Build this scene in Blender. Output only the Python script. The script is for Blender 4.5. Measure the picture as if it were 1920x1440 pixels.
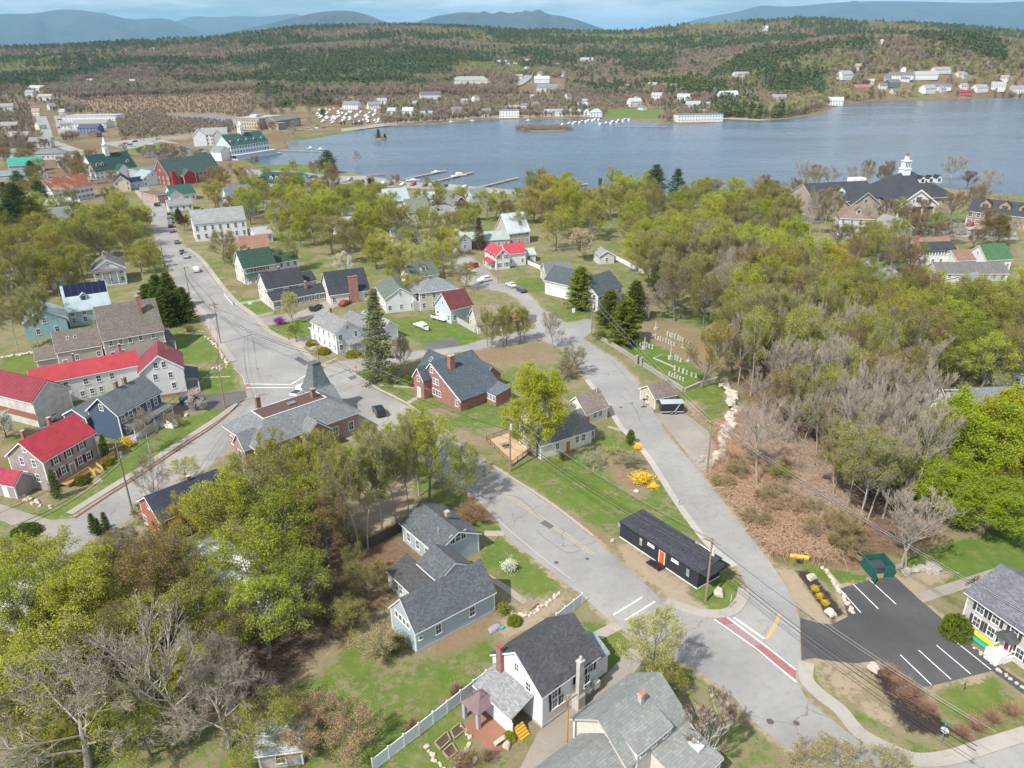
import bpy,math,random
import numpy as np
from mathutils import Vector,Matrix,noise as mnoise
for o in list(bpy.data.objects):
 bpy.data.objects.remove(o)
scene=bpy.context.scene
col=scene.collection
random.seed(7)
rng=np.random.default_rng(7)
PI=math.pi
# camera, sky, sun, exposure
HC=68.0;FPX=1426.0;PITCH=math.radians(23.5);ROLL=math.radians(0.7)
vF=Vector((0,math.cos(PITCH),-math.sin(PITCH)))
_R0=Vector((1,0,0));_U0=Vector((0,math.sin(PITCH),math.cos(PITCH)))
vR=math.cos(ROLL)*_R0-math.sin(ROLL)*_U0
vU=math.cos(ROLL)*_U0+math.sin(ROLL)*_R0
vC=Vector((0,0,HC))
cam=bpy.data.objects.new('camera',bpy.data.cameras.new('camera'))
col.objects.link(cam)
m=Matrix((vR,vU,-vF)).transposed().to_4x4();m.translation=vC
cam.matrix_world=m
cam.data.sensor_width=36.0
cam.data.lens=36.0*FPX/1920.0
cam.data.clip_start=1.0
cam.data.clip_end=200000.0
scene.camera=cam
SUN_EL=math.radians(50.0)
sun_dir=Vector((0.67,0.742,0)).normalized()*math.cos(SUN_EL)+Vector((0,0,-math.sin(SUN_EL)))
world=bpy.data.worlds.new('World');scene.world=world;world.use_nodes=True
wn=world.node_tree;wn.nodes.clear()
w_out=wn.nodes.new('ShaderNodeOutputWorld');w_bg=wn.nodes.new('ShaderNodeBackground')
w_sky=wn.nodes.new('ShaderNodeTexSky');w_sky.sky_type='NISHITA';w_sky.sun_disc=False
w_sky.sun_elevation=SUN_EL
w_sky.sun_rotation=math.atan2(-sun_dir.x,-sun_dir.y)
w_sky.air_density=1.0;w_sky.dust_density=1.2;w_sky.ozone_density=1.5
w_bg.inputs['Strength'].default_value=0.095
# thin broken cloud over the whole sky
w_tc=wn.nodes.new('ShaderNodeTexCoord');w_sep=wn.nodes.new('ShaderNodeSeparateXYZ')
w_div=wn.nodes.new('ShaderNodeMath');w_div.operation='ADD';w_div.inputs[1].default_value=0.12
w_vm=wn.nodes.new('ShaderNodeVectorMath');w_vm.operation='DIVIDE'
w_cmb=wn.nodes.new('ShaderNodeCombineXYZ')
w_ns=wn.nodes.new('ShaderNodeTexNoise');w_ns.inputs['Scale'].default_value=0.9;w_ns.inputs['Detail'].default_value=7.0;w_ns.inputs['Roughness'].default_value=0.6
w_rp=wn.nodes.new('ShaderNodeMapRange');w_rp.inputs[1].default_value=0.42;w_rp.inputs[2].default_value=0.6;w_rp.inputs[4].default_value=0.8
w_mx=wn.nodes.new('ShaderNodeMix');w_mx.data_type='RGBA';w_mx.inputs[7].default_value=(12.0,12.3,12.7,1)
L=wn.links.new
L(w_tc.outputs['Generated'],w_sep.inputs[0]);L(w_sep.outputs['Z'],w_div.inputs[0])
for k in range(3):L(w_div.outputs[0],w_cmb.inputs[k])
L(w_tc.outputs['Generated'],w_vm.inputs[0]);L(w_cmb.outputs[0],w_vm.inputs[1])
L(w_vm.outputs[0],w_ns.inputs['Vector']);L(w_ns.outputs['Fac'],w_rp.inputs[0])
L(w_rp.outputs[0],w_mx.inputs[0]);L(w_sky.outputs[0],w_mx.inputs[6]);L(w_mx.outputs[2],w_bg.inputs['Color'])
L(w_bg.outputs[0],w_out.inputs['Surface'])
sun=bpy.data.objects.new('sun',bpy.data.lights.new('sun','SUN'));col.objects.link(sun)
sun.data.energy=4.9;sun.data.angle=math.radians(0.53);sun.data.color=(1.0,0.95,0.87)
sun.rotation_euler=sun_dir.to_track_quat('-Z','Y').to_euler()
scene.view_settings.view_transform='Standard';scene.view_settings.look='None'
scene.view_settings.exposure=0.4;scene.view_settings.gamma=1.0
scene.view_settings.use_curve_mapping=False
scene.render.engine='CYCLES'
cy=scene.cycles
cy.use_denoising=True
cy.max_bounces=5;cy.diffuse_bounces=2;cy.glossy_bounces=2;cy.transmission_bounces=2;cy.transparent_max_bounces=8;cy.volume_bounces=0
cy.use_adaptive_sampling=True;cy.adaptive_threshold=0.02
cy.sample_clamp_indirect=4.0
# geometry of the view: a pixel of the 1920x1440 survey picture -> a point of the place
def ray(x,y):
 return vF+vR*((x-960)/FPX)+vU*((720-y)/FPX)
def P(x,y,z=0.0):
 d=ray(x,y);t=(z-HC)/d.z
 return vC+d*t
def P2(x,y,z=0.0):
 q=P(x,y,z);return (q.x,q.y)
def PP(pts,z=0.0):
 return [P2(x,y,z)for x,y in pts]
 # materials
MATS={}
class NT:
 def __init__(s,name):
  s.m=bpy.data.materials.new(name);s.m.use_nodes=True
  s.t=s.m.node_tree;s.t.nodes.clear()
  s.out=s.n('ShaderNodeOutputMaterial')
  s.b=s.n('ShaderNodeBsdfPrincipled');s.l(s.b.outputs[0],s.out.inputs['Surface'])
  s.b.inputs['Specular IOR Level'].default_value=0.3
 def n(s,t,**kw):
  x=s.t.nodes.new(t)
  for k,v in kw.items():setattr(x,k,v)
  return x
 def l(s,a,b):s.t.links.new(a,b)
 def val(s,sock,v):
  if hasattr(v,'is_output'):s.l(v,sock)
  else:sock.default_value=v
 def math(s,op,a,b=0.0,clamp=False):
  x=s.n('ShaderNodeMath',operation=op,use_clamp=clamp);s.val(x.inputs[0],a);s.val(x.inputs[1],b);return x.outputs[0]
 def mix(s,f,a,b,blend='MIX'):
  x=s.n('ShaderNodeMix',data_type='RGBA',blend_type=blend)
  s.val(x.inputs[0],f);s.val(x.inputs[6],c4(a));s.val(x.inputs[7],c4(b));return x.outputs[2]
 def noise(s,scale,detail=4,rough=0.55,vec=None,dim='3D'):
  x=s.n('ShaderNodeTexNoise',noise_dimensions=dim);x.inputs['Scale'].default_value=scale
  x.inputs['Detail'].default_value=detail;x.inputs['Roughness'].default_value=rough
  if vec is not None:s.l(vec,x.inputs['Vector'])
  return x.outputs['Fac']
 def rng(s,v,a,b,c=0.0,d=1.0,smooth=False):
  x=s.n('ShaderNodeMapRange');x.interpolation_type='SMOOTHSTEP' if smooth else 'LINEAR'
  s.val(x.inputs[0],v);x.inputs[1].default_value=a;x.inputs[2].default_value=b;x.inputs[3].default_value=c;x.inputs[4].default_value=d
  return x.outputs[0]
 def tc(s,k='Object'):
  return s.n('ShaderNodeTexCoord').outputs[k]
 def pos(s):return s.n('ShaderNodeNewGeometry').outputs['Position']
 def bump(s,h,strength=0.5,dist=0.02):
  x=s.n('ShaderNodeBump');x.inputs['Strength'].default_value=strength;x.inputs['Distance'].default_value=dist
  s.l(h,x.inputs['Height']);s.l(x.outputs[0],s.b.inputs['Normal'])
 def base(s,c):s.val(s.b.inputs['Base Color'],c4(c))
 def rough(s,v):s.val(s.b.inputs['Roughness'],v)
def c4(c):
 if hasattr(c,'is_output'):return c
 return tuple(c)+(1.0,)if len(c)==3 else tuple(c)
def cached(fn):
 def g(*a,**k):
  key=(fn.__name__,a,tuple(sorted(k.items())))
  if key not in MATS:MATS[key]=fn(*a,**k)
  return MATS[key]
 return g
def sc(c,k):return tuple(min(1.0,x*k)for x in c[:3])
@cached
def plain(c,rough=0.6,metal=0.0,var=0.12):
 t=NT('paint');n=t.noise(3.0,5,vec=t.tc())
 t.base(t.mix(n,sc(c,1-var),sc(c,1+var)));t.rough(rough);t.b.inputs['Metallic'].default_value=metal
 return t.m
@cached
def siding(c,pitch=0.13,dirt=0.12):
 t=NT('clapboard');o=t.tc();s=t.n('ShaderNodeSeparateXYZ');t.l(o,s.inputs[0])
 f=t.math('FRACT',t.math('DIVIDE',s.outputs[2],pitch))
 big=t.noise(0.7,4,vec=o);st=t.noise(2.5,6,0.7,vec=o)
 k=t.mix(t.rng(big,0.35,0.7),sc(c,1.0),sc(c,1-dirt))
 k=t.mix(t.rng(st,0.55,0.8,0,0.5),k,sc((c[0]*.8+.02,c[1]*.78+.02,c[2]*.72+.015),1-dirt))
 k=t.mix(t.rng(f,0.0,0.14,0.45,0.0),k,sc(c,0.45))
 t.base(k);t.rough(0.7);t.bump(f,0.5,0.02);return t.m
@cached
def shingle(c,row=0.16,var=0.35):
 t=NT('shingles');uv=t.tc('UV')
 br=t.n('ShaderNodeTexBrick');br.offset=0.5
 t.l(uv,br.inputs['Vector'])
 br.inputs['Color1'].default_value=c4(sc(c,1-var));br.inputs['Color2'].default_value=c4(sc(c,1+var));br.inputs['Mortar'].default_value=c4(sc(c,0.4))
 br.inputs['Scale'].default_value=1.0;br.inputs['Mortar Size'].default_value=0.012;br.inputs['Brick Width'].default_value=0.33;br.inputs['Row Height'].default_value=row
 br.inputs['Bias'].default_value=0.0
 n=t.noise(0.5,5,0.6,vec=t.tc());n2=t.noise(6.0,3,vec=t.tc())
 k=t.mix(t.rng(n,0.35,0.7,0.0,0.75),br.outputs['Color'],sc(c,0.66))
 k=t.mix(t.rng(n2,0.5,0.8,0.0,0.35),k,sc((c[0]*1.25+.02,c[1]*1.25+.02,c[2]*1.2+.015),1))
 t.base(k);t.rough(0.9);t.bump(br.outputs['Fac'],0.35,0.015);return t.m
@cached
def metalroof(c,rust=0.0):
 t=NT('sheet_metal');o=t.tc();n=t.noise(0.6,6,0.65,vec=o)
 k=t.mix(t.rng(n,0.35,0.75),c,sc(c,0.72));s_=t.noise(3.0,5,0.7,vec=o);k=t.mix(t.rng(s_,0.5,0.8,0,.45),k,sc((c[0]*.75+.12,c[1]*.75+.1,c[2]*.75+.1),1))
 if rust:
  n2=t.noise(0.35,7,0.7,vec=o);k=t.mix(t.rng(n2,0.62-rust*0.3,0.72-rust*0.3),k,(0.28,0.09,0.045))
  n3=t.noise(2.2,6,0.7,vec=o);k=t.mix(t.rng(n3,0.6,0.75,0,.8),k,(0.45,0.36,0.3))
 t.base(k);t.rough(0.5);return t.m
@cached
def brick(c,mortar=(0.42,0.38,0.34)):
 t=NT('brickwork');o=t.tc();s=t.n('ShaderNodeSeparateXYZ');t.l(o,s.inputs[0])
 cm=t.n('ShaderNodeCombineXYZ');t.l(t.math('ADD',s.outputs[0],s.outputs[1]),cm.inputs[0]);t.l(s.outputs[2],cm.inputs[1])
 br=t.n('ShaderNodeTexBrick');br.offset=0.5;t.l(cm.outputs[0],br.inputs['Vector'])
 br.inputs['Color1'].default_value=c4(sc(c,0.7));br.inputs['Color2'].default_value=c4(sc(c,1.3));br.inputs['Mortar'].default_value=c4(mortar)
 br.inputs['Scale'].default_value=1.0;br.inputs['Mortar Size'].default_value=0.008;br.inputs['Brick Width'].default_value=0.22;br.inputs['Row Height'].default_value=0.075
 n=t.noise(1.5,5,0.6,vec=o)
 t.base(t.mix(t.rng(n,0.4,0.75,0,0.5),br.outputs['Color'],sc(c,0.6)));t.rough(0.85);t.bump(br.outputs['Fac'],-0.4,0.01);return t.m
@cached
def glass(c=(0.035,0.045,0.055)):
 t=NT('window_glass');n=t.noise(1.3,2,vec=t.pos())
 oi=t.n('ShaderNodeObjectInfo');k=t.mix(t.rng(n,0.45,0.6),c,sc((c[0]*2.2,c[1]*2.2,c[2]*2.1),1));k=t.mix(t.rng(oi.outputs['Random'],.55,.95,0,.6),k,(.2,.2,.19));t.base(k);t.rough(0.07);t.b.inputs['Specular IOR Level'].default_value=0.6
 return t.m
@cached
def wood(c,pitch=0.14):
 t=NT('weathered_wood');o=t.tc();w=t.n('ShaderNodeMapping');w.inputs['Scale'].default_value=(1,1,0.15);t.l(o,w.inputs[0])
 n=t.noise(8.0,5,0.6,vec=w.outputs[0]);n2=t.noise(1.0,3,vec=o)
 t.base(t.mix(n2,t.mix(n,sc(c,0.65),sc(c,1.25)),sc(c,0.85)));t.rough(0.8);return t.m
@cached
def stone(c):
 t=NT('stone');o=t.tc();n=t.noise(1.6,7,0.65,vec=o);n2=t.noise(7.0,4,vec=o)
 oi=t.n('ShaderNodeObjectInfo')
 k=t.mix(n,sc(c,0.6),sc(c,1.3));k=t.mix(t.rng(n2,0.55,0.8,0,.5),k,sc((c[0]*.55,c[1]*.5,c[2]*.42),1))
 k=t.mix(t.math('MULTIPLY',oi.outputs['Random'],0.35),k,sc((c[0]*.7,c[1]*.66,c[2]*.6),1))
 t.base(k);t.rough(0.9);t.bump(n,0.6,0.05);return t.m
@cached
def bark(c):
 t=NT('bark');o=t.tc();w=t.n('ShaderNodeMapping');w.inputs['Scale'].default_value=(3,3,0.6);t.l(o,w.inputs[0])
 n=t.noise(2.0,5,0.6,vec=w.outputs[0]);oi=t.n('ShaderNodeObjectInfo')
 k=t.mix(n,sc(c,0.6),sc(c,1.35));t.base(k);t.rough(0.9);return t.m
@cached
def leaf(c,trans=0.42,var=0.28):
 """leaf colour comes from the object's own colour; each leaf varies a little"""
 t=NT('foliage');oi=t.n('ShaderNodeObjectInfo');g=t.n('ShaderNodeNewGeometry')
 k0=t.mix(1.0,oi.outputs['Color'],c,'MULTIPLY')
 r=g.outputs['Random Per Island']
 hsv=t.n('ShaderNodeHueSaturation');t.l(k0,hsv.inputs['Color'])
 t.l(t.rng(r,0,1,0.5-0.022,0.5+0.02),hsv.inputs['Hue'])
 t.l(t.rng(t.math('FRACT',t.math('MULTIPLY',r,7.31)),0,1,1-var,1+var),hsv.inputs['Value'])
 t.l(t.rng(t.math('FRACT',t.math('MULTIPLY',r,3.7)),0,1,0.8,1.1),hsv.inputs['Saturation'])
 d=t.n('ShaderNodeBsdfDiffuse');tr=t.n('ShaderNodeBsdfTranslucent');mx=t.n('ShaderNodeMixShader');mx.inputs[0].default_value=trans
 t.l(hsv.outputs[0],d.inputs[0]);t.l(hsv.outputs[0],tr.inputs[0]);t.l(d.outputs[0],mx.inputs[1]);t.l(tr.outputs[0],mx.inputs[2])
 t.l(mx.outputs[0],t.out.inputs['Surface']);return t.m
@cached
def asphalt(c,crack=1.0,patch=0.25):
 t=NT('asphalt');p=t.pos()
 n1=t.noise(0.07,6,0.6,vec=p);n2=t.noise(0.9,6,0.65,vec=p);n3=t.noise(14.0,3,vec=p)
 k=t.mix(t.rng(n1,0.35,0.68),sc(c,1-patch),sc((c[0]*1.18,c[1]*1.16,c[2]*1.12),1))
 k=t.mix(t.rng(n2,0.5,0.75,0,0.6),k,sc(c,0.68));n5=t.noise(0.022,5,0.7,vec=p);k=t.mix(t.rng(n5,0.5,0.62,0,0.45),k,sc((c[0]*1.1,c[1]*1.04,c[2]*.93),.8))
 k=t.mix(t.rng(n3,0.5,0.8,0,0.35),k,sc(c,1.5))
 if crack:
  mp=t.n('ShaderNodeMix',data_type='VECTOR');w=t.n('ShaderNodeTexNoise');w.inputs['Scale'].default_value=0.6;w.inputs['Detail'].default_value=4;t.l(p,w.inputs['Vector'])
  ad=t.n('ShaderNodeVectorMath',operation='MULTIPLY_ADD');t.l(w.outputs['Color'],ad.inputs[0]);ad.inputs[1].default_value=(2.2,2.2,0);t.l(p,ad.inputs[2])
  v=t.n('ShaderNodeTexVoronoi',feature='DISTANCE_TO_EDGE');v.inputs['Scale'].default_value=0.11;t.l(ad.outputs[0],v.inputs['Vector'])
  msk=t.math('MULTIPLY',t.rng(v.outputs['Distance'],0.003,0.009,1,0),t.rng(t.noise(0.12,3,vec=p),0.47,0.6))
  k=t.mix(t.math('MULTIPLY',msk,0.6*crack),k,sc(c,0.4))
 t.base(k);t.rough(0.88);t.bump(n3,0.15,0.01);return t.m
@cached
def roadpaint(c,wear=0.5):
 t=NT('road_paint');p=t.pos();n=t.noise(2.5,6,0.7,vec=p)
 t.base(t.mix(t.rng(n,0.62-wear*.2,0.72),c,(c[0]*.5+.13,c[1]*.5+.13,c[2]*.5+.13)));t.rough(0.7);return t.m
@cached
def dirtmat(c,c2):
 t=NT('earth');p=t.pos();n=t.noise(0.5,7,0.65,vec=p);n2=t.noise(6.0,5,0.6,vec=p)
 k=t.mix(t.rng(n,0.35,0.7),c,c2);k=t.mix(t.rng(n2,0.45,0.8,0,.6),k,sc(c,0.6));t.base(k);t.rough(0.95);t.bump(n2,0.5,0.05);return t.m
WHITE=(0.78,0.79,0.80);TRIM=(0.80,0.80,0.80)
# mesh helpers
class MB:
 """collects polygons (with optional uv and material index) for one mesh"""
 def __init__(s):s.v=[];s.f=[];s.mi=[];s.uv=[]
 def poly(s,pts,mi=0,uv=None):
  i=len(s.v);s.v+=[tuple(p)for p in pts];s.f.append(tuple(range(i,i+len(pts))));s.mi.append(mi);s.uv.append(uv)
 def quads(s,v,f,mi=0):
  i=len(s.v);s.v+=[tuple(p)for p in v]
  for q in f:s.f.append(tuple(i+a for a in q));s.mi.append(mi);s.uv.append(None)
 def box(s,x0,x1,y0,y1,z0,z1,mi=0):
  v=[(x0,y0,z0),(x1,y0,z0),(x1,y1,z0),(x0,y1,z0),(x0,y0,z1),(x1,y0,z1),(x1,y1,z1),(x0,y1,z1)]
  s.quads(v,[(0,3,2,1),(4,5,6,7),(0,1,5,4),(1,2,6,5),(2,3,7,6),(3,0,4,7)],mi)
 def tube(s,a,b,r0,r1,n=6,mi=0,cap=True):
  a=Vector(a);b=Vector(b);d=(b-a)
  if d.length<1e-6:return
  d.normalize();u=d.orthogonal().normalized();w=d.cross(u)
  v=[]
  for (c,r)in ((a,r0),(b,r1)):
   for k in range(n):
    t=2*PI*k/n;v.append(c+(u*math.cos(t)+w*math.sin(t))*r)
  f=[(k,(k+1)%n,n+(k+1)%n,n+k)for k in range(n)]
  if cap:f+=[tuple(range(n-1,-1,-1)),tuple(range(n,2*n))]
  s.quads(v,f,mi)
 def extr(s,prof,x0,x1,mi=0,axis='x'):
  """closed profile of (y,z) pushed along x"""
  n=len(prof)
  if axis=='x':v=[(x0,y,z)for y,z in prof]+[(x1,y,z)for y,z in prof]
  else:v=[(y,x0,z)for y,z in prof]+[(y,x1,z)for y,z in prof]
  f=[(k,(k+1)%n,n+(k+1)%n,n+k)for k in range(n)]+[tuple(range(n-1,-1,-1)),tuple(range(n,2*n))]
  s.quads(v,f,mi)
 def mesh(s,name,mats):
  me=bpy.data.meshes.new(name);me.from_pydata(s.v,[],s.f)
  for mt in (mats if isinstance(mats,(list,tuple))else [mats]):me.materials.append(mt)
  if any(s.mi):me.polygons.foreach_set('material_index',s.mi)
  if any(u is not None for u in s.uv):
   ul=me.uv_layers.new(name='UVMap');k=0
   for f,u in zip(s.f,s.uv):
    for j in range(len(f)):
     if u is not None:ul.data[k].uv=u[j]
     k+=1
  return me
 def build(s,name,mats,parent=None,loc=None,rz=None,smooth=False):
  me=s.mesh(name,mats)
  if smooth:me.polygons.foreach_set('use_smooth',[True]*len(me.polygons))
  return obj(name,me,parent,loc,rz)
def obj(name,me,parent=None,loc=None,rz=None):
 o=bpy.data.objects.new(name,me);col.objects.link(o)
 if parent is not None:o.parent=parent
 if loc is not None:o.location=loc
 if rz is not None:o.rotation_euler=(0,0,rz)
 return o
def empty(name,loc=(0,0,0),rz=0.0):
 o=bpy.data.objects.new(name,None);col.objects.link(o);o.location=loc;o.rotation_euler=(0,0,rz);o.empty_display_size=0.5
 return o
def tag(o,label=None,cat=None,group=None,kind=None):
 if label:o['label']=label
 if cat:o['category']=cat
 if group:o['group']=group
 if kind:o['kind']=kind
 return o
def sheet(name,pts,z,mat,parent=None,kind='structure',thick=0.0):
 """flat outline laid on the ground; with a thickness it is a raised slab"""
 pts=list(pts)
 a=sum(pts[i][0]*pts[(i+1)%len(pts)][1]-pts[(i+1)%len(pts)][0]*pts[i][1]for i in range(len(pts)))
 if a<0:pts=pts[::-1]
 b=MB();top=[(x,y,z)for x,y in pts];b.poly(top)
 if thick:
  for i in range(len(pts)):
   p,q=pts[i],pts[(i+1)%len(pts)]
   b.poly([(p[0],p[1],z-thick),(q[0],q[1],z-thick),(q[0],q[1],z),(p[0],p[1],z)])
 o=b.build(name,mat,parent)
 if parent is None:tag(o,kind=kind)
 return o
def ribbon(pts,w,z):
 """quads of width w following a line of ground points"""
 pts=[Vector((p[0],p[1]))for p in pts];L_,R_=[],[]
 for i,p in enumerate(pts):
  d=(pts[min(i+1,len(pts)-1)]-pts[max(i-1,0)]).normalized();n=Vector((-d.y,d.x))
  L_.append(p+n*w/2);R_.append(p-n*w/2)
 return L_,R_
def strip(name,pts,w,z,mat,parent=None,kind='structure',thick=0.0,b=None):
 L_,R_=ribbon(pts,w,z);own=b is None;b=b or MB()
 for i in range(len(pts)-1):
  q=[L_[i],R_[i],R_[i+1],L_[i+1]]
  b.poly([(p.x,p.y,z)for p in q])
  if thick:
   for a,c in ((L_[i+1],L_[i]),(R_[i],R_[i+1])):
    b.poly([(a.x,a.y,z-thick),(c.x,c.y,z-thick),(c.x,c.y,z),(a.x,a.y,z)])
 if not own:return b
 o=b.build(name,mat,parent)
 if parent is None:tag(o,kind=kind)
 return o
def smoothline(pts,n=6):
 """Catmull-Rom through ground points"""
 p=[Vector(q[:2])for q in pts];p=[2*p[0]-p[1]]+p+[2*p[-1]-p[-2]];out=[]
 for i in range(1,len(p)-2):
  for k in range(n):
   t=k/n;a,b,c,d=p[i-1],p[i],p[i+1],p[i+2]
   out.append(0.5*((2*b)+(c-a)*t+(2*a-5*b+4*c-d)*t*t+(3*b-a-3*c+d)*t**3))
 out.append(p[-2]);return [(q.x,q.y)for q in out]
def inside(px,py,poly):
 """vectorised point in polygon"""
 r=np.zeros(px.shape,bool);n=len(poly);j=n-1
 for i in range(n):
  xi,yi=poly[i];xj,yj=poly[j]
  c=((yi>py)!=(yj>py))&(px<(xj-xi)*(py-yi)/((yj-yi)if yj!=yi else 1e-9)+xi)
  r^=c;j=i
 return r
def sdist(px,py,poly):
 """signed distance (positive inside)"""
 d=np.full(px.shape,1e9);n=len(poly)
 for i in range(n):
  ax,ay=poly[i];bx,by=poly[(i+1)%n];ex,ey=bx-ax,by-ay;l2=ex*ex+ey*ey+1e-9
  t=np.clip(((px-ax)*ex+(py-ay)*ey)/l2,0,1);d=np.minimum(d,np.hypot(px-ax-t*ex,py-ay-t*ey))
 return np.where(inside(px,py,poly),d,-d)
def vnoise(x,y,scale,seed=0):
 """cheap smooth value noise on arrays"""
 r=np.random.default_rng(seed);tab=r.random((256,256));x=x/scale;y=y/scale
 xi=np.floor(x).astype(int);yi=np.floor(y).astype(int);fx=x-xi;fy=y-yi;fx=fx*fx*(3-2*fx);fy=fy*fy*(3-2*fy)
 g=lambda a,b:tab[a&255,b&255]
 return (g(xi,yi)*(1-fx)+g(xi+1,yi)*fx)*(1-fy)+(g(xi,yi+1)*(1-fx)+g(xi+1,yi+1)*fx)*fy
 # terrain
LAKE=PP([(440,293),(500,283),(506,281),(545,277),(537,265),(593,258),(640,250),(697,238),(773,233),(840,230),(887,225),(940,223),(1033,223),(1133,221),(1180,224),(1240,230),(1267,231),(1280,233),(1340,230),(1360,222),(1423,225),(1480,222),(1530,215),(1560,203),(1580,197),(1630,190),(1713,187),(1813,185),(1920,180),(2150,174),(2500,260),(2300,370),(2100,375),(1870,362),(1740,347),(1640,347),(1540,352),(1440,354),(1300,362),(1240,362),(1130,354),(1057,352),(960,352),(900,350),(853,343),(800,340),(757,337),(690,328),(640,320),(610,312),(580,307),(550,307),(497,310),(470,298)])
POND=PP([(325,214),(400,215),(436,222),(428,228),(380,224),(330,220)])
def azel(x,y):
 d=ray(x,y);h=math.hypot(d.x,d.y);return math.atan2(d.x,d.y),d.z/h
def crest(pts):
 a=[azel(x,y)for x,y in pts];return np.array([q[0]for q in a]),np.array([q[1]for q in a])
CB=crest([(-300,92),(0,88),(130,84),(250,75),(400,70),(500,58),(560,50),(640,48),(760,46),(900,50),(1000,55),(1100,59),(1180,58),(1250,50),(1300,45),(1400,39),(1500,34),(1700,41),(1920,57),(2300,60)])
CA=crest([(1200,190),(1300,140),(1400,100),(1480,84),(1600,66),(1700,62),(1800,62),(1920,74),(2300,80)])
def height(x,y):
 r=np.hypot(x,y);th=np.arctan2(x,y)
 zb=HC+3200*np.interp(th,*CB)-11;za=np.maximum(HC+1650*np.interp(th,*CA)-9,0)
 shore=1000+250*np.clip((th+0.1)/-0.5,0,1)+100*np.clip((th-0.15)/0.4,0,1)
 t=np.clip((r-shore)/(3200-shore),0,1);z=zb*(0.55*t+0.45*t*t*(3-2*t))
 ta=np.clip((r-shore*1.0)/(1650-shore),0,1);ha=za*ta*ta*(3-2*ta)*np.clip(1-(r-1650)/1100,0,1)
 ha*=np.clip((th-0.10)/0.12,0,1)
 z=np.maximum(z,ha)
 z=z+(vnoise(x,y,260,3)-0.5)*26*np.clip((r-shore)/700,0,1)*np.clip((3100-r)/600,0.15,1)
 z=np.where(r>3200,zb-(r-3200)*0.10,z);z=np.maximum(z,0.0)
 sd=np.full(x.shape,-1e4);k=np.where((r>280)&(r<2600)&(np.abs(th)<1.2))[0];sd[k]=np.maximum(sdist(x[k],y[k],LAKE),sdist(x[k],y[k],POND));e=np.clip((-sd-6)/170,0,1);z=z*e*(2-e)
 z=np.where(sd>-1.5,np.minimum(z,np.clip(-(sd+1.5)/4.0,-1,0)*2.6),z)
 return z
def zat(x,y):return float(height(np.array([float(x)]),np.array([float(y)]))[0])
LAWN,DIRT,SAND,LITTER,MULCH=range(5)
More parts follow.
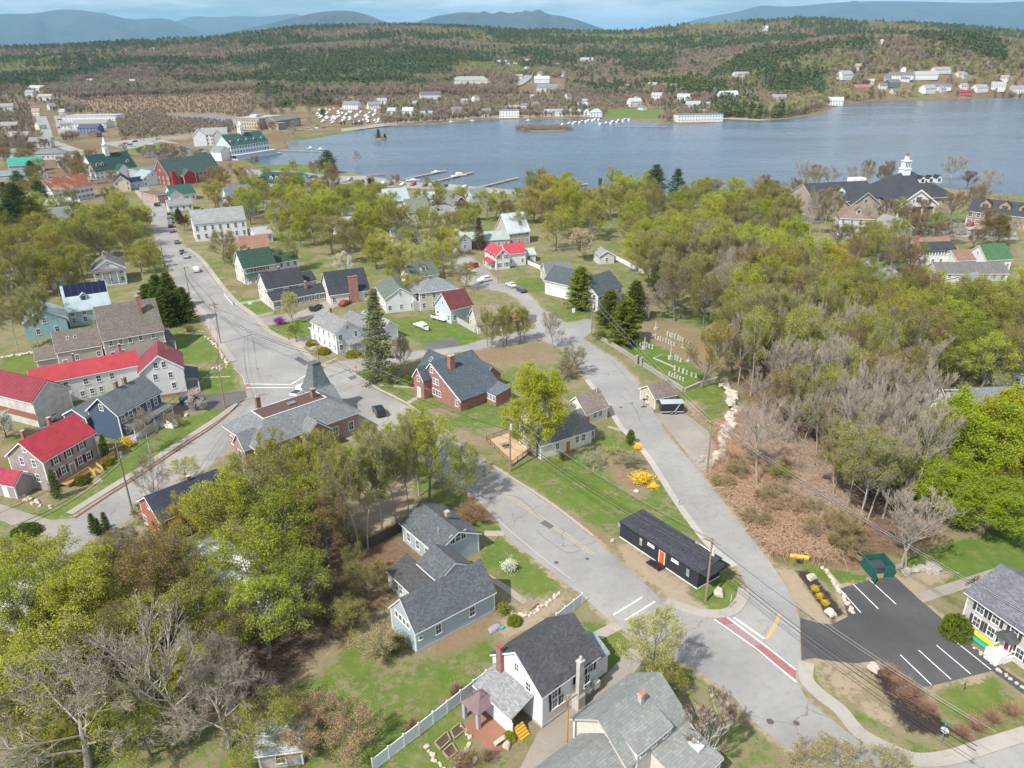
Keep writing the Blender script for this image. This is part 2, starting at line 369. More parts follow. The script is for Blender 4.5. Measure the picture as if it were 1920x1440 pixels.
ZONES=[([(1140,1030),(1250,1125),(1330,1150),(1300,1105),(1165,1010)],SAND,0.9,1.5),([(985,905),(1165,1012),(1150,1040),(1000,930)],DIRT,0.7,1.5),([(1445,1060),(1490,1130),(1530,1170),(1590,1175),(1560,1120),(1500,1070)],SAND,0.9,1.0),([(1490,1070),(1520,1070),(1600,1165),(1560,1172)],MULCH,0.9,0.6),([(1520,1240),(1600,1245),(1640,1235),(1760,1290),(1740,1400),(1650,1390),(1560,1310)],SAND,0.55,2.0),([(1620,1240),(1650,1240),(1800,1370),(1700,1380)],MULCH,0.9,1.2),([(1600,1330),(1740,1400),(1720,1412),(1600,1345)],LAWN,0.7,1.0),([(1770,1290),(1870,1275),(1910,1330),(1780,1350)],LAWN,.7,1.5),([(1490,1052),(1530,1060),(1635,1085),(1572,1105),(1530,1078)],LAWN,1.1,0.5),([(1700,1050),(1780,1020),(1930,985),(1930,1060),(1870,1080),(1750,1115)],LAWN,1.1,1.0),([(1680,1080),(1750,1062),(1800,1075),(1725,1122)],SAND,0.7,1.2),([(1320,1060),(1380,1075),(1385,1120),(1330,1135),(1290,1115)],LAWN,0.7,1.0),([(965,880),(1060,860),(1150,810),(1190,830),(1235,885),(1270,945),(1330,1020),(1210,950),(1160,975),(1155,1010),(1050,950)],LAWN,0.66,2.5),([(1135,850),(1200,850),(1230,900),(1200,930),(1150,900)],DIRT,0.7,2.0),([(900,825),(960,780),(1010,790),(975,840),(930,860)],LAWN,0.2,1.0),([(840,760),(905,745),(970,720),(960,800),(900,800),(850,790)],LAWN,.7,2.0),([(880,660),(1020,640),(1060,690),(1040,720),(960,700),(900,710)],DIRT,0.55,2.5),([(900,690),(1060,680),(1070,740),(960,740)],LAWN,0.55,2.5),([(1095,640),(1140,640),(1260,720),(1230,770),(1190,700)],LAWN,0.45,1.5),([(1180,640),(1250,620),(1330,690),(1310,725),(1270,725),(1190,665)],LAWN,0.95,2.0),([(1210,590),(1290,610),(1360,680),(1320,700),(1200,630)],DIRT,0.5,2.5),([(1270,735),(1355,720),(1370,760),(1350,830),(1290,800)],LAWN,0.75,1.5),([(1275,750),(1310,750),(1325,810),(1295,800)],SAND,0.6,1.5),([(1350,780),(1440,760),(1560,900),(1640,1010),(1600,1060),(1450,1045),(1330,890)],LITTER,1.0,3.0),([(1380,650),(1600,640),(1720,800),(1740,1000),(1640,1040),(1500,880),(1390,760)],LITTER,0.75,6.0),([(905,1010),(945,1005),(1050,1085),(1040,1105),(1000,1120),(930,1070),(905,1060)],LAWN,0.72,1.0),([(900,990),(940,985),(945,1000),(905,1005)],LAWN,0.9,0.7),([(700,1230),(800,1220),(930,1160),(960,1180),(925,1260),(800,1370),(700,1430),(560,1440),(520,1300),(620,1250)],LAWN,0.62,3.5),([(690,1400),(880,1330),(940,1440),(700,1440)],LAWN,0.7,2.0),([(1090,1165),(1160,1180),(1190,1260),(1150,1270),(1120,1200)],LAWN,1.0,0.8),([(570,1010),(760,1010),(760,1060),(640,1180),(500,1320),(440,1330),(520,1150)],LITTER,0.95,4.0),([(430,1270),(540,1190),(620,1190),(560,1260),(480,1330)],MULCH,0.8,3.0),([(790,1200),(930,1120),(990,1140),(940,1180),(820,1230)],DIRT,0.7,2.0),([(960,1130),(1085,1110),(1075,1130),(975,1190),(940,1200),(930,1160)],SAND,0.75,1.2),([(865,1340),(930,1300),(985,1370),(940,1420),(890,1400)],DIRT,0.6,1.0),([(640,860),(760,870),(770,960),(700,1000),(650,980)],SAND,1.2,2.0),([(20,960),(120,955),(190,905),(200,915),(120,972),(60,970)],LAWN,.7,1.0),([(185,900),(300,800),(420,765),(405,780),(320,840),(200,915)],LAWN,0.8,1.2),([(330,625),(385,630),(405,670),(345,685)],LAWN,1.0,1.0),([(370,695),(432,693),(437,728),(375,735)],LAWN,1.0,0.6),([(0,670),(70,655),(80,690),(30,720),(0,700)],LAWN,0.8,1.5),([(490,605),(580,600),(585,635),(530,625)],LAWN,0.8,1.2),([(450,560),(505,560),(505,585),(470,590)],LAWN,0.7,1.0),([(700,600),(880,600),(905,640),(820,655),(790,640)],LAWN,0.9,2.0),([(670,700),(740,690),(800,720),(850,760),(760,770),(700,725)],LAWN,0.6,2.0),([(970,525),(1020,520),(1030,545),(985,545)],LAWN,0.9,1.5),([(1020,580),(1100,580),(1110,600),(1060,605)],LAWN,0.7,1.5),([(1138,207),(1235,207),(1245,222),(1180,222),(1140,219)],LAWN,1.2,4),([(440,297),(480,296),(500,308),(540,306),(580,306),(640,318),(600,325),(500,318)],LAWN,0.9,4),([(225,275),(300,268),(300,280),(260,290)],LAWN,1.0,3),([(540,262),(640,246),(700,236),(640,254),(590,262)],LAWN,1.0,3),([(1340,222),(1420,218),(1440,226),(1380,229)],SAND,1.2,4),([(150,185),(440,175),(470,215),(440,250),(330,255),(150,225)],DIRT,0.8,10),([(240,240),(400,235),(350,262),(290,262)],SAND,0.5,6),]
def make_ground():
 th=np.concatenate([np.radians(np.arange(-180,-46,6.0)),np.radians(np.arange(-46,46.01,0.22)),np.radians(np.arange(52,180,6.0))])
 rs=[4.0]
 while rs[-1]<50000:
  rs.append(rs[-1]*(1.0065 if 50<rs[-1]<1500 else 1.02 if rs[-1]<6000 else 1.12))
 rs=np.array(rs);T,R_=np.meshgrid(th,rs);X=(R_*np.sin(T)).ravel();Y=(R_*np.cos(T)).ravel()
 Z=height(X,Y);nt,nr=len(th),len(rs)
 W=np.zeros((5,X.size))
 near=np.hypot(X,Y)<2500
 W[LAWN]=0.34+0.10*(np.hypot(X,Y)<480)+0.3*(vnoise(X,Y,22,11)-0.5);W[DIRT]=0.3*(vnoise(X,Y,14,12))
 W[LITTER]=0.5*vnoise(X,Y,30,14)+.42*np.clip((np.hypot(X,Y)-400)/200,0,1)
 for pts,ch,w,soft in ZONES:
  q=PP(pts);xs=[a for a,b in q];ys=[b for a,b in q]
  k=np.where((X>min(xs)-soft*2)&(X<max(xs)+soft*2)&(Y>min(ys)-soft*2)&(Y<max(ys)+soft*2))[0]
  s=np.clip(0.5+sdist(X[k],Y[k],q)/(2*soft),0,1)
  for c in range(5):
   if c==ch:W[c,k]=W[c,k]*(1-s)+w*s
   else:W[c,k]*=(1-0.85*s)
 nr_=np.where(np.hypot(X,Y)<420)[0]
 for q in (R1,R2,R3,R4,LOT):d=sdist(X[nr_],Y[nr_],q);W[SAND,nr_]=np.maximum(W[SAND,nr_],.56*np.exp(-((d+.2)/1.1)**2))
 verts=np.stack([X,Y,Z],1)
 i=np.arange(nr-1)[:,None]*nt;j=np.arange(nt)[None,:];j2=(j+1)%nt
 faces=np.stack([i+j,i+j2,i+nt+j2,i+nt+j],-1).reshape(-1,4)[:,::-1]
 me=bpy.data.meshes.new('ground');me.vertices.add(len(verts));me.vertices.foreach_set('co',verts.ravel())
 me.loops.add(faces.size);me.loops.foreach_set('vertex_index',faces.ravel().astype(np.int32))
 me.polygons.add(len(faces));me.polygons.foreach_set('loop_start',np.arange(0,faces.size,4,dtype=np.int32));me.polygons.foreach_set('loop_total',np.full(len(faces),4,np.int32))
 me.update(calc_edges=True);me.validate()
 me.polygons.foreach_set('use_smooth',[True]*len(me.polygons))
 for nm,a in (('zone_a',(LAWN,DIRT,SAND)),('zone_b',(LITTER,MULCH,MULCH))):
  at=me.attributes.new(nm,'FLOAT_COLOR','POINT');c=np.ones((X.size,4),np.float32)
  for k in range(3):c[:,k]=np.clip(W[a[k]],0,1.5)
  at.data.foreach_set('color',c.ravel())
 t=NT('ground');p=t.pos()
 A=t.n('ShaderNodeSeparateColor');B_=t.n('ShaderNodeSeparateColor')
 for s,nm in ((A,'zone_a'),(B_,'zone_b')):
  at=t.n('ShaderNodeAttribute');at.attribute_name=nm;t.l(at.outputs['Color'],s.inputs[0])
 n1=t.noise(0.18,7,0.66,vec=p);n2=t.noise(1.1,6,0.7,vec=p);n3=t.noise(9.0,4,0.6,vec=p);n4=t.noise(0.05,4,vec=p)
 br=t.math('ADD',t.math('MULTIPLY',t.math('SUBTRACT',n1,0.5),1.5),t.math('MULTIPLY',t.math('SUBTRACT',n2,0.5),1.5))
 def msk(w,thr=0.5,wd=0.14):return t.rng(t.math('ADD',w,br),thr-wd,thr+wd,0,1,True)
 k=t.mix(t.rng(n1,0.3,0.7),(0.225,0.185,0.11),(0.17,0.16,0.08))
 k=t.mix(t.rng(n2,0.45,0.75),k,(0.31,0.255,0.165))
 lit=t.mix(t.rng(n2,0.35,0.7),(0.12,0.072,0.045),(0.235,0.15,0.095))
 k=t.mix(msk(B_.outputs[0]),k,lit)
 gr=t.mix(t.rng(n1,0.35,0.65),(0.085,0.135,0.022),(0.135,0.175,0.035))
 gr=t.mix(t.rng(n4,0.4,0.65,0,.7),gr,(0.08,0.15,0.018));n6=t.noise(0.42,7,0.72,vec=p);gr=t.mix(t.rng(n6,0.5,0.72,0,.85),gr,(0.22,0.21,0.075));gr=t.mix(t.rng(n6,0.3,0.44,.6,0),gr,(0.055,0.1,0.014))
 k=t.mix(msk(A.outputs[0]),k,gr)
 k=t.mix(msk(A.outputs[1]),k,t.mix(t.rng(n2,0.35,0.7),(0.27,0.19,0.115),(0.18,0.125,0.075)))
 k=t.mix(msk(B_.outputs[1]),k,(0.045,0.033,0.027))
 k=t.mix(msk(A.outputs[2]),k,t.mix(t.rng(n2,0.35,0.7),(0.36,0.29,0.2),(0.29,0.23,0.165)))
 k=t.mix(t.rng(n3,0.5,0.85,0,0.55),k,t.mix(0.5,k,(0.03,0.03,0.012)))
 t.base(k);t.rough(0.95);t.bump(t.math('ADD',n3,n2),0.7,0.09)
 me.materials.append(t.m)
 o=obj('ground',me);tag(o,kind='structure');return o
def water_mat():
 t=NT('lake_water');p=t.pos()
 mp=t.n('ShaderNodeMapping');mp.inputs['Rotation'].default_value=(0,0,0.35);mp.inputs['Scale'].default_value=(0.35,1.0,1.0);t.l(p,mp.inputs[0])
 a=t.noise(0.55,5,0.6,vec=mp.outputs[0]);b=t.noise(0.011,5,0.62,vec=mp.outputs[0]);c=t.noise(0.05,4,0.6,vec=mp.outputs[0])
 t.base(t.mix(t.rng(b,0.4,0.62),(0.065,0.1,0.142),(0.09,0.13,0.172)))
 t.rough(t.math('ADD',t.rng(b,0.38,0.65,0.16,0.30),t.rng(c,0.4,0.7,-0.03,0.05)))
 t.b.inputs['IOR'].default_value=1.333;t.b.inputs['Specular IOR Level'].default_value=0.5
 t.bump(t.math('ADD',a,t.math('MULTIPLY',c,2.0)),0.65,0.55);return t.m
def water(name,poly,grow):
 c=Vector((sum(p[0]for p in poly)/len(poly),sum(p[1]for p in poly)/len(poly)))
 q=[]
 n=len(poly);ar=sum(poly[i][0]*poly[(i+1)%n][1]-poly[(i+1)%n][0]*poly[i][1]for i in range(n));sg=1 if ar>0 else -1
 for i in range(n):
  a,b,d=Vector(poly[i-1]),Vector(poly[i]),Vector(poly[(i+1)%n]);e=((b-a).normalized()+(d-b).normalized())
  e=e.normalized()if e.length>1e-4 else (b-a).normalized();v=b+Vector((e.y,-e.x))*sg*grow;q.append((v.x,v.y))
 return sheet(name,q,-0.55,WATER)
WATER=water_mat()
water('lake_water',LAKE,2.2);water('pond_water',POND,2.0)
# distant mountains
def mountain(pts,dist,depth,seed,wscale=1.0):
 az,el=crest(pts);n=150;th=np.linspace(az[0],az[-1],n);e=np.interp(th,az,el);e=np.convolve(np.pad(e,3,'edge'),np.ones(7)/7,'valid')
 rr=np.random.default_rng(seed);prof=np.array([0.0,0.05,0.28,0.52,0.72,0.88,1.0,0.86,0.6,0.3,0.0]);off=np.linspace(-1.0,0.9,len(prof))*depth
 off=off-off[6]
 V,Fc=[],[]
 for i in range(n):
  k=min(i,n-1-i);taper=min(1.0,k/6.0)
  ztop=max(HC+dist*e[i],5)
  for j,(p_,d_)in enumerate(zip(prof,off)):
   wob=(mnoise.noise(Vector((i*0.11+seed*9+j*.21,j*0.5,seed)))*0.2+mnoise.noise(Vector((i*0.23+seed*5-j*.3,j*0.7,seed)))*0.06)*(1 if j not in (0,10,6)else 0)
   r=dist+d_
   V.append((r*math.sin(th[i]),r*math.cos(th[i]),max(ztop*(p_+wob*(1 if p_ else 0)),0)*taper-2.0 if p_ else -2.0))
 m_=len(prof)
 for i in range(n-1):
  for j in range(m_-1):Fc.append((i*m_+j,(i+1)*m_+j,(i+1)*m_+j+1,i*m_+j+1))
 me=bpy.data.meshes.new('mountain');me.from_pydata(V,[],Fc);me.polygons.foreach_set('use_smooth',[True]*len(me.polygons))
 me.materials.append(MTN);o=obj('mountain',me);tag(o,kind='structure');return o
t=NT('forested_mountain');p=t.pos();n=t.noise(0.0012,7,0.65,vec=p);n2=t.noise(0.01,6,0.6,vec=p)
t.base(t.mix(t.rng(n2,0.4,0.65),t.mix(t.rng(n,0.42,0.58),(0.03,0.045,0.03),(0.085,0.07,0.055)),(0.02,0.03,0.02)));t.rough(1.0)
MTN=t.m
mountain([(-400,60),(-200,35),(-60,30),(0,26),(60,26),(100,19),(115,17),(150,18),(180,23),(210,28),(245,37),(270,35),(310,33),(335,42),(370,58),(420,80),(470,95)],20000,4500,1)
mountain([(200,70),(290,50),(335,38),(365,29),(400,32),(450,30),(490,31),(520,28),(552,25),(580,34),(640,60),(700,80)],26000,5000,2)
mountain([(340,95),(410,64),(460,54),(520,41),(560,30),(600,22),(640,19),(665,21),(690,28),(720,40),(770,55),(840,70)],13000,3000,3)
mountain([(700,70),(775,42),(820,29),(870,22),(920,25),(960,24),(1000,24),(1050,29),(1090,39),(1120,50),(1180,70)],14500,3200,4)
mountain([(1200,75),(1290,40),(1340,29),(1385,22),(1420,10),(1435,9),(1460,13),(1500,11),(1560,5),(1620,2),(1700,2),(1780,4),(1850,6),(1920,2),(2100,4),(2300,30)],22000,4500,5)
# streets
ROADCOL=(0.285,0.278,0.27)
A_MAIN=asphalt(ROADCOL);A_SIDE=asphalt((0.285,0.279,0.272),0.7,0.18);A_LOT=asphalt((0.085,0.085,0.09),0.3,0.3);A_DRIVE=asphalt((0.3,0.27,0.235),0.4,0.2);A_OLD=asphalt((0.14,0.135,0.13),0.6,0.3)
WALK=asphalt((0.34,0.315,0.285),0.5,0.15)
main_left=[(262,372),(272,395),(287,440),(300,475),(312,502),(325,540),(350,572),(375,597),(388,622),(407,645),(425,680),(437,705),(445,735),(470,750)]
R1=PP([(262,365),(278,400),(290,440),(303,475),(317,505),(335,545),(362,580),(388,610),(405,640),(430,672),(452,700),(462,735),(470,760),(520,790),(640,820),(720,840),(800,870),(860,915),(882,925),(920,957),(945,1002),(1052,1087),(1086,1112),(1157,1176),(1230,1215),(1300,1250),(1373,1303),(1413,1353),(1480,1407),(1560,1470),(1700,1560),(1990,1500),(1990,1375),(1920,1391),(1850,1412),(1780,1435),(1713,1436),(1667,1422),(1613,1392),(1547,1339),(1513,1312),(1497,1282),(1400,1190),(1339,1157),(1249,1131),(1152,1042),(1110,1008),(1050,961),(1000,926),(922,876),(840,815),(757,758),(705,731),(660,702),(640,690),(615,688),(598,686),(580,676),(547,648),(500,625),(467,592),(440,572),(412,541),(375,491),(347,466),(322,420),(312,392),(300,365)])
sheet('main_street',R1,0.008,A_MAIN)
R2=PP([(475,735),(445,762),(400,798),(325,848),(250,898),(200,931),(137,971),(75,1012),(0,1062),(-120,1140),(-60,1180),(60,1090),(160,1020),(230,985),(300,933),(332,921),(395,871),(455,828),(560,770),(540,740)])
sheet('side_street',R2,0.012,A_MAIN)
R3=PP([(605,690),(640,677),(680,674),(745,662),(800,658),(880,646),(902,638),(1007,616),(1040,612),(1045,640),(1025,636),(960,645),(890,656),(800,668),(745,680),(690,690),(655,698),(640,708)])
sheet('back_street',R3,0.012,A_SIDE)
R4=PP([(1040,648),(1070,662),(1087,687),(1097,706),(1140,758),(1165,798),(1192,823),(1222,861),(1275,941),(1331,1022),(1384,1067),(1400,1100),(1391,1130),(1375,1152),(1339,1159),(1400,1192),(1497,1282),(1500,1240),(1500,1165),(1489,1131),(1470,1093),(1440,1048),(1395,992),(1324,898),(1249,812),(1222,765),(1205,738),(1190,708),(1152,671),(1132,661),(1092,636),(1110,621),(1110,598),(1060,606),(1012,576),(1007,566),(985,548),(940,531),(927,521),(905,500),(880,480),(850,470),(820,480),(850,500),(870,530),(905,540),(955,550),(977,566),(1000,595),(1007,616),(1010,632)])
sheet('hill_street',R4,0.016,A_SIDE)
LOT=PP([(1500,1158),(1533,1168),(1560,1171),(1590,1156),(1573,1104),(1633,1087),(1677,1080),(1723,1123),(1787,1178),(1815,1205),(1860,1240),(1950,1300),(1950,1325),(1860,1258),(1780,1278),(1720,1291),(1675,1265),(1647,1238),(1607,1244),(1570,1241),(1527,1234),(1503,1238)])
sheet('parking_lot',LOT,0.020,A_LOT)
sheet('driveway',PP([(1228,775),(1268,768),(1285,775),(1330,810),(1345,850),(1335,890),(1310,880),(1260,815)]),0.010,A_DRIVE)
sheet('driveway',PP([(975,1440),(1010,1372),(1060,1330),(1140,1262),(1180,1215),(1215,1225),(1180,1275),(1120,1330),(1060,1400),(1030,1440),(1000,1480),(940,1480)]),0.012,A_DRIVE)
sheet('driveway',PP([(352,745),(460,732),(466,760),(440,768),(340,770),(322,765)]),0.004,A_OLD)
sheet('yard',PP([(64,770),(130,745),(150,790),(80,830),(66,800)]),0.006,A_OLD)
sheet('driveway',PP([(0,945),(40,958),(95,975),(140,972),(100,1005),(60,1000),(0,975)]),0.004,A_DRIVE)
sheet('driveway',PP([(520,640),(590,628),(590,645),(555,655)]),0.004,A_DRIVE)
sheet('driveway',PP([(470,597),(560,585),(620,560),(640,570),(600,592),(490,613)]),0.004,A_DRIVE)
sheet('driveway',PP([(790,645),(850,632),(870,650),(800,662)]),0.004,A_OLD)
sheet('driveway',PP([(250,985),(300,990),(310,1060),(300,1110),(255,1060)]),0.004,A_DRIVE)
sheet('path',PP([(1697,1120),(1880,1060),(1900,1075),(1730,1130)]),0.006,A_DRIVE)
# far street and lots beside the water
sheet('far_road',PP([(60,200),(80,203),(95,240),(100,262),(150,280),(200,292),(262,330),(290,370),(262,372),(240,340),(190,305),(130,285),(80,265),(72,235)]),0.004,A_SIDE)
sheet('far_lot',PP([(185,268),(290,258),(340,270),(300,266),(240,280)]),0.008,A_SIDE)
sheet('far_lot',PP([(260,285),(340,272),(420,285),(440,297),(350,300),(280,298)]),0.008,A_OLD)
sheet('far_lot',PP([(100,215),(180,222),(190,245),(110,252)]),0.008,A_SIDE)
sheet('waterfront_lot',PP([(600,330),(690,330),(757,340),(853,346),(960,356),(1050,356),(1000,366),(860,358),(760,352),(640,345)]),0.008,A_SIDE)
sheet('waterfront_road',PP([(470,318),(560,322),(640,333),(640,345),(540,335),(440,322)]),0.012,A_SIDE)
sheet('resort_lot',PP([(1310,392),(1520,385),(1560,400),(1480,430),(1380,430),(1320,420)]),0.008,A_OLD)
sheet('resort_lot',PP([(1720,415),(1900,420),(1910,450),(1740,440)]),0.008,A_SIDE)
sheet('lane',PP([(1560,530),(1640,480),(1700,520),(1720,560),(1640,570),(1570,555)]),0.008,A_SIDE)
sheet('far_beach',PP([(640,247),(773,230),(900,222),(1130,219),(1130,214),(900,217),(760,225),(640,241)]),0.03,dirtmat((0.34,0.3,0.24),(0.26,0.23,0.19)))
# the far road climbing the hill behind the lake
def hillroad(name,pts,w,lift):
 b=MB();q=[]
 for x,y in pts:
  d=ray(x,y);lo,hi=300.0,6000.0;h=math.hypot(d.x,d.y)
  r=300+np.arange(500)*8.0;hit=np.where(height(d.x/h*r,d.y/h*r)>=HC+d.z/h*r)[0]
  if len(hit):q.append((d.x/h*r[hit[0]],d.y/h*r[hit[0]]))
 q=smoothline(q,6);L_,R_=ribbon(q,w,0)
 zl,zr=(height(np.array([p.x for p in S]),np.array([p.y for p in S]))+lift for S in (L_,R_))
 for i in range(len(q)-1):
  b.poly([(L_[i].x,L_[i].y,zl[i]),(R_[i].x,R_[i].y,zr[i]),(R_[i+1].x,R_[i+1].y,zr[i+1]),(L_[i+1].x,L_[i+1].y,zl[i+1])])
 tag(b.build(name,A_SIDE),kind='structure');return q
FAR_ROAD=hillroad('hill_road',[(955,166),(975,158),(990,145),(998,132),(995,120),(985,112)],16,1.5)
make_ground()
# pavements with kerbs, verges and street paint
KERB=plain((0.36,0.34,0.32),0.85)
BRICKK=brick((0.2,0.085,0.06))
def kerbed(name,pts,w,mat=WALK,h=0.13):
 return strip(name,smoothline(PP(pts),5),w,h,mat,thick=h+0.02)
kerbed('pavement',[(455,750),(440,766),(400,800),(325,850),(250,900),(200,932),(140,972)],0.32,BRICKK)
kerbed('pavement',[(447,757),(396,793),(320,842),(245,892),(190,926),(130,964)],1.5)
kerbed('pavement',[(1249,1127),(1300,1146),(1340,1152),(1372,1146),(1390,1125),(1395,1105)],1.6)
kerbed('pavement',[(1512,1243),(1512,1275),(1538,1303),(1575,1332),(1613,1376),(1675,1409),(1720,1425),(1780,1421),(1850,1399),(1930,1374)],1.7)
kerbed('pavement',[(360,560),(385,592),(398,618),(415,645),(437,678)],1.6)
kerbed('pavement',[(352,466),(380,489),(417,538),(446,570),(474,590),(506,622),(552,645),(585,673),(600,682)],1.5)
kerbed('pavement',[(662,699),(707,728),(760,755),(842,812)],0.5,KERB)
kerbed('pavement',[(925,874),(1003,924),(1052,958),(1113,1006)],0.35,KERB)
kerbed('pavement',[(1100,712),(1137,757),(1163,799),(1190,826),(1221,866),(1270,943),(1328,1020),(1378,1062)],1.1,asphalt((.4,.375,.345),.4,.15),.06)
WPAINT=roadpaint((0.74,0.74,0.73));YPAINT=roadpaint((0.75,0.42,0.06),0.8);RPAINT=roadpaint((0.33,0.1,0.11),1.2)
YFADE=roadpaint((0.5,0.38,0.22),0.9);WFADE=roadpaint((0.5,0.5,0.5),1.0)
def paint(name,pts,w,mat,z=0.026):return strip(name,PP(pts),w,z,mat)
def band(name,quad,mat,z):return sheet(name,PP(quad),z,mat)
band('crosswalk_panel',[(1337,1160),(1362,1159),(1376,1170),(1352,1173)],RPAINT,0.024)
band('crosswalk_panel',[(1352,1174),(1377,1171),(1425,1207),(1408,1213)],roadpaint((0.3,0.2,0.2),0.9),0.024)
band('crosswalk_panel',[(1408,1214),(1426,1207),(1492,1255),(1493,1274)],RPAINT,0.024)
paint('crosswalk_line',[(1339,1161),(1420,1218),(1493,1279)],0.22,WPAINT,0.03)
paint('crosswalk_line',[(1363,1157),(1430,1207),(1492,1256)],0.22,WPAINT,0.03)
paint('stop_line',[(1376,1158),(1433,1198)],0.3,WPAINT,0.03)
paint('centre_line',[(1434,1199),(1450,1175),(1460,1152)],0.14,YPAINT,0.03)
paint('centre_line',[(1438,1199),(1454,1176),(1463,1152)],0.14,YPAINT,0.03)
paint('crosswalk_line',[(1150,1153),(1204,1120)],0.25,WPAINT);paint('crosswalk_line',[(1172,1163),(1228,1128)],0.25,WPAINT)
paint('crosswalk_line',[(462,720),(545,721),(588,695),(612,684)],0.3,WPAINT);paint('crosswalk_line',[(462,727),(552,727)],0.3,WPAINT);paint('crosswalk_line',[(562,722),(590,703)],0.3,WPAINT)
band('crosswalk_panel',[(460,720),(468,720),(468,726),(460,726)],RPAINT,0.028)
band('crosswalk_panel',[(600,688),(612,685),(606,693),(598,694)],RPAINT,0.028)
paint('edge_line',[(440,690),(455,706),(462,728)],0.14,WFADE)
paint('centre_line',[(917,907),(990,957),(1072,1013),(1110,1041)],0.12,YFADE);paint('centre_line',[(921,905),(994,955),(1076,1011),(1114,1039)],0.12,YFADE)
paint('edge_line',[(890,931),(950,990),(1010,1040),(1070,1085)],0.1,WFADE)
for i,(a,b)in enumerate([((415,538),(425,533)),((428,551),(440,546)),((439,566),(452,561)),((452,583),(466,578)),((466,605),(482,602)),((482,632),(501,629)),((514,652),(531,648)),((534,664),(552,662)),((408,525),(418,521)),((421,543),(432,539))]):
 paint('parking_mark',[a,b],0.16,WFADE)
for a,b in [((1575,1105),(1614,1149)),((1600,1096),(1647,1142)),((1631,1088),(1680,1133)),((1688,1228),(1746,1284)),((1722,1219),(1783,1274)),((1756,1210),(1820,1264)),((1789,1201),(1858,1256))]:
 paint('stall_line',[a,b],0.14,WPAINT,0.032)
TAR=asphalt((.12,.12,.125),0,.2)
for q in ([(380,742),(440,731),(488,722)],[(630,736),(655,727),(690,716)],[(560,690),(600,700),(650,712)],[(930,925),(975,935),(1010,968)],[(1010,1000),(1060,1035),(1090,1032)],[(1220,1150),(1260,1190),(1330,1215)],[(1160,740),(1190,765),(1200,790)],[(240,905),(290,880),(330,868)],[(400,820),(440,790),(470,785)],[(440,600),(470,628),(478,660)],[(1540,1370),(1600,1420),(1640,1450)],[(1120,650),(1150,680),(1180,715)]):strip('tar_seam',smoothline(PP(q),5),.09,.0275,TAR)
for q in ([(985,590),(1006,590),(1006,604),(985,606)],[(560,668),(580,680),(572,686),(552,674)],[(1022,975),(1040,987),(1030,992),(1012,981)],[(652,708),(664,703),(670,708),(658,713)]):sheet('asphalt_patch',PP(q),.0265,TAR)
for (x,y),r_ in [((1444,1353),0.42),((1493,1356),0.36),((483,692),0.3),((1164,764),0.35),((1185,756),0.3),((1043,1055),0.35),((1101,1048),0.3)]:
 q=P(x,y);b=MB();pr=[(q.x+r_*math.cos(k*PI/8),q.y+r_*math.sin(k*PI/8),0.034)for k in range(16)];b.poly(pr)
 pr2=[(q.x+r_*.72*math.cos(k*PI/8),q.y+r_*.72*math.sin(k*PI/8),0.038)for k in range(16)];b.poly(pr2,1)
 tag(b.build('manhole_cover',[plain((0.16,0.09,0.08),0.8),plain((0.09,0.085,0.08),0.7)]),'round iron manhole cover set in the asphalt','manhole cover','manhole covers in the streets')
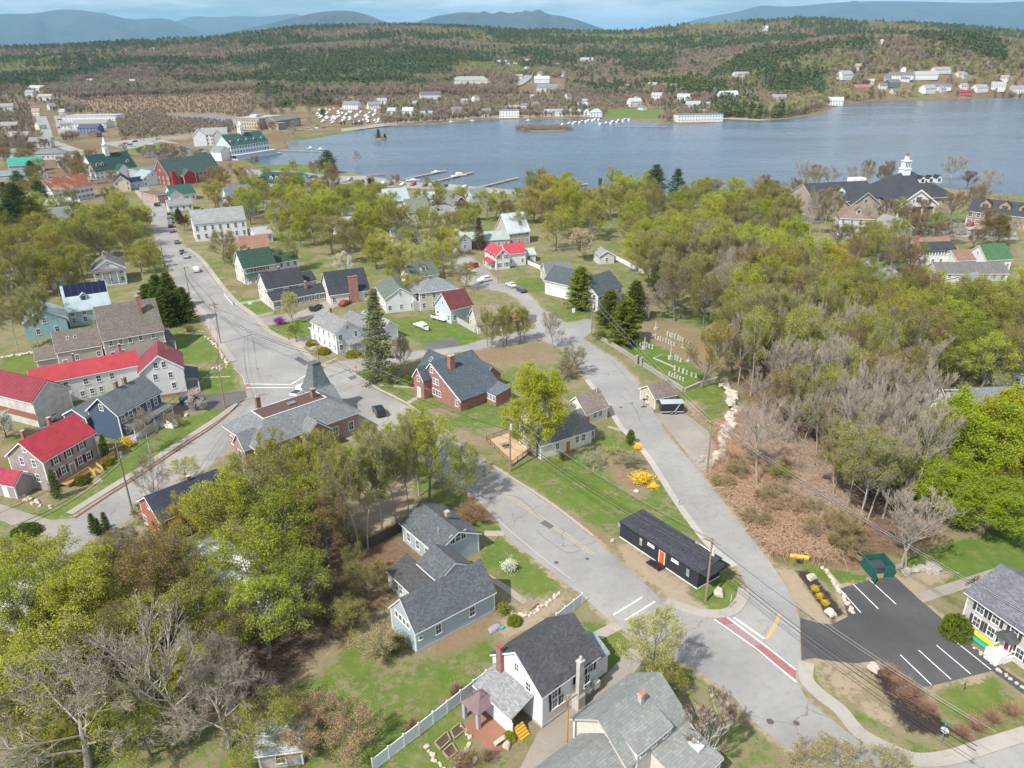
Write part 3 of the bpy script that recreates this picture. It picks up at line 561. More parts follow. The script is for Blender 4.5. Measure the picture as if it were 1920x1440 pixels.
 # trees
def rot_about(v,ax,a):
 return Matrix.Rotation(a,3,ax)@v
def grow(seed,h=14.0,spread=0.8,trunk=0.22,r0=0.28,levels=4,stems=1,up=0.35,wig=0.14,limbs=15,R=0.36,low=0.42,twist=1.0):
 """branching skeleton with a leader and limbs filling a rounded crown: segments (level, a, b, ra, rb) and tips (point, direction)"""
 rr=random.Random(seed);segs=[];tips=[]
 def branch(p,d,length,r,lev):
  n=3 if lev<3 else 2;q=p
  for k in range(n):
   d=(d+Vector((rr.uniform(-1,1),rr.uniform(-1,1),rr.uniform(-0.7,1)))*wig*twist+Vector((0,0,up*0.16))).normalized()
   e=q+d*(length/n);segs.append((lev,q,e,r*(1-0.55*k/n),r*(1-0.55*(k+1)/n)));q=e
   if lev<levels:
    for _ in range(2 if lev<3 and rr.random()<.55 else 1):side(q,d,length*(1-.25*k/n),r*(1-.55*(k+1)/n),lev)
  tips.append((q,d))
  if lev<levels:side(q,d,length*.8,r*.45,lev);side(q,d,length*.8,r*.45,lev)
 def side(q,d,length,r,lev):
  ax=rot_about(d.orthogonal().normalized(),d,rr.uniform(0,2*PI));nd=rot_about(d,ax,spread*rr.uniform(0.5,1.15))
  branch(q,(nd+Vector((0,0,up*.25))).normalized(),length*rr.uniform(.42,.62),r*rr.uniform(.5,.72),lev+1)
 for s in range(stems):
  p=Vector((0,0,-.1))if stems==1 else Vector((rr.uniform(-.3,.3),rr.uniform(-.3,.3),-.1));ln=Vector((rr.uniform(-.05,.05),rr.uniform(-.05,.05),1))if stems==1 else Vector((rr.uniform(-.33,.33),rr.uniform(-.33,.33),1))
  d=ln.normalized();n=9;top_=h*.84;pts=[p]
  for k in range(n):
   d=(d+Vector((rr.uniform(-1,1),rr.uniform(-1,1),0))*.09*twist).normalized();e=pts[-1]+d*(top_/n);segs.append((0,pts[-1],e,r0*(1-.85*k/n),r0*(1-.85*(k+1)/n)));pts.append(e)
  m=max(5,limbs//stems);ph=rr.uniform(0,6.28)
  for i in range(m):
   t=trunk+(0.97-trunk)*((i+.5)/m)**.85;f_=t*n;k=min(int(f_),n-1);q=pts[k].lerp(pts[k+1],f_-k);zt=q.z/h
   prof=math.sqrt(max(.05,1-((zt-low)/(0.98-low)if zt>low else (low-zt)/(low+.25))**2));az=ph+i*2.4+rr.uniform(-.4,.4);el=(0.35+0.75*(zt-trunk))*rr.uniform(.8,1.2)+up*.35
   dd=Vector((math.cos(az)*math.cos(el),math.sin(az)*math.cos(el),math.sin(el)));branch(q,dd,max(h*R*prof*rr.uniform(.8,1.1),h*.07),r0*.42*(1-.6*t),1)
 tz=max(t_[0].z for t_ in tips);k=h/tz
 return [(l,a*k,b*k,ra,rb)for l,a,b,ra,rb in segs],[(a*k,d)for a,d in tips]
def leaf_quads(cen,size,rr,flat=0.0,aspect=1.0,nrm=None):
 """numpy cloud of little quads"""
 n=len(cen);a=rr.normal(size=(n,3));a[:,2]*=(1-flat);a/=np.linalg.norm(a,axis=1)[:,None]+1e-9
 b=rr.normal(size=(n,3));b-=a*np.sum(a*b,1)[:,None];b/=np.linalg.norm(b,axis=1)[:,None]+1e-9
 s=size*rr.uniform(0.55,1.25,(n,1));u=a*s*0.5;v=b*s*0.5*aspect
 V=np.stack([cen-u*0.9-v*0.25,cen+v*0.9-u*.15,cen+u*0.95+v*.2,cen-v*0.85+u*.1],1).reshape(-1,3)
 return V
def mesh_np(name,parts,mats):
 """parts: list of (verts Nx3 as consecutive quads, material index)"""
 V=np.concatenate([p for p,_ in parts]);n=len(V)//4
 me=bpy.data.meshes.new(name);me.vertices.add(len(V));me.vertices.foreach_set('co',V.ravel().astype(np.float32))
 me.loops.add(n*4);me.loops.foreach_set('vertex_index',np.arange(n*4,dtype=np.int32))
 me.polygons.add(n);me.polygons.foreach_set('loop_start',np.arange(0,n*4,4,dtype=np.int32));me.polygons.foreach_set('loop_total',np.full(n,4,np.int32))
 mi=np.concatenate([np.full(len(p)//4,k,np.int32)for p,k in parts]);
 for m_ in mats:me.materials.append(m_)
 me.polygons.foreach_set('material_index',mi);me.update(calc_edges=True);return me
def twig_quads(P0,P1,w):
 """two crossed slivers for each twig"""
 d=P1-P0;d/=np.linalg.norm(d,axis=1)[:,None]+1e-9
 ref=np.tile([0.3,0.5,0.81],(len(P0),1));u=np.cross(d,ref);u/=np.linalg.norm(u,axis=1)[:,None]+1e-9;v=np.cross(d,u)
 out=[]
 for s in (u,v):
  out.append(np.stack([P0-s*w/2,P0+s*w/2,P1+s*w*0.18,P1-s*w*0.18],1).reshape(-1,3))
 return np.concatenate(out)
def skeleton_mesh(name,segs,maxlev,mat,thin=0.02):
 b=MB()
 for l,a,c,ra,rb in segs:
  if l<=maxlev:b.tube(a,c,max(ra,thin),max(rb,thin),7 if l==0 else 5 if l==1 else 4 if l==2 else 3,cap=False)
 return b.mesh(name,mat)
LEAF=leaf((1.5,1.47,1.0));BARKS={'grey':bark((0.20,0.185,0.165)),'dark':bark((0.10,0.085,0.07)),'pale':bark((0.36,0.325,0.275)),'brown':bark((0.15,0.11,0.085)),'white':bark((0.6,0.57,0.52))}
TWIG={k:bark(c)for k,c in (('grey',(0.3,0.265,0.215)),('brown',(0.19,0.135,0.10)),('pale',(0.37,0.315,0.25)),('tan',(0.34,0.22,0.15)),('purple',(0.2,0.155,0.15)))}
def deciduous(seed,kind,h=14.0,leaves=6000,size=0.30,bk='grey',tw='grey',spread=0.8,trunk=0.22,stems=1,r0=0.26,twn=1,clump=0.4,up=0.35,twigw=.03,**kw):
 rr=np.random.default_rng(seed);segs,tips=grow(seed,h,spread,trunk,r0,stems=stems,up=up,**kw)
 tm=skeleton_mesh('trunk',segs,2 if kind=='leafy' else 3,BARKS[bk])
 fine=[(a,b)for l,a,b,ra,rb in segs if l>=3];A=np.array([a for a,b in fine]);B_=np.array([b for a,b in fine]);parts=[(twig_quads(A,B_,twigw),0)];base=np.concatenate([B_,(A+B_)/2])
 if twn:
  PA,PB=[],[]
  for k in range(twn):
   t_=rr.uniform(0.2,1,(len(A),1));o_=A+(B_-A)*t_;dd=(B_-A);ln=np.linalg.norm(dd,axis=1)[:,None]
   nd=dd/(ln+1e-9)+rr.normal(size=dd.shape)*0.6+np.array([0,0,0.2]);nd/=np.linalg.norm(nd,axis=1)[:,None]
   PA.append(o_);PB.append(o_+nd*rr.uniform(0.4,1.1,(len(A),1))*0.045*h)
  PA=np.concatenate(PA);PB=np.concatenate(PB);parts.append((twig_quads(PA,PB,twigw*.8),0));base=np.concatenate([PB,base])
 if leaves:
  k=rr.integers(0,len(base),leaves);cen=base[k]+rr.normal(size=(leaves,3))*clump*np.array([1,1,0.8]);cen[:,2]=np.maximum(cen[:,2],h*0.1)
  parts.append((leaf_quads(cen,size,rr,0.25),1))
 return tm,mesh_np('crown',parts,[TWIG[tw],LEAF])
def conifer(seed,kind,h=12.0,r=3.0,n=4200,size=0.32,bk='dark'):
 rr=np.random.default_rng(seed);b=MB();cen=[];P0=[];P1=[]
 b.tube((0,0,-0.1),(0,0,h*0.5),0.026*h*.6,0.016*h*.6,7,cap=False);b.tube((0,0,h*0.5),(0,0,h*0.98),0.016*h*.6,0.02,5,cap=False)
 if kind=='pine':z=h*0.22;step=h*0.055
 elif kind=='spruce':z=h*0.06;step=h*0.032
 else:z=h*0.03;step=h*0.03
 while z<h*0.985:
  t_=(z/h);k=rr.integers(5,8)
  if kind=='pine':rad=r*(1-max(0,(t_-0.45)/0.58)**1.4)*(0.55+0.45*min(1,t_/0.4))*rr.uniform(0.7,1.12)
  elif kind=='spruce':rad=r*(1-t_)**0.85*rr.uniform(0.72,1.12)+0.15
  else:rad=r*(1-t_**1.8)**0.7*rr.uniform(0.9,1.06)+0.08
  ph=rr.uniform(0,6.28)
  for q in range(k):
   a=ph+q*6.283/k+rr.uniform(-.3,.3);L_=rad*rr.uniform(0.7,1.1);dz=(0.18 if kind=='pine' else -0.28 if kind=='spruce' else 0.5)*L_
   p0=np.array([0,0,z]);p1=np.array([math.cos(a)*L_,math.sin(a)*L_,z+dz*rr.uniform(.6,1.3)])
   P0.append(p0);P1.append(p1);m_=max(3,int(n/(h/step*6.0)*(0.5+L_/r)))
   tt=rr.uniform(0.18,1.0,(m_,1))**0.7;c=p0+(p1-p0)*tt;c=c+rr.normal(size=c.shape)*np.array([0.11,0.11,0.055])*r*(0.6 if kind!='pine' else 1.0)
   cen.append(c)
  z+=step*rr.uniform(0.8,1.2)
 tm=b.mesh('trunk',BARKS[bk]);cen=np.concatenate(cen)
 parts=[(twig_quads(np.array(P0),np.array(P1),0.06 if kind!='cedar' else 0.02),0),(leaf_quads(cen,size,rr,0.45,0.7),1)]
 return tm,mesh_np('crown',parts,[TWIG['brown'],LEAF])
def shrub(seed,h=1.6,r=1.2,n=900,size=0.16,stems=40,tw='brown',dome=True,twigw=0.03):
 rr=np.random.default_rng(seed);a=rr.uniform(0,6.283,stems);e=np.abs(rr.normal(0,0.55,stems))if dome else rr.uniform(0,0.5,stems)
 P0=np.stack([np.cos(a)*0.15*r,np.sin(a)*0.15*r,np.zeros(stems)],1)
 rad=np.sin(e)*r*rr.uniform(.8,1.15,stems);P1=np.stack([np.cos(a)*rad,np.sin(a)*rad,np.cos(e)*h*rr.uniform(.75,1.05,stems)],1);P1[:,2]=np.maximum(P1[:,2],0.2*h)
 Q=P0+(P1-P0)*rr.uniform(.35,.8,(stems,1));Q1=Q+(P1-P0)*0.4+rr.normal(size=(stems,3))*0.18*r
 sm=mesh_np('stem',[(twig_quads(np.concatenate([P0,Q]),np.concatenate([P1,Q1]),twigw),0)],[TWIG[tw]])
 ends=np.concatenate([P1,Q1,Q]);k=rr.integers(0,len(ends),max(n,1));c=ends[k]+rr.normal(size=(max(n,1),3))*0.17*r;c[:,2]=np.maximum(c[:,2],0.05)
 return sm,mesh_np('crown',[(leaf_quads(c,size,rr,0.2),0)],[LEAF])
def hedge_mesh(seed,n=2600,size=0.13,box=False):
 """clipped bush of unit radius and height: leaves on and under a dome"""
 rr=np.random.default_rng(seed);d=rr.normal(size=(n,3));d[:,2]=np.abs(d[:,2]);d/=np.linalg.norm(d,axis=1)[:,None]
 if box:d=d/np.max(np.abs(d)*np.array([1,1,1]),axis=1)[:,None]*0.9
 c=d*rr.uniform(0.78,1.03,(n,1))*(1+0.07*np.sin(d[:,:1]*7+seed)*np.cos(d[:,1:2]*6))
 i=120;dd=rr.normal(size=(i,3));dd[:,2]=np.abs(dd[:,2]);dd/=np.linalg.norm(dd,axis=1)[:,None];P1=dd*0.8
 sm=mesh_np('stem',[(twig_quads(P1*0.05,P1,0.03),0)],[TWIG['brown']])
 return sm,mesh_np('crown',[(leaf_quads(c,size,rr,0.1),0)],[LEAF])
PROTO={}
def protos(key,n,fn):
 PROTO[key]=[fn(k)for k in range(n)]
protos('leafy',4,lambda k:deciduous(100+k,'leafy',14,11500,0.19,'grey','brown',0.85,0.2,clump=0.27,twn=0,R=.38))
protos('maple',1,lambda k:deciduous(410+k,'leafy',17,42000,0.24,'grey','brown',0.9,0.16,clump=0.36,twn=0,R=.42,limbs=19,low=.4))
protos('open',4,lambda k:deciduous(140+k,'bud',14,12500,0.17,'grey','brown',0.75,0.2,twn=0,clump=0.28,R=.36,twigw=.02))
protos('bud',4,lambda k:deciduous(120+k,'bud',14,9500,0.14,'grey','brown',0.62,0.22,twn=1,clump=0.3,up=.5,R=.36,twigw=.02))
protos('bare',4,lambda k:deciduous(160+k,'bare',14,260,0.16,'pale','pale',0.85,0.2,twn=1,up=.3,twist=1.7,R=.42,low=.36,limbs=12,r0=.34,twigw=.035))
protos('tall',4,lambda k:deciduous(180+k,'bud',18,7500,0.2,'pale','grey',0.55,0.5,twn=1,clump=0.4,r0=0.2,up=0.6,R=.24,low=.68))
protos('baretall',3,lambda k:deciduous(200+k,'bare',18,0,0.2,'pale','pale',0.6,0.38,twn=0,r0=0.22,up=0.7,R=.27,low=.6,twist=1.3,twigw=.04))
protos('birch',2,lambda k:deciduous(220+k,'bare',9,0,0.2,'white','brown',0.5,0.3,stems=4,twn=1,r0=0.1,up=0.6,R=.3,twigw=.018))
protos('blossom',2,lambda k:deciduous(230+k,'leafy',7,5200,0.19,'dark','brown',0.7,0.14,clump=0.22,r0=0.13,twn=0))
protos('pine',3,lambda k:conifer(240+k,'pine',14,3.6,5200,0.42))
protos('spruce',2,lambda k:conifer(250+k,'spruce',16,3.2,6500,0.34,'grey'))
protos('cedar',2,lambda k:conifer(260+k,'cedar',10,2.4,9000,0.3))
protos('arborvitae',2,lambda k:conifer(270+k,'cedar',4,0.55,2600,0.13))
protos('shrub',3,lambda k:shrub(280+k,1.6,1.2,900,0.14,60))
protos('twiggy',3,lambda k:shrub(290+k,1.6,1.2,500,0.055,260,'tan',True,.022))
protos('flower',2,lambda k:shrub(300+k,1.6,1.2,1700,0.15,60))
protos('hedge',2,lambda k:hedge_mesh(310+k));protos('boxhedge',2,lambda k:hedge_mesh(320+k,3600,0.12,True))
BASEH={'maple':17,'leafy':14,'open':14,'bud':14,'bare':14,'tall':18,'baretall':18,'birch':9,'blossom':7,'pine':14,'spruce':16,'cedar':10,'arborvitae':4,'shrub':1.6,'twiggy':1.6,'flower':1.6,'hedge':1,'boxhedge':1}
def crown_radius(me):
 v=np.empty(len(me.vertices)*3,np.float32);me.vertices.foreach_get('co',v);v=v.reshape(-1,3);return float(np.percentile(np.hypot(v[:,0],v[:,1]),96)),float(np.percentile(v[:,2],99.5))
BASER={k:[crown_radius(c)for _,c in v]for k,v in PROTO.items()}
KSEQ={}
OLIVE=(0.235,0.24,0.05);YGREEN=(0.28,0.31,0.03);GREEN=(0.165,0.205,0.03);BRIGHT=(0.27,0.32,0.03);BUDBR=(0.25,0.19,0.08);PINEG=(0.05,0.085,0.03);PALE=(0.36,0.37,0.16)
TREES=[]
def tree(name,kind,x,y,h,r=None,colr=OLIVE,label=None,cat='tree',group=None,rz=None,z=0.0,var=None):
 if kind=='twiggy' and r and r>=2.2:kind='bud'
 i=KSEQ.get(kind,0);KSEQ[kind]=i+1;k=(i if var is None else var)%len(PROTO[kind]);tm,cm=PROTO[kind][k];br,bh=BASER[kind][k]
 if kind=='blossom' or (kind=='flower' and colr[2]>.3):colr=(colr[0]/1.3,colr[1]/1.2,min(1,colr[2]/.88))
 e=empty(name,(x,y,z),random.uniform(0,6.28)if rz is None else rz)
 sz=h/bh;sx=(r/br)if r else sz;e.scale=(sx,sx,sz)
 a=obj('trunk' if kind not in ('shrub','twiggy','flower','hedge','boxhedge')else 'stem',tm,e);c=obj('crown',cm,e);c.color=(*colr,1);a.color=(*colr,1)
 tag(e,label,cat,group);TREES.append((x,y,r or 3));return e
def jit(c,rr,s=0.18):
 k=1+rr.uniform(-s,s);return (min(1,c[0]*k*(1+rr.uniform(-s,s)*.6)),min(1,c[1]*k),min(1,c[2]*k*(1+rr.uniform(-s,s))))
def top(name,kind,tx,ty,h,r,colr,label,cat='tree',group=None,**kw):
 """tree whose highest point is seen at (tx, ty)"""
 q=P(tx,ty,h);return tree(name,kind,q.x,q.y,h,r,colr,label,cat,group,**kw)
def foot(name,kind,bx,by,h,r,colr,label,cat='tree',group=None,**kw):
 q=P(bx,by,0);return tree(name,kind,q.x,q.y,h,r,colr,label,cat,group,**kw)
 # far woods: one mass, thousands of small trees set on the hills
def low_tree(seed,kind):
 rr=np.random.default_rng(seed);parts=[]
 if kind=='bare':
  n=90;a=rr.uniform(0,6.283,n);e=rr.uniform(0.1,1.15,n);P0=np.stack([rr.normal(0,.3,n),rr.normal(0,.3,n),rr.uniform(3,7,n)],1)
  d=np.stack([np.sin(e)*np.cos(a),np.sin(e)*np.sin(a),np.cos(e)],1);P1=P0+d*rr.uniform(2.5,5.5,(n,1));parts.append((twig_quads(P0,P1,0.22),0))
  parts.append((twig_quads(np.array([[0,0,-.5]]),np.array([[0,0,8.0]]),0.5),0))
  c=P1[rr.integers(0,n,60)]+rr.normal(size=(60,3))*.5;parts.append((leaf_quads(c,0.7,rr),1))
 elif kind=='leafy':
  parts.append((twig_quads(np.array([[0,0,-.5]]),np.array([[0,0,7.0]]),0.5),0));n=150
  cc=rr.normal(size=(12,3))*np.array([1.9,1.9,1.8])+np.array([0,0,7.5]);c=cc[rr.integers(0,12,n)]+rr.normal(size=(n,3))*0.9;parts.append((leaf_quads(c,1.0,rr,.2),1))
 else:
  parts.append((twig_quads(np.array([[0,0,-.5]]),np.array([[0,0,12.5]]),0.45),0));n=170
  z=rr.uniform(3,13,n);rad=np.minimum(1,z/5.5)*(1-(z/13.6)**3)*3.9*rr.uniform(.4,1.12,n);a=rr.uniform(0,6.283,n)
  parts.append((leaf_quads(np.stack([np.cos(a)*rad,np.sin(a)*rad,z],1),1.35,rr,.35),1))
 return mesh_np('wood_tree',parts,[FARTWIG[kind],FARLEAF[kind]])
def far_mat(name,c,var):
 t=NT(name);oi=t.n('ShaderNodeObjectInfo');g=t.n('ShaderNodeNewGeometry');hs=t.n('ShaderNodeHueSaturation');hs.inputs['Color'].default_value=c4(c)
 n=t.noise(0.006,4,vec=t.pos())
 t.l(t.rng(t.math('ADD',t.math('MULTIPLY',oi.outputs['Random'],.6),t.math('MULTIPLY',g.outputs['Random Per Island'],.4)),0,1,1-var,1+var),hs.inputs['Value'])
 t.l(t.rng(n,.35,.65,.47,.53),hs.inputs['Hue']);t.l(hs.outputs[0],t.b.inputs['Base Color']);t.rough(.95);t.b.inputs['Specular IOR Level'].default_value=.1
 return t.m
FARTWIG={'bare':far_mat('far_twig',(0.3,0.245,0.19),.25),'leafy':far_mat('far_twig_b',(0.16,0.13,0.1),.2),'pine':far_mat('far_twig_c',(0.09,0.07,0.055),.2)}
FARLEAF={'bare':far_mat('far_bud',(0.32,0.26,0.175),.3),'leafy':far_mat('far_leaf',(0.27,0.275,0.085),.4),'pine':far_mat('far_needle',(0.115,0.145,0.06),.35)}
def survey(x,y,z):
 """where points of the place lie in the survey picture"""
 d=np.stack([x,y,z-HC],1);f_=d@np.array(vF);return 960+FPX*(d@np.array(vR))/f_,720-FPX*(d@np.array(vU))/f_
def forest():
 pc=bpy.data.collections.new('wood_tree_kinds');kinds=['bare']*3+['leafy']*3+['pine']*3
 for i,k in enumerate(kinds):
  o=bpy.data.objects.new('%02d_wood_tree'%i,low_tree(500+i,k));pc.objects.link(o)
 rr=np.random.default_rng(21);N=230000
 th=rr.uniform(math.radians(-45),math.radians(45),N);u=rr.random(N);r=480*((3650/480)**u)
 x=r*np.sin(th);y=r*np.cos(th)
 keep=np.ones(N,bool);sd=np.full(N,-99.0);k=np.where(r<1400)[0];sd[k]=np.maximum(sdist(x[k],y[k],LAKE),sdist(x[k],y[k],POND));keep&=sd<-9
 # density falls off on open ground and near roads and lots
 den=np.full(N,0.0);wood=r>900
 den[wood]=0.75
 # outline of the open town beside the water: no wood there
 z=height(x,y);sx,sy=survey(x,y,z)
 for q in CLEAR:keep&=~inside(sx,sy,q)
 for q,d_ in LIGHTW:den[inside(sx,sy,q)]=d_
 fr=np.array(FAR_ROAD)
 for a in fr[::2]:keep&=np.hypot(x-a[0],y-a[1])>13
 for a in FAR_HOUSES:keep&=np.hypot(x-a[0],y-a[1])>a[2]
 den*=np.clip(1.3-r/5200,0.5,1.2)
 keep&=rr.random(N)<den
 x,y,r,th,z,sx,sy=x[keep],y[keep],r[keep],th[keep],z[keep],sx[keep],sy[keep]
 n1=vnoise(x,y,240,31);n2=vnoise(x,y,70,32);n3=vnoise(x,y,420,33)
 pine=(n1*.45+n2*.4+vnoise(x,y,28,38)*.15)+0.10*np.clip((r-1500)/1500,0,1)+0.02*np.exp(-((th-0.0)/.22)**2)
 for q,d_ in PINEZ:pine+=np.where(inside(sx,sy,q),d_,0)
 kind=np.where(pine+rr.normal(0,.07,len(x))>0.63,2,np.where(n3+rr.normal(0,.14,len(x))>0.58,1,0))
 idx=kind*3+rr.integers(0,3,len(x))
 scl=rr.uniform(0.7,1.25,len(x))*np.where(kind==2,1.1,0.95)*np.clip(0.85+r/9000,.85,1.2)
 for q,s_ in LOWZ:
  k=inside(sx,sy,q);scl[k]*=s_;idx[k&(rr.random(len(x))<.9)]=0
 me=bpy.data.meshes.new('woods');me.vertices.add(len(x));me.vertices.foreach_set('co',np.stack([x,y,z-.2],1).astype(np.float32).ravel())
 for nm,ty,arr in (('kind','INT',idx.astype(np.int32)),('size','FLOAT',scl.astype(np.float32)),('turn','FLOAT',rr.uniform(0,6.28,len(x)).astype(np.float32))):
  at=me.attributes.new(nm,ty,'POINT');at.data.foreach_set('value',arr)
 o=obj('woods',me);tag(o,'hillside woods of bare trees and dark pines beyond the lake','woods',kind='stuff')
 g=bpy.data.node_groups.new('set_trees','GeometryNodeTree')
 g.interface.new_socket('Geometry',in_out='INPUT',socket_type='NodeSocketGeometry');g.interface.new_socket('Geometry',in_out='OUTPUT',socket_type='NodeSocketGeometry')
 gi=g.nodes.new('NodeGroupInput');go=g.nodes.new('NodeGroupOutput');ip=g.nodes.new('GeometryNodeInstanceOnPoints');ci=g.nodes.new('GeometryNodeCollectionInfo')
 ci.inputs['Collection'].default_value=pc;ci.inputs['Separate Children'].default_value=True;ci.inputs['Reset Children'].default_value=True
 def attr(nm,ty):
  a=g.nodes.new('GeometryNodeInputNamedAttribute');a.data_type=ty;a.inputs['Name'].default_value=nm;return a.outputs[0]
 cx=g.nodes.new('ShaderNodeCombineXYZ');g.links.new(attr('turn','FLOAT'),cx.inputs[2])
 ip.inputs['Pick Instance'].default_value=True
 g.links.new(gi.outputs[0],ip.inputs['Points']);g.links.new(ci.outputs[0],ip.inputs['Instance']);g.links.new(attr('kind','INT'),ip.inputs['Instance Index'])
 er=g.nodes.new('FunctionNodeEulerToRotation');g.links.new(cx.outputs[0],er.inputs[0]);g.links.new(er.outputs[0],ip.inputs['Rotation'])
 g.links.new(attr('size','FLOAT'),ip.inputs['Scale']);g.links.new(ip.outputs[0],go.inputs[0])
 md=o.modifiers.new('set_trees','NODES');md.node_group=g
 print('woods',len(x))
CLEAR=[[(-400,330),(0,300),(150,262),(260,262),(330,255),(440,250),(480,205),(590,200),(640,240),(720,236),(1920,330),(1920,1440),(-400,1440)],[(590,200),(715,200),(715,236),(590,240)],[(850,150),(920,150),(920,168),(850,168)],[(975,145),(1060,147),(1060,175),(970,180)],[(1138,205),(1240,205),(1250,226),(1138,224)],[(55,195),(100,198),(116,262),(150,300),(70,268)],[(185,255),(345,265),(440,300),(260,300)],[(98,214),(215,215),(225,252),(105,258)]]
LIGHTW=[([(0,170),(140,180),(150,262),(0,300)],.22),([(215,180),(480,178),(480,215),(430,252),(330,262),(225,258)],.6),([(120,190),(215,185),(215,214),(120,214)],.4),([(480,180),(640,183),(640,200),(480,205)],.45),([(640,180),(1350,172),(1350,232),(640,245)],.3),([(1350,140),(1920,140),(1920,184),(1560,210),(1350,232)],.4)]
PINEZ=[([(480,90),(860,90),(860,150),(520,150)],.06),([(1280,165),(1360,165),(1360,200),(1280,200)],.3),([(1440,140),(1540,140),(1540,185),(1440,185)],.22),([(0,95),(160,90),(160,170),(0,180)],.05),([(1700,70),(1850,70),(1900,130),(1720,120)],.16),([(1440,85),(1600,75),(1620,150),(1450,140)],-.12),([(120,180),(480,170),(480,240),(120,240)],-.3),([(700,180),(1250,178),(1250,205),(720,205)],-.25),([(0,140),(480,140),(480,178),(0,185)],-.06)]
LOWZ=[([(105,190),(480,172),(480,262),(225,262),(200,222)],.42),([(640,185),(1340,180),(1340,232),(640,245)],.7),([(0,190),(140,190),(150,300),(0,300)],.7)]
FAR_HOUSES=[]
# buildings
MESHC={}
WINGS=[]
def shared(key,fn):
 if key not in MESHC:MESHC[key]=fn()
 return MESHC[key]
TRIMM=plain(TRIM,0.6,var=0.05)
def win_frame(w,h,rails,fm):
 def f():
  b=MB();t_=0.11;d=0.06
  b.box(-w/2-t_,-w/2,-d,0.0,-h/2,h/2);b.box(w/2,w/2+t_,-d,0,-h/2,h/2)
  b.box(-w/2-t_,w/2+t_,-d-.004,0,h/2,h/2+t_*1.2);b.box(-w/2-t_-.04,w/2+t_+.04,-d-.05,0,-h/2-t_,-h/2)
  if rails:b.box(-w/2,w/2,-0.035,-0.012,-0.03,0.03)
  if rails>1:b.box(-0.02,0.02,-0.03,-0.012,-h/2,-0.03);b.box(-0.02,0.02,-0.03,-0.012,0.03,h/2)
  return b.mesh('window',fm)
 return shared(('wf',round(w,2),round(h,2),rails,fm.name),f)
def win_pane(w,h,gm):
 def f():
  b=MB();b.box(-w/2,w/2,-0.012,0.0,-h/2,h/2);return b.mesh('pane',gm)
 return shared(('wp',round(w,2),round(h,2),gm.name),f)
def shut_mesh(w,h,sm):
 def f():
  b=MB();b.box(-w/2,w/2,-0.05,0.0,-h/2,h/2)
  for k in range(5):b.box(-w/2+.05,w/2-.05,-0.062,-0.05,-h/2+.08+k*(h-.16)/5,-h/2+.08+(k+.7)*(h-.16)/5)
  return b.mesh('shutter',sm)
 return shared(('sh',round(w,2),round(h,2),sm.name),f)
class House:
 def __init__(s,name,label,cat='house',at=(0,0),group=None):
  s.root=empty(name,(at[0],at[1],0));tag(s.root,label,cat,group);s.o=Vector((at[0],at[1]));s.wings=[]
 def part(s,b,name,mat,w=None,parent=None):
  if w is None:return b.build(name,mat,parent or s.root)
  o=b.build(name,mat,parent or s.root)
  if parent is None:o.location=(w.c.x-s.o.x,w.c.y-s.o.y,w.z);o.rotation_euler=(0,0,w.a)
  return o
class Wing:pass
def wing_px(A,B,h,ridge=None,end='A',W=None,rise=None,L=None,ang=None,keep='A',z=0.0):
 """eave line seen from A to B at height h; the ridge end seen at a picture point gives depth and rise"""
 a=P(*A,h+z);b=P(*B,h+z);d=Vector((b.x-a.x,b.y-a.y))
 if ang is not None:
  l_=L or d.length;dd=Vector((math.cos(ang),math.sin(ang)))
  if keep=='A':b=a+Vector((dd.x,dd.y,0))*l_
  else:a=b-Vector((dd.x,dd.y,0))*l_
 elif L is not None:
  dd=d.normalized()
  if keep=='A':b=a+Vector((dd.x,dd.y,0))*L
  else:a=b-Vector((dd.x,dd.y,0))*L
 d=Vector((b.x-a.x,b.y-a.y));Ln=d.length;d.normalize();n=Vector((-d.y,d.x))
 if ridge is not None:
  e=a if end=='A' else b;r=ray(*ridge)
  # e + n*q + z*k on the ray: solve for q and k
  u1=Vector((r.y,-r.x));q=(u1.dot(Vector((vC.x-e.x,vC.y-e.y))))/(u1.dot(n))if abs(u1.dot(n))>1e-6 else 4
  hit=Vector((e.x,e.y))+n*q;t_=(hit-Vector((vC.x,vC.y))).length/math.hypot(r.x,r.y);zr=vC.z+r.z*t_
  if W is None:W=2*q;rise=zr-h-z if rise is None else rise
  elif rise is None:
   hit=Vector((e.x,e.y))+n*W/2;lo,hi=h+z,h+z+9
   for _ in range(30):
    md=(lo+hi)/2;dv=Vector((hit.x,hit.y,md))-vC;yy=720-FPX*dv.dot(vU)/dv.dot(vF)
    if yy>ridge[1]:lo=md
    else:hi=md
   rise=lo-h-z
 w=Wing();w.L=Ln;w.W=max(2.0,min(W,30));w.h=h;w.rise=max(0.1,min(rise,9));w.a=math.atan2(d.y,d.x);w.z=z
 c=(Vector((a.x,a.y))+Vector((b.x,b.y)))/2+n*w.W/2;w.c=c;return w
def wing_at(x,y,ang,L,W,h,rise,z=0.0):
 w=Wing();w.c=Vector((x,y));w.a=ang;w.L=L;w.W=W;w.h=h;w.rise=rise;w.z=z;return w
def sub_wing(w0,ox,oy,L,W,h,rise,turn=0.0,z=0.0):
 """a wing placed in the local frame of another"""
 c=Vector((math.cos(w0.a),math.sin(w0.a)));n=Vector((-c.y,c.x));q=w0.c+c*ox+n*oy
 return wing_at(q.x,q.y,w0.a+turn,L,W,h,rise,z)
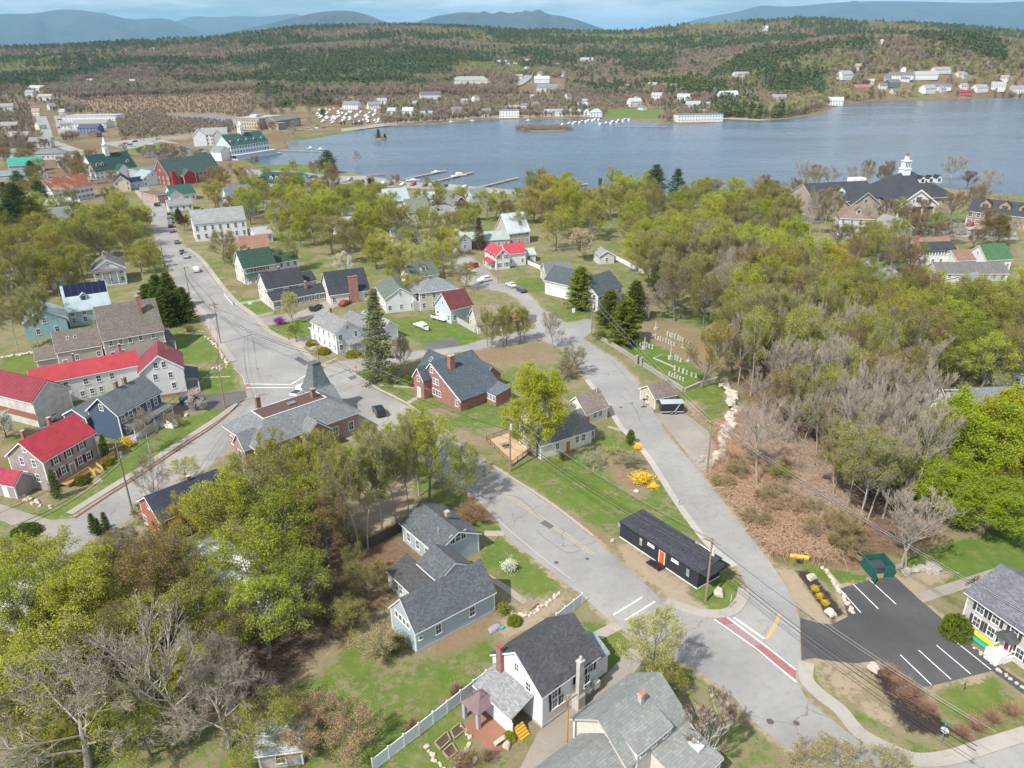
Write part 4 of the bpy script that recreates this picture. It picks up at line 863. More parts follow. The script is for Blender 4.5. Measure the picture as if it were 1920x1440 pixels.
def put_roof(H,w,mat,kind='gable',over=0.35,rake=0.3,th=0.16,trim=TRIMM,seams=None,hip=None,lopf=None):
 L_,W,h,r=w.L/2,w.W/2,w.h,w.rise;b=MB();s=r/W
 def slope_uv(p0,pts):
  return None
 if kind=='gable' or kind=='shed':
  x0,x1=-L_-rake,L_+rake
  if kind=='gable':
   sl=math.hypot(W,r);ye=W+over;ze=h-s*over;lift=0.02
   for sg in (-1,1):
    q=[(x0,sg*ye,ze+th+lift),(x1,sg*ye,ze+th+lift),(x1,0,h+r+th+lift),(x0,0,h+r+th+lift)];uv=[(x0,0),(x1,0),(x1,sl),(x0,sl)]
    if sg>0:q=q[::-1];uv=uv[::-1]
    b.poly(q,0,uv)
    qq=[(x0,sg*ye,ze+lift),(x0,0,h+r+lift),(x1,0,h+r+lift),(x1,sg*ye,ze+lift)];b.poly(qq if sg<0 else qq[::-1],0)
    b.poly([(x0,sg*ye,ze+lift),(x1,sg*ye,ze+lift),(x1,sg*ye,ze+th+lift),(x0,sg*ye,ze+th+lift)],0)
    for x in (x0,x1):b.poly([(x,sg*ye,ze+lift),(x,sg*ye,ze+th+lift),(x,0,h+r+th+lift),(x,0,h+r+lift)],0)
  else:
   sl=math.hypot(2*W,r);s=r/(2*W);zf=h-s*over;zb=h+r+s*over*.3;lift=0.02;y0,y1=-W-over,W+over*.3
   q=[(x0,y0,zf+th),(x1,y0,zf+th),(x1,y1,zb+th),(x0,y1,zb+th)];b.poly(q,0,[(x0,0),(x1,0),(x1,sl),(x0,sl)])
   lo=[(p[0],p[1],p[2]-th+lift)for p in q];b.poly(lo[::-1],0)
   for k in range(4):b.poly([lo[k],lo[(k+1)%4],q[(k+1)%4],q[k]],0)
 elif kind=='hip':
  ye,xe=W+over,L_+over;ze=h-(r/W)*over;k=hip if hip is not None else W;rl=max(L_-k,0.05);zt=h+r
  c=[(-xe,-ye,ze),(xe,-ye,ze),(xe,ye,ze),(-xe,ye,ze)];t0,t1=(-rl,0,zt),(rl,0,zt);sl=math.hypot(W,r)
  b.poly([c[0],c[1],t1,t0],0,[(-xe,0),(xe,0),(rl,sl),(-rl,sl)]);b.poly([c[2],c[3],t0,t1],0,[(-xe,0),(xe,0),(rl,sl),(-rl,sl)])
  b.poly([c[1],c[2],t1],0,[(-ye,0),(ye,0),(0,sl)]);b.poly([c[3],c[0],t0],0,[(-ye,0),(ye,0),(0,sl)])
  lo=[(p[0],p[1],p[2]-th)for p in c];b.poly(lo[::-1])
  for j in range(4):b.poly([lo[j],lo[(j+1)%4],c[(j+1)%4],c[j]])
 elif kind=='flat':
  b.box(-L_-over,L_+over,-W-over,W+over,h+0.0,h+th)
 ro=H.part(b,'roof',mat,w);w.roof=ro
 if trim is not None and kind in ('gable',):
  f=MB();s=r/W;ye=W+over;d=0.2
  for x in (-L_-rake-0.03,L_+rake):
   for sg in (-1,1):
    q=[(0,h+r+.03),(sg*ye,h-s*over+.03),(sg*ye,h-s*over-d),(0,h+r-d)]
    f.extr(q if sg>0 else q[::-1],x,x+0.03)
  for sg in (-1,1):
   y=sg*(ye+.015);f.box(-L_-rake+.03,L_+rake-.03,y-.015,y+.015,h-s*over-.12,h-s*over+.05)
  H.part(f,'fascia',trim,w)
 if trim is not None and kind in ('shed','hip','flat'):
  f=MB();ye=W+over;
  ze=(h-(r/W)*over if kind=='hip' else h-(r/(2*W))*over if kind=='shed' else h)
  f.box(-L_-over*.9,L_+over*.9,-ye-.03,-ye-.002,ze-.16,ze+.02)
  H.part(f,'fascia',trim,w)
 if seams is not None and kind in ('gable','shed'):
  f=MB();n=int((w.L+2*rake)/seams[0]);s=r/W if kind=='gable' else r/(2*W);u=Vector((0,W+over,(r+s*over)if kind=='gable' else 0))
  for k in range(n+1):
   x=-L_-rake+.05+k*(w.L+2*rake-.1)/n
   if kind=='gable':
    for sg in (-1,1):
     f.extr([(sg*(W+over),h-s*over+th+.02),(0,h+r+th+.02),(0,h+r+th+.09),(sg*(W+over),h-s*over+th+.09)],x-.03,x+.03)
   else:f.extr([(-W-over,h-s*over+th),(W,h+r+th),(W,h+r+th+.06),(-W-over,h-s*over+th+.06)],x-.03,x+.03)
  o=f.build('seam',seams[1],ro);
 return ro
def put_wall(H,w,mat,kind='gable',corner=TRIMM,base=None,base_h=0.45):
 L_,W,h,r=w.L/2,w.W/2,w.h,w.rise;b=MB();WINGS.append((w.c.x,w.c.y,math.hypot(L_,W)*.85))
 if kind=='gable':b.extr([(-W,-.3),(W,-.3),(W,h),(0,h+r),(-W,h)],-L_,L_)
 elif kind=='shed':b.extr([(-W,-.3),(W,-.3),(W,h+r-.02),(-W,h-.02)],-L_,L_)
 else:b.box(-L_,L_,-W,W,-.3,h)
 H.part(b,'wall',mat,w)
 if corner is not None:
  f=MB();d=0.16
  for sx in (-1,1):
   for sy in (-1,1):
    x,y=sx*L_,sy*W;zt=h+(r if kind=='shed' and sy>0 else 0)-.05
    f.box(min(x,x-sx*d),max(x,x-sx*d),min(y,y+sy*.025),max(y,y+sy*.025),0,zt);f.box(min(x,x+sx*.025),max(x,x+sx*.025),min(y-sy*d,y+sy*.025),max(y-sy*d,y+sy*.025),0,zt)
  for sy in (-1,1):
   zt=h+(r if kind=='shed' and sy>0 else 0);f.box(-L_+d,L_-d,min(sy*W,sy*(W+.02)),max(sy*W,sy*(W+.02)),zt-.3,zt-.06)
  H.part(f,'trim',corner,w)
 if base is not None:
  f=MB();f.box(-L_-.04,L_+.04,-W-.04,W+.04,-.3,base_h);H.part(f,'foundation',base,w)
def wall_spot(w,side,px=None,u=None,z=None):
 """position and facing of something on a wall, from local values or from the picture point it is seen at"""
 L_,W=w.L/2,w.W/2
 n,t_,o_={'f':((0,-1),(1,0),(0,-W)),'b':((0,1),(-1,0),(0,W)),'l':((-1,0),(0,-1),(-L_,0)),'r':((1,0),(0,1),(L_,0))}[side]
 if px is not None:
  ca,sa=math.cos(w.a),math.sin(w.a);d=ray(*px);dl=Vector((d.x*ca+d.y*sa,-d.x*sa+d.y*ca,d.z));c0=Vector((vC.x-w.c.x,vC.y-w.c.y));cl=Vector((c0.x*ca+c0.y*sa,-c0.x*sa+c0.y*ca,vC.z-w.z))
  nn=Vector((n[0],n[1],0));k=(nn.dot(Vector((o_[0],o_[1],0))-cl))/nn.dot(dl);q=cl+dl*k;u=(q.x-o_[0])*t_[0]+(q.y-o_[1])*t_[1];z=q.z
  lim=(L_ if side in 'fb' else W)-.5;u=max(-lim,min(lim,u))
 return Vector((o_[0]+t_[0]*u,o_[1]+t_[1]*u,z)),math.atan2(n[1],n[0])+PI/2
def put_win(H,w,side,px=None,u=None,z=None,sz=(0.9,1.4),shut=None,rails=2,fm=None,gm=None,simple=False):
 p_,a=wall_spot(w,side,px,u,z);fm=fm or TRIMM
 if side in 'fb' and px is not None:p_.z=max(sz[1]/2+.4,min(p_.z,w.h-sz[1]/2-.42))
 fm=fm;gm=gm or glass()
 ca,sa=math.cos(w.a),math.sin(w.a);loc=(w.c.x-H.o.x+p_.x*ca-p_.y*sa,w.c.y-H.o.y+p_.x*sa+p_.y*ca,w.z+p_.z)
 o=obj('window',win_frame(sz[0],sz[1],rails,fm),H.root,loc,w.a+a)
 obj('pane',win_pane(sz[0],sz[1],gm),o)
 if shut is not None:
  for sg in (-1,1):
   q=obj('shutter',shut_mesh(sz[0]*.42,sz[1]+.1,shut),o);q.location=(sg*(sz[0]/2+.13+sz[0]*.22),0,0)
 return o
def win_row(H,w,side,n,z,sz=(0.9,1.4),m=1.2,**kw):
 ln=w.L if side in 'fb' else w.W
 for k in range(n):put_win(H,w,side,u=(-ln/2+m+(ln-2*m)*(k/(n-1)if n>1 else .5)),z=z,sz=sz,**kw)
def put_door(H,w,side,px=None,u=None,colr=(0.3,0.1,0.05),z=0.0,sz=(0.95,2.05)):
 if px is not None:p_,a=wall_spot(w,side,px)
 else:p_,a=wall_spot(w,side,u=u,z=1)
 b=MB();b.box(-sz[0]/2,sz[0]/2,-.05,0,0,sz[1]);b.box(-sz[0]*.32,sz[0]*.32,-.065,-.05,sz[1]*.55,sz[1]*.92)
 f=MB();f.box(-sz[0]/2-.12,-sz[0]/2,-.07,0,0,sz[1]);f.box(sz[0]/2,sz[0]/2+.12,-.07,0,0,sz[1]);f.box(-sz[0]/2-.12,sz[0]/2+.12,-.075,0,sz[1],sz[1]+.13)
 ca,sa=math.cos(w.a),math.sin(w.a);loc=(w.c.x-H.o.x+p_.x*ca-p_.y*sa,w.c.y-H.o.y+p_.x*sa+p_.y*ca,w.z+z)
 o=b.build('door',plain(colr,.5),H.root,loc,w.a+a);f.build('door_frame',TRIMM,o);return o
BRK=brick((0.26,0.09,0.065))
def put_chimney(H,w,x,y,zb,zt,sx=0.7,sy=0.7,mat=None,cap=(0.4,0.37,0.33)):
 """masonry stack through the roof; local to the wing, child of its roof"""
 b=MB();b.box(x-sx/2,x+sx/2,y-sy/2,y+sy/2,zb,zt-.25);b.box(x-sx/2-.06,x+sx/2+.06,y-sy/2-.06,y+sy/2+.06,zt-.25,zt-.05)
 c=b.build('chimney',mat or BRK,w.roof)
 f=MB();f.box(x-sx/2-.03,x+sx/2+.03,y-sy/2-.03,y+sy/2+.03,zt-.05,zt)
 for k in (-1,1):
  if sx>.6:f.box(x+k*sx*.22-.11,x+k*sx*.22+.11,y-.11,y+.11,zt,zt+.22)
  # cap and flues belong to the stack
 o=f.build('chimney_cap',plain(cap,.9),w.roof);return c
def put_vent(H,w,x,y,z,hgt=.5):
 b=MB();b.tube((x,y,z-.2),(x,y,z+hgt),.05,.05,6);b.build('vent_pipe',plain((.7,.7,.7),.4),w.roof)
def put_dormer(H,w,x,y,W=1.6,hgt=1.5,depth=2.2,wallm=None,roofm=None,side=-1):
 """small gabled dormer on the front slope"""
 s=w.rise/(w.W/2);zb=w.h+s*(w.W/2-abs(y));b=MB();y0=y;y1=y-side*depth
 pr=[(x-W/2,zb-.3),(x+W/2,zb-.3),(x+W/2,zb+hgt),(x,zb+hgt+W*.42),(x-W/2,zb+hgt)]
 b.extr(pr,min(y0,y1),max(y0,y1),axis='y');o=H.part(b,'dormer',wallm,w)
 f=MB();yy=y0+side*.15
 for sg in (-1,1):
  q=[(x,zb+hgt+W*.42+.02),(x+sg*(W/2+.2),zb+hgt-.15),(x+sg*(W/2+.2),zb+hgt-.03),(x,zb+hgt+W*.42+.14)]
  f.extr(q,min(yy,y1),max(yy,y1),axis='y')
 f.build('dormer_roof',roofm,o)
 g=MB();g.box(x-W*.27,x+W*.27,y0+side*.03,y0,zb+.25,zb+hgt-.1)if side>0 else g.box(x-W*.27,x+W*.27,y0-.03,y0-.002,zb+.25,zb+hgt-.1);g.build('pane',glass(),o)
def put_porch(H,w,side,u0,u1,depth,hgt,roofm,posts=3,rail=True,deck=0.4,drop=0.5,postm=None,solid=None):
 """open porch with a lean-to roof along a wall"""
 p0,a=wall_spot(w,side,u=u0,z=0);p1,_=wall_spot(w,side,u=u1,z=0);mid=(p0+p1)/2;W2=(p1-p0).length/2
 ca,sa=math.cos(w.a),math.sin(w.a);loc=(w.c.x-H.o.x+mid.x*ca-mid.y*sa,w.c.y-H.o.y+mid.x*sa+mid.y*ca,w.z);rz=w.a+a;pm=postm or TRIMM
 b=MB();q=[(-W2-.2,-depth-.25,hgt),(W2+.2,-depth-.25,hgt),(W2+.2,-.03,hgt+drop),(-W2-.2,-.03,hgt+drop)];b.poly([(x,y,z+.14)for x,y,z in q],0,[(-W2,0),(W2,0),(W2,depth),(-W2,depth)]);b.poly(q[::-1])
 for k in range(4):
  i,j=q[k],q[(k+1)%4];b.poly([i,j,(j[0],j[1],j[2]+.14),(i[0],i[1],i[2]+.14)])
 pr=b.build('porch_roof',roofm,H.root,loc,rz)
 f=MB();f.box(-W2-.05,W2+.05,-depth-.05,-.06,-.2,deck);dk=f.build('porch_floor',plain((.42,.41,.4),.7),H.root,loc,rz)
 f=MB();f.box(-W2-.1,W2+.1,-depth-.06,-depth+.1,hgt-.22,hgt-.02);f.build('porch_beam',pm,pr)
 for k in range(posts):
  x=-W2+.1+(2*W2-.2)*k/max(posts-1,1);f=MB();f.box(x-.08,x+.08,-depth-.02,-depth+.14,deck,hgt-.22);f.build('post',pm,H.root,loc,rz)
 if rail:
  f=MB();y=-depth+.06;f.box(-W2+.18,W2-.18,y-.03,y+.03,deck+.8,deck+.88);f.box(-W2+.18,W2-.18,y-.02,y+.02,deck+.1,deck+.16)
  n=int(2*W2/.16)
  for k in range(n):x=-W2+.2+(2*W2-.4)*k/n;f.box(x-.02,x+.02,y-.015,y+.015,deck+.16,deck+.8)
  f.build('railing',pm,H.root,loc,rz)
 if solid is not None:
  f=MB();f.box(-W2+.2,W2-.2,-depth+.02,-depth+.1,deck,deck+.85);f.build('porch_wall',solid,H.root,loc,rz)
def put_steps(H,x,y,a,n=4,w=1.4,rise=.18,run=.28,mat=None):
 b=MB()
 for k in range(n):b.box(-w/2,w/2,-(n-k)*run,0 if k==n-1 else -(n-k-1)*run,-.1,(k+1)*rise)
 b.build('steps',mat or plain((.5,.48,.45),.8),H.root,(x-H.o.x,y-H.o.y,0),a)
def put_skylight(H,w,x,y,sz=(.8,1.1)):
 s=w.rise/(w.W/2);z=w.h+s*(w.W/2-abs(y))+.16;an=math.atan2(w.rise,w.W/2)
 b=MB();b.box(-sz[0]/2,sz[0]/2,-sz[1]/2,sz[1]/2,0,.1);o=b.build('skylight',plain((.6,.6,.58),.5),w.roof);o.location=(x,y,z);o.rotation_euler=(an if y<0 else -an,0,0)
 g=MB();g.box(-sz[0]/2+.08,sz[0]/2-.08,-sz[1]/2+.08,sz[1]/2-.08,.1,.12);q=g.build('pane',glass(),w.roof);q.location=o.location;q.rotation_euler=o.rotation_euler
def info(n,*ws):
 for w in ws:print('WING %s L %.1f W %.1f h %.1f rise %.1f a %.0f at %.0f %.0f'%(n,w.L,w.W,w.h,w.rise,math.degrees(w.a),w.c.x,w.c.y))
def simple_house(name,label,w,wallc,roofc,cat='house',rows=None,shut=None,chim=None,kind='gable',metal=False,corner=True,group=None,wsz=(.9,1.35),door=None,rake=.3,over=.35,brickw=False):
 """one-wing building with windows on all four sides"""
 H=House(name,label,cat,(w.c.x,w.c.y),group);wm=brick(wallc)if brickw else siding(wallc);rm=metalroof(roofc)if metal else shingle(roofc)
 put_wall(H,w,wm,kind if kind in ('gable','shed')else 'box',TRIMM if corner else None);put_roof(H,w,rm,kind,rake=rake,over=over)
 zs=rows or ([1.5,4.2]if w.h>4.8 else [1.5])
 for z in zs:
  for sd in 'fb':win_row(H,w,sd,max(1,int(w.L/2.6)),z,wsz,shut=shut)
  for sd in 'lr':win_row(H,w,sd,max(1,int(w.W/3.0)),z,wsz,shut=shut)
 if kind=='gable' and w.rise>2.2:
  for sd in 'lr':put_win(H,w,sd,u=0,z=w.h+w.rise*.3,sz=(.7,1.0))
 if door:put_door(H,w,door[0],u=door[1],colr=door[2])
 if chim:
  for c in chim:put_chimney(H,w,c[0]*w.L/2,0.0,w.h+w.rise-.8,w.h+w.rise+(c[1]if len(c)>1 else 1.0),.6,.6)
 H.w=w;info(name,w);return H
 # the houses near by
GREYR=(0.13,0.15,0.165);DARKR=(0.075,0.078,0.09);SLATE=(0.115,0.128,0.14);TANR=(0.24,0.205,0.18);REDM=(0.42,0.045,0.07);TAUPER=(0.2,0.17,0.145)
PALEBLUE=(0.42,0.50,0.56);LBLUE2=(0.55,0.60,0.64);CONC=plain((.42,.4,.37),.9)
# pale blue cape with long wing, beside the main street
w=wing_px((777.5,1183),(927,1106),3.5,(751,1122),'A')
H=House('cape_house','pale blue cape house with grey shingled wings and long low barn wing','house',(w.c.x,w.c.y))
rm=shingle(SLATE,0.2);wm=siding(PALEBLUE)
put_wall(H,w,wm,base=CONC,base_h=.25);put_roof(H,w,rm,over=.3,rake=.15);info('cape',w)
for px in ((822,1179),(885,1146)):put_win(H,w,'f',px,sz=(.75,1.35))
put_win(H,w,'f',(789,1196),sz=(.4,.45),rails=0)
for k in range(4):put_win(H,w,'l',u=-1.35+k*.9,z=3.3,sz=(.6,.85),rails=0)
m_=wing_px((754,980),(819,1034),3.3,(857.8,995),'B');info('cape main',m_)
put_wall(H,m_,wm);put_roof(H,m_,rm,over=.35,rake=.35)
put_chimney(H,m_,.8,.9,5.4,m_.h+m_.rise+1.0,.6,.6,brick((.42,.36,.31)))
put_win(H,m_,'r',u=0,z=4.1,sz=(.8,1.3),shut=plain((.04,.045,.05)));put_win(H,m_,'r',u=-1.0,z=4.1,sz=(.7,1.3));put_win(H,m_,'r',u=1.0,z=4.1,sz=(.7,1.3))
for u in (-3,-.5,2):put_win(H,m_,'f',u=u,z=1.6,sz=(.8,1.4))
win_row(H,m_,'b',3,1.6);win_row(H,m_,'l',2,1.6);put_vent(H,m_,2.4,-1.8,m_.h+1.5)
c_=wing_px((783,1055),(819,1092),4.4,None,W=5.4,rise=1.7,ang=m_.a);info('cape mid',c_)
put_wall(H,c_,siding(LBLUE2));put_roof(H,c_,rm,over=.2,rake=.05)
for k in range(4):put_win(H,c_,'f',u=-1.5+k*1.0,z=3.85,sz=(.55,.5),rails=0)
e_=sub_wing(c_,-1.4,-4.1,c_.L+3.4,3.2,2.7,1.2);put_wall(H,e_,siding(LBLUE2),'shed');put_roof(H,e_,shingle((.085,.083,.09)),'shed',over=.2,rake=.12)
put_win(H,e_,'f',u=-2.0,z=1.5,sz=(.75,1.4));put_win(H,e_,'f',u=-1.0,z=1.5,sz=(.75,1.4));put_door(H,e_,'f',u=1.8,colr=(.6,.62,.63))
# white house with charcoal roof below it
w=wing_px((1017,1303),(1121,1229),4.9,(968.6,1221),'A');info('white dark',w)
H=House('white_house','white clapboard house with steep charcoal roof, side porch and tall chimneys','house',(w.c.x,w.c.y))
wm=siding((.8,.81,.82),.14,.05);rm=shingle((.085,.085,.095),.18);BLK=plain((.025,.025,.03),.6)
put_wall(H,w,wm,base=CONC,base_h=.35);put_roof(H,w,rm,over=.25,rake=.25)
for px in ((1040,1292),(1107,1245)):put_win(H,w,'f',px,sz=(.8,1.25),shut=BLK)
put_win(H,w,'f',(1085,1262),sz=(.8,1.25),shut=BLK)
for px in ((1040,1318),(1052,1310),(1090,1285),(1101,1272)):put_win(H,w,'f',px,sz=(.75,1.35),shut=BLK if px[0]in (1040,1090)else None)
put_win(H,w,'l',u=1.9,z=4.4,sz=(.7,1.1));put_win(H,w,'l',u=0,z=5.8,sz=(.6,1.0));put_win(H,w,'l',u=-2.6,z=4.2,sz=(.7,1.2));put_win(H,w,'l',u=-2.2,z=1.7,sz=(.7,1.3));win_row(H,w,'b',4,1.6);win_row(H,w,'r',2,1.6)
b=MB();b.box(-w.L/2-.55,-w.L/2-.02,w.W/2-2.0,w.W/2-1.2,0,w.h+w.rise*.72);b.box(-w.L/2-.62,-w.L/2+.05,w.W/2-2.07,w.W/2-1.13,w.h+w.rise*.72,w.h+w.rise*.72+.2);H.part(b,'brick_chimney',BRK,w)
pc_=wall_spot(w,'f',(1077,1335))[0];b=MB();x=pc_.x
b.extr([(-w.W/2-1.1,0),(-w.W/2-.02,0),(-w.W/2-.02,1.9),(-w.W/2-.55,2.4),(-w.W/2-.85,2.4),(-w.W/2-1.1,1.9)],x-.55,x+.55)
b.box(x-.36,x+.36,-w.W/2-.95,-w.W/2-.42,2.1,w.h+1.9);b.box(x-.43,x+.43,-w.W/2-1.02,-w.W/2-.35,w.h+1.9,w.h+2.1);b.tube((x,-w.W/2-.7,w.h+2.1),(x,-w.W/2-.7,w.h+2.6),.17,.17,8)
H.part(b,'stone_chimney',stone((.5,.47,.42)),w)
x_=sub_wing(w,w.L/2+1.4,-.9,2.8,4.6,3.0,1.3);put_wall(H,x_,wm);put_roof(H,x_,shingle((.3,.36,.4)),over=.2,rake=.15)
# side porch with lean-to roof towards the garden
pw=sub_wing(w,-w.L/2-1.55,.5,w.W*.78,3.1,2.6,1.1,turn=-PI/2);put_roof(H,pw,shingle((.28,.29,.295),.14),'shed',over=.2,rake=.1)
b=MB();b.box(-pw.L/2,pw.L/2,-pw.W/2,-pw.W/2+.12,-.2,1.75);b.box(-pw.L/2,-pw.L/2+.12,-pw.W/2+.12,pw.W/2,-.2,2.6);H.part(b,'porch_wall',wm,pw)
b=MB();b.box(-pw.L/2,pw.L/2-.05,-pw.W/2+.14,-pw.W/2+.2,1.75,2.5);H.part(b,'screen',plain((.12,.05,.05),.6),pw)
b=MB()
for k in range(5):b.box(pw.L/2-.15+k*.26,pw.L/2+.11+k*.26,-1.2,.0,-.1,1.0-k*.2)
H.part(b,'steps',wood((.62,.36,.05)),pw)
b=MB();b.box(0,.55,-.45,.45,.7,1.6);b.box(.06,.5,-.38,.38,1.6,1.66)
p_=wall_spot(w,'f',(1112,1283))[0];o=b.build('condenser_unit',plain((.62,.62,.6),.5),H.root);ca,sa=math.cos(w.a),math.sin(w.a);o.location=(w.c.x-H.o.x+p_.x*ca-(p_.y-.7)*sa,w.c.y-H.o.y+p_.x*sa+(p_.y-.7)*ca,.2);o.rotation_euler=(0,0,w.a+PI/2)
WHITE_DARK=w
# grey-green roofed house at the bottom edge
w=wing_px((1177,1431),(1283,1343),4.6,(1234,1265),'B');info('grey green',w)
H=House('shingled_house','cream house with weathered grey-green roofs, seen from above at the bottom edge','house',(w.c.x,w.c.y))
GG=(.265,.28,.268);wm=siding((.68,.65,.58));rm=shingle(GG,.3,.18)
put_wall(H,w,wm);put_roof(H,w,rm,over=.3,rake=.4,trim=plain((.5,.44,.4)))
put_chimney(H,w,.6,-.9,w.h+w.rise-1.6,w.h+w.rise+.7,.5,.5,brick((.5,.46,.4)),(.5,.15,.08));put_win(H,w,'l',u=.9,z=w.h+.6,sz=(.8,1.2));put_win(H,w,'l',u=2.6,z=1.6);win_row(H,w,'b',4,1.6)
b_=sub_wing(w,-w.L/2-4.6,-.6,9.2,w.W*.82,3.2,2.6);put_wall(H,b_,wm);put_roof(H,b_,rm,over=.25,rake=.15)
s_=sub_wing(w,1.6,-w.W/2-2.4,w.L*.62,4.8,2.9,1.2);put_wall(H,s_,siding((.62,.6,.56)),'shed');put_roof(H,s_,rm,'shed',over=.2,rake=.2);win_row(H,s_,'f',5,1.7,(.8,1.3));win_row(H,s_,'r',2,1.7,(.8,1.3))
b=MB();b.box(1.0,1.9,-.9,.5,s_.h+.65,s_.h+1.0);b.build('skylight',plain((.7,.68,.66),.4),s_.roof)
d_=sub_wing(w,-.8,-w.W/2+.9,5.2,2.4,w.h+.8,.9);put_wall(H,d_,siding((.6,.58,.55)),'shed');put_roof(H,d_,rm,'shed',over=.15,rake=.1);win_row(H,d_,'f',3,w.h+.25,(.6,.7),.9)
# low black modern building in the fork of the streets
A0=P(1162,1007);B0=P(1307,1105);d=Vector((B0.x-A0.x,B0.y-A0.y));an=math.atan2(d.y,d.x);n=Vector((-d.y,d.x)).normalized();c0=Vector(((A0.x+B0.x)/2,(A0.y+B0.y)/2))+n*2.3
w=wing_at(c0.x,c0.y,an,d.length,4.6,2.75,.35);info('black',w)
H=House('black_cabin','long narrow black clad building with orange door in the street fork','building',(w.c.x,w.c.y));wm=siding((.035,.038,.048),.2,.2);DK=plain((.03,.03,.035),.6)
put_wall(H,w,wm,'shed',None);put_roof(H,w,shingle((.06,.063,.075),.18),'shed',over=.15,rake=.12,trim=DK)
b=MB();b.box(w.L/2+.12,w.L/2+1.6,-w.W/2-.1,w.W/2,w.h+.12,w.h+.26);H.part(b,'canopy',shingle((.06,.063,.075),.18),w)
b=MB();b.box(-w.L/2-.03,w.L/2+.03,-w.W/2-.05,w.W/2+.05,-.1,.18);H.part(b,'foundation',plain((.66,.66,.66),.8),w)
put_win(H,w,'f',(1202,1012),sz=(.6,1.35),rails=0,fm=DK,gm=glass((.25,.32,.34)));put_win(H,w,'f',(1221,1021),sz=(1.1,.3),rails=0,gm=glass((.3,.36,.38)));put_win(H,w,'f',(1266,1050),sz=(1.1,.3),rails=0,gm=glass((.3,.36,.38)));put_win(H,w,'f',(1290,1070),sz=(.6,1.3),rails=0,fm=DK,gm=glass((.2,.26,.28)))
put_door(H,w,'f',(1241,1048),colr=(.75,.12,.01),z=.35);win_row(H,w,'b',3,1.7,(1.2,.6),2,fm=DK,rails=0)
p_=wall_spot(w,'f',(1241,1048))[0];b=MB();b.box(p_.x-.9,p_.x+.9,-w.W/2-1.5,-w.W/2-.06,.22,.35)
for k in range(3):b.box(p_.x-.9-.3*(k+1),p_.x-.9-.3*k,-w.W/2-1.4,-w.W/2-.2,-.1,.26-.08*k)
for x in (-.85,.0,.85):b.box(p_.x+x-.03,p_.x+x+.03,-w.W/2-1.48,-w.W/2-1.42,-.1,1.3)
b.box(p_.x-.88,p_.x+.88,-w.W/2-1.5,-w.W/2-1.4,1.25,1.33);b.box(p_.x-.88,p_.x+.88,-w.W/2-1.48,-w.W/2-1.43,.8,.85);H.part(b,'porch_steps',DK,w)
# cream cottage with tan roofs behind the big maple
w=wing_px((1014,834),(1109,804),3.1,None,W=7.2,rise=2.7);info('cottage',w)
H=House('cream_cottage','cream cottage in two wings with tan and grey roofs and orange doors','cottage',(w.c.x,w.c.y));wm=siding((.74,.71,.62))
put_wall(H,w,wm,base=CONC,base_h=.2);put_roof(H,w,shingle((.2,.185,.18)),over=.3,rake=.3)
for px in ((1045,837),(1082,824),(1094,820)):put_win(H,w,'f',px,sz=(.7,1.3))
put_door(H,w,'f',(1065,833),colr=(.5,.2,.03));put_win(H,w,'l',u=0,z=1.5);win_row(H,w,'b',3,1.5)
put_porch(H,w,'r',-2.2,1.8,2.0,2.2,shingle((.15,.14,.14)),2,False,.15,.4,solid=None)
v_=wing_px((1099,775),(1139,760),2.9,(1121,729),'B');info('cottage up',v_);put_wall(H,v_,wm);put_roof(H,v_,shingle(TANR),over=.3,rake=.25)
put_win(H,v_,'f',(1116,775),sz=(.75,1.3));put_win(H,v_,'f',(1126,771),sz=(.75,1.3));put_door(H,v_,'f',(1102,780),colr=(.5,.2,.03));put_win(H,v_,'r',u=0,z=1.5)
u_=sub_wing(v_,-v_.L/2-1.5,v_.W*.55,6,5,2.7,1.9,turn=PI/2);put_wall(H,u_,wm);put_roof(H,u_,shingle(TANR),over=.3,rake=.2);put_vent(H,v_,2.0,-.6,v_.h+v_.rise-.2)
j_=sub_wing(w,1.0,w.W/2+2.2,7,5.5,2.7,1.7);put_wall(H,j_,wm);put_roof(H,j_,shingle(TANR),over=.2,rake=.2)
# red brick house with steep gables
ba=P(806,735);dirv=(P(857,758)-P(806,735));an=math.atan2(dirv.y,dirv.x)
w=wing_px((800,722),(860,752),2.2,None,W=11,rise=.1)
# main gable faces the street: local x along the gable front
H=House('brick_house','red brick house with steep slate gables and a big front chimney','house',(w.c.x,w.c.y));BRW=brick((.30,.095,.075));rm=shingle((.085,.105,.125),.18)
Lf=w.L+1.2;D=11.0;xl,xr=-Lf/2,Lf/2;zl,zr,zt,xp=5.2,2.7,8.0,-Lf/2+2.7
b=MB();b.extr([(xl,-.2),(xr,-.2),(xr,zr),(xp,zt),(xl,zl)],-D/2,D/2,axis='y');w.W=D;w.c=w.c+Vector((-math.sin(w.a),math.cos(w.a)))*0;H.part(b,'wall',BRW,w);info('brick',w)
b=MB();th=.16
def slope(b,p,q,y0,y1,mi=0):
 (xa,za),(xb,zb)=p,q;l=math.hypot(xb-xa,zb-za);v=[(xa,y0,za+th),(xb,y0,zb+th),(xb,y1,zb+th),(xa,y1,za+th)];uv=[(y0,0),(y0,l),(y1,l),(y1,0)]
 if xb<xa:v=v[::-1];uv=uv[::-1]
 b.poly(v,mi,uv);lo=[(x,y,z-th)for x,y,z in v];b.poly(lo[::-1],mi)
 for k in range(4):b.poly([lo[k],lo[(k+1)%4],v[(k+1)%4],v[k]],mi)
sr=(zt-zr)/(xp-xr);slL=(zt-zl)/(xp-xl)
slope(b,(xp,zt),(xr+.5,zr+sr*.5),-D/2-.25,D/2+.25);slope(b,(xp,zt),(xl-.35,zl-slL*.35),-D/2-.25,D/2+.25);w.roof=H.part(b,'roof',rm,w)
f=MB()
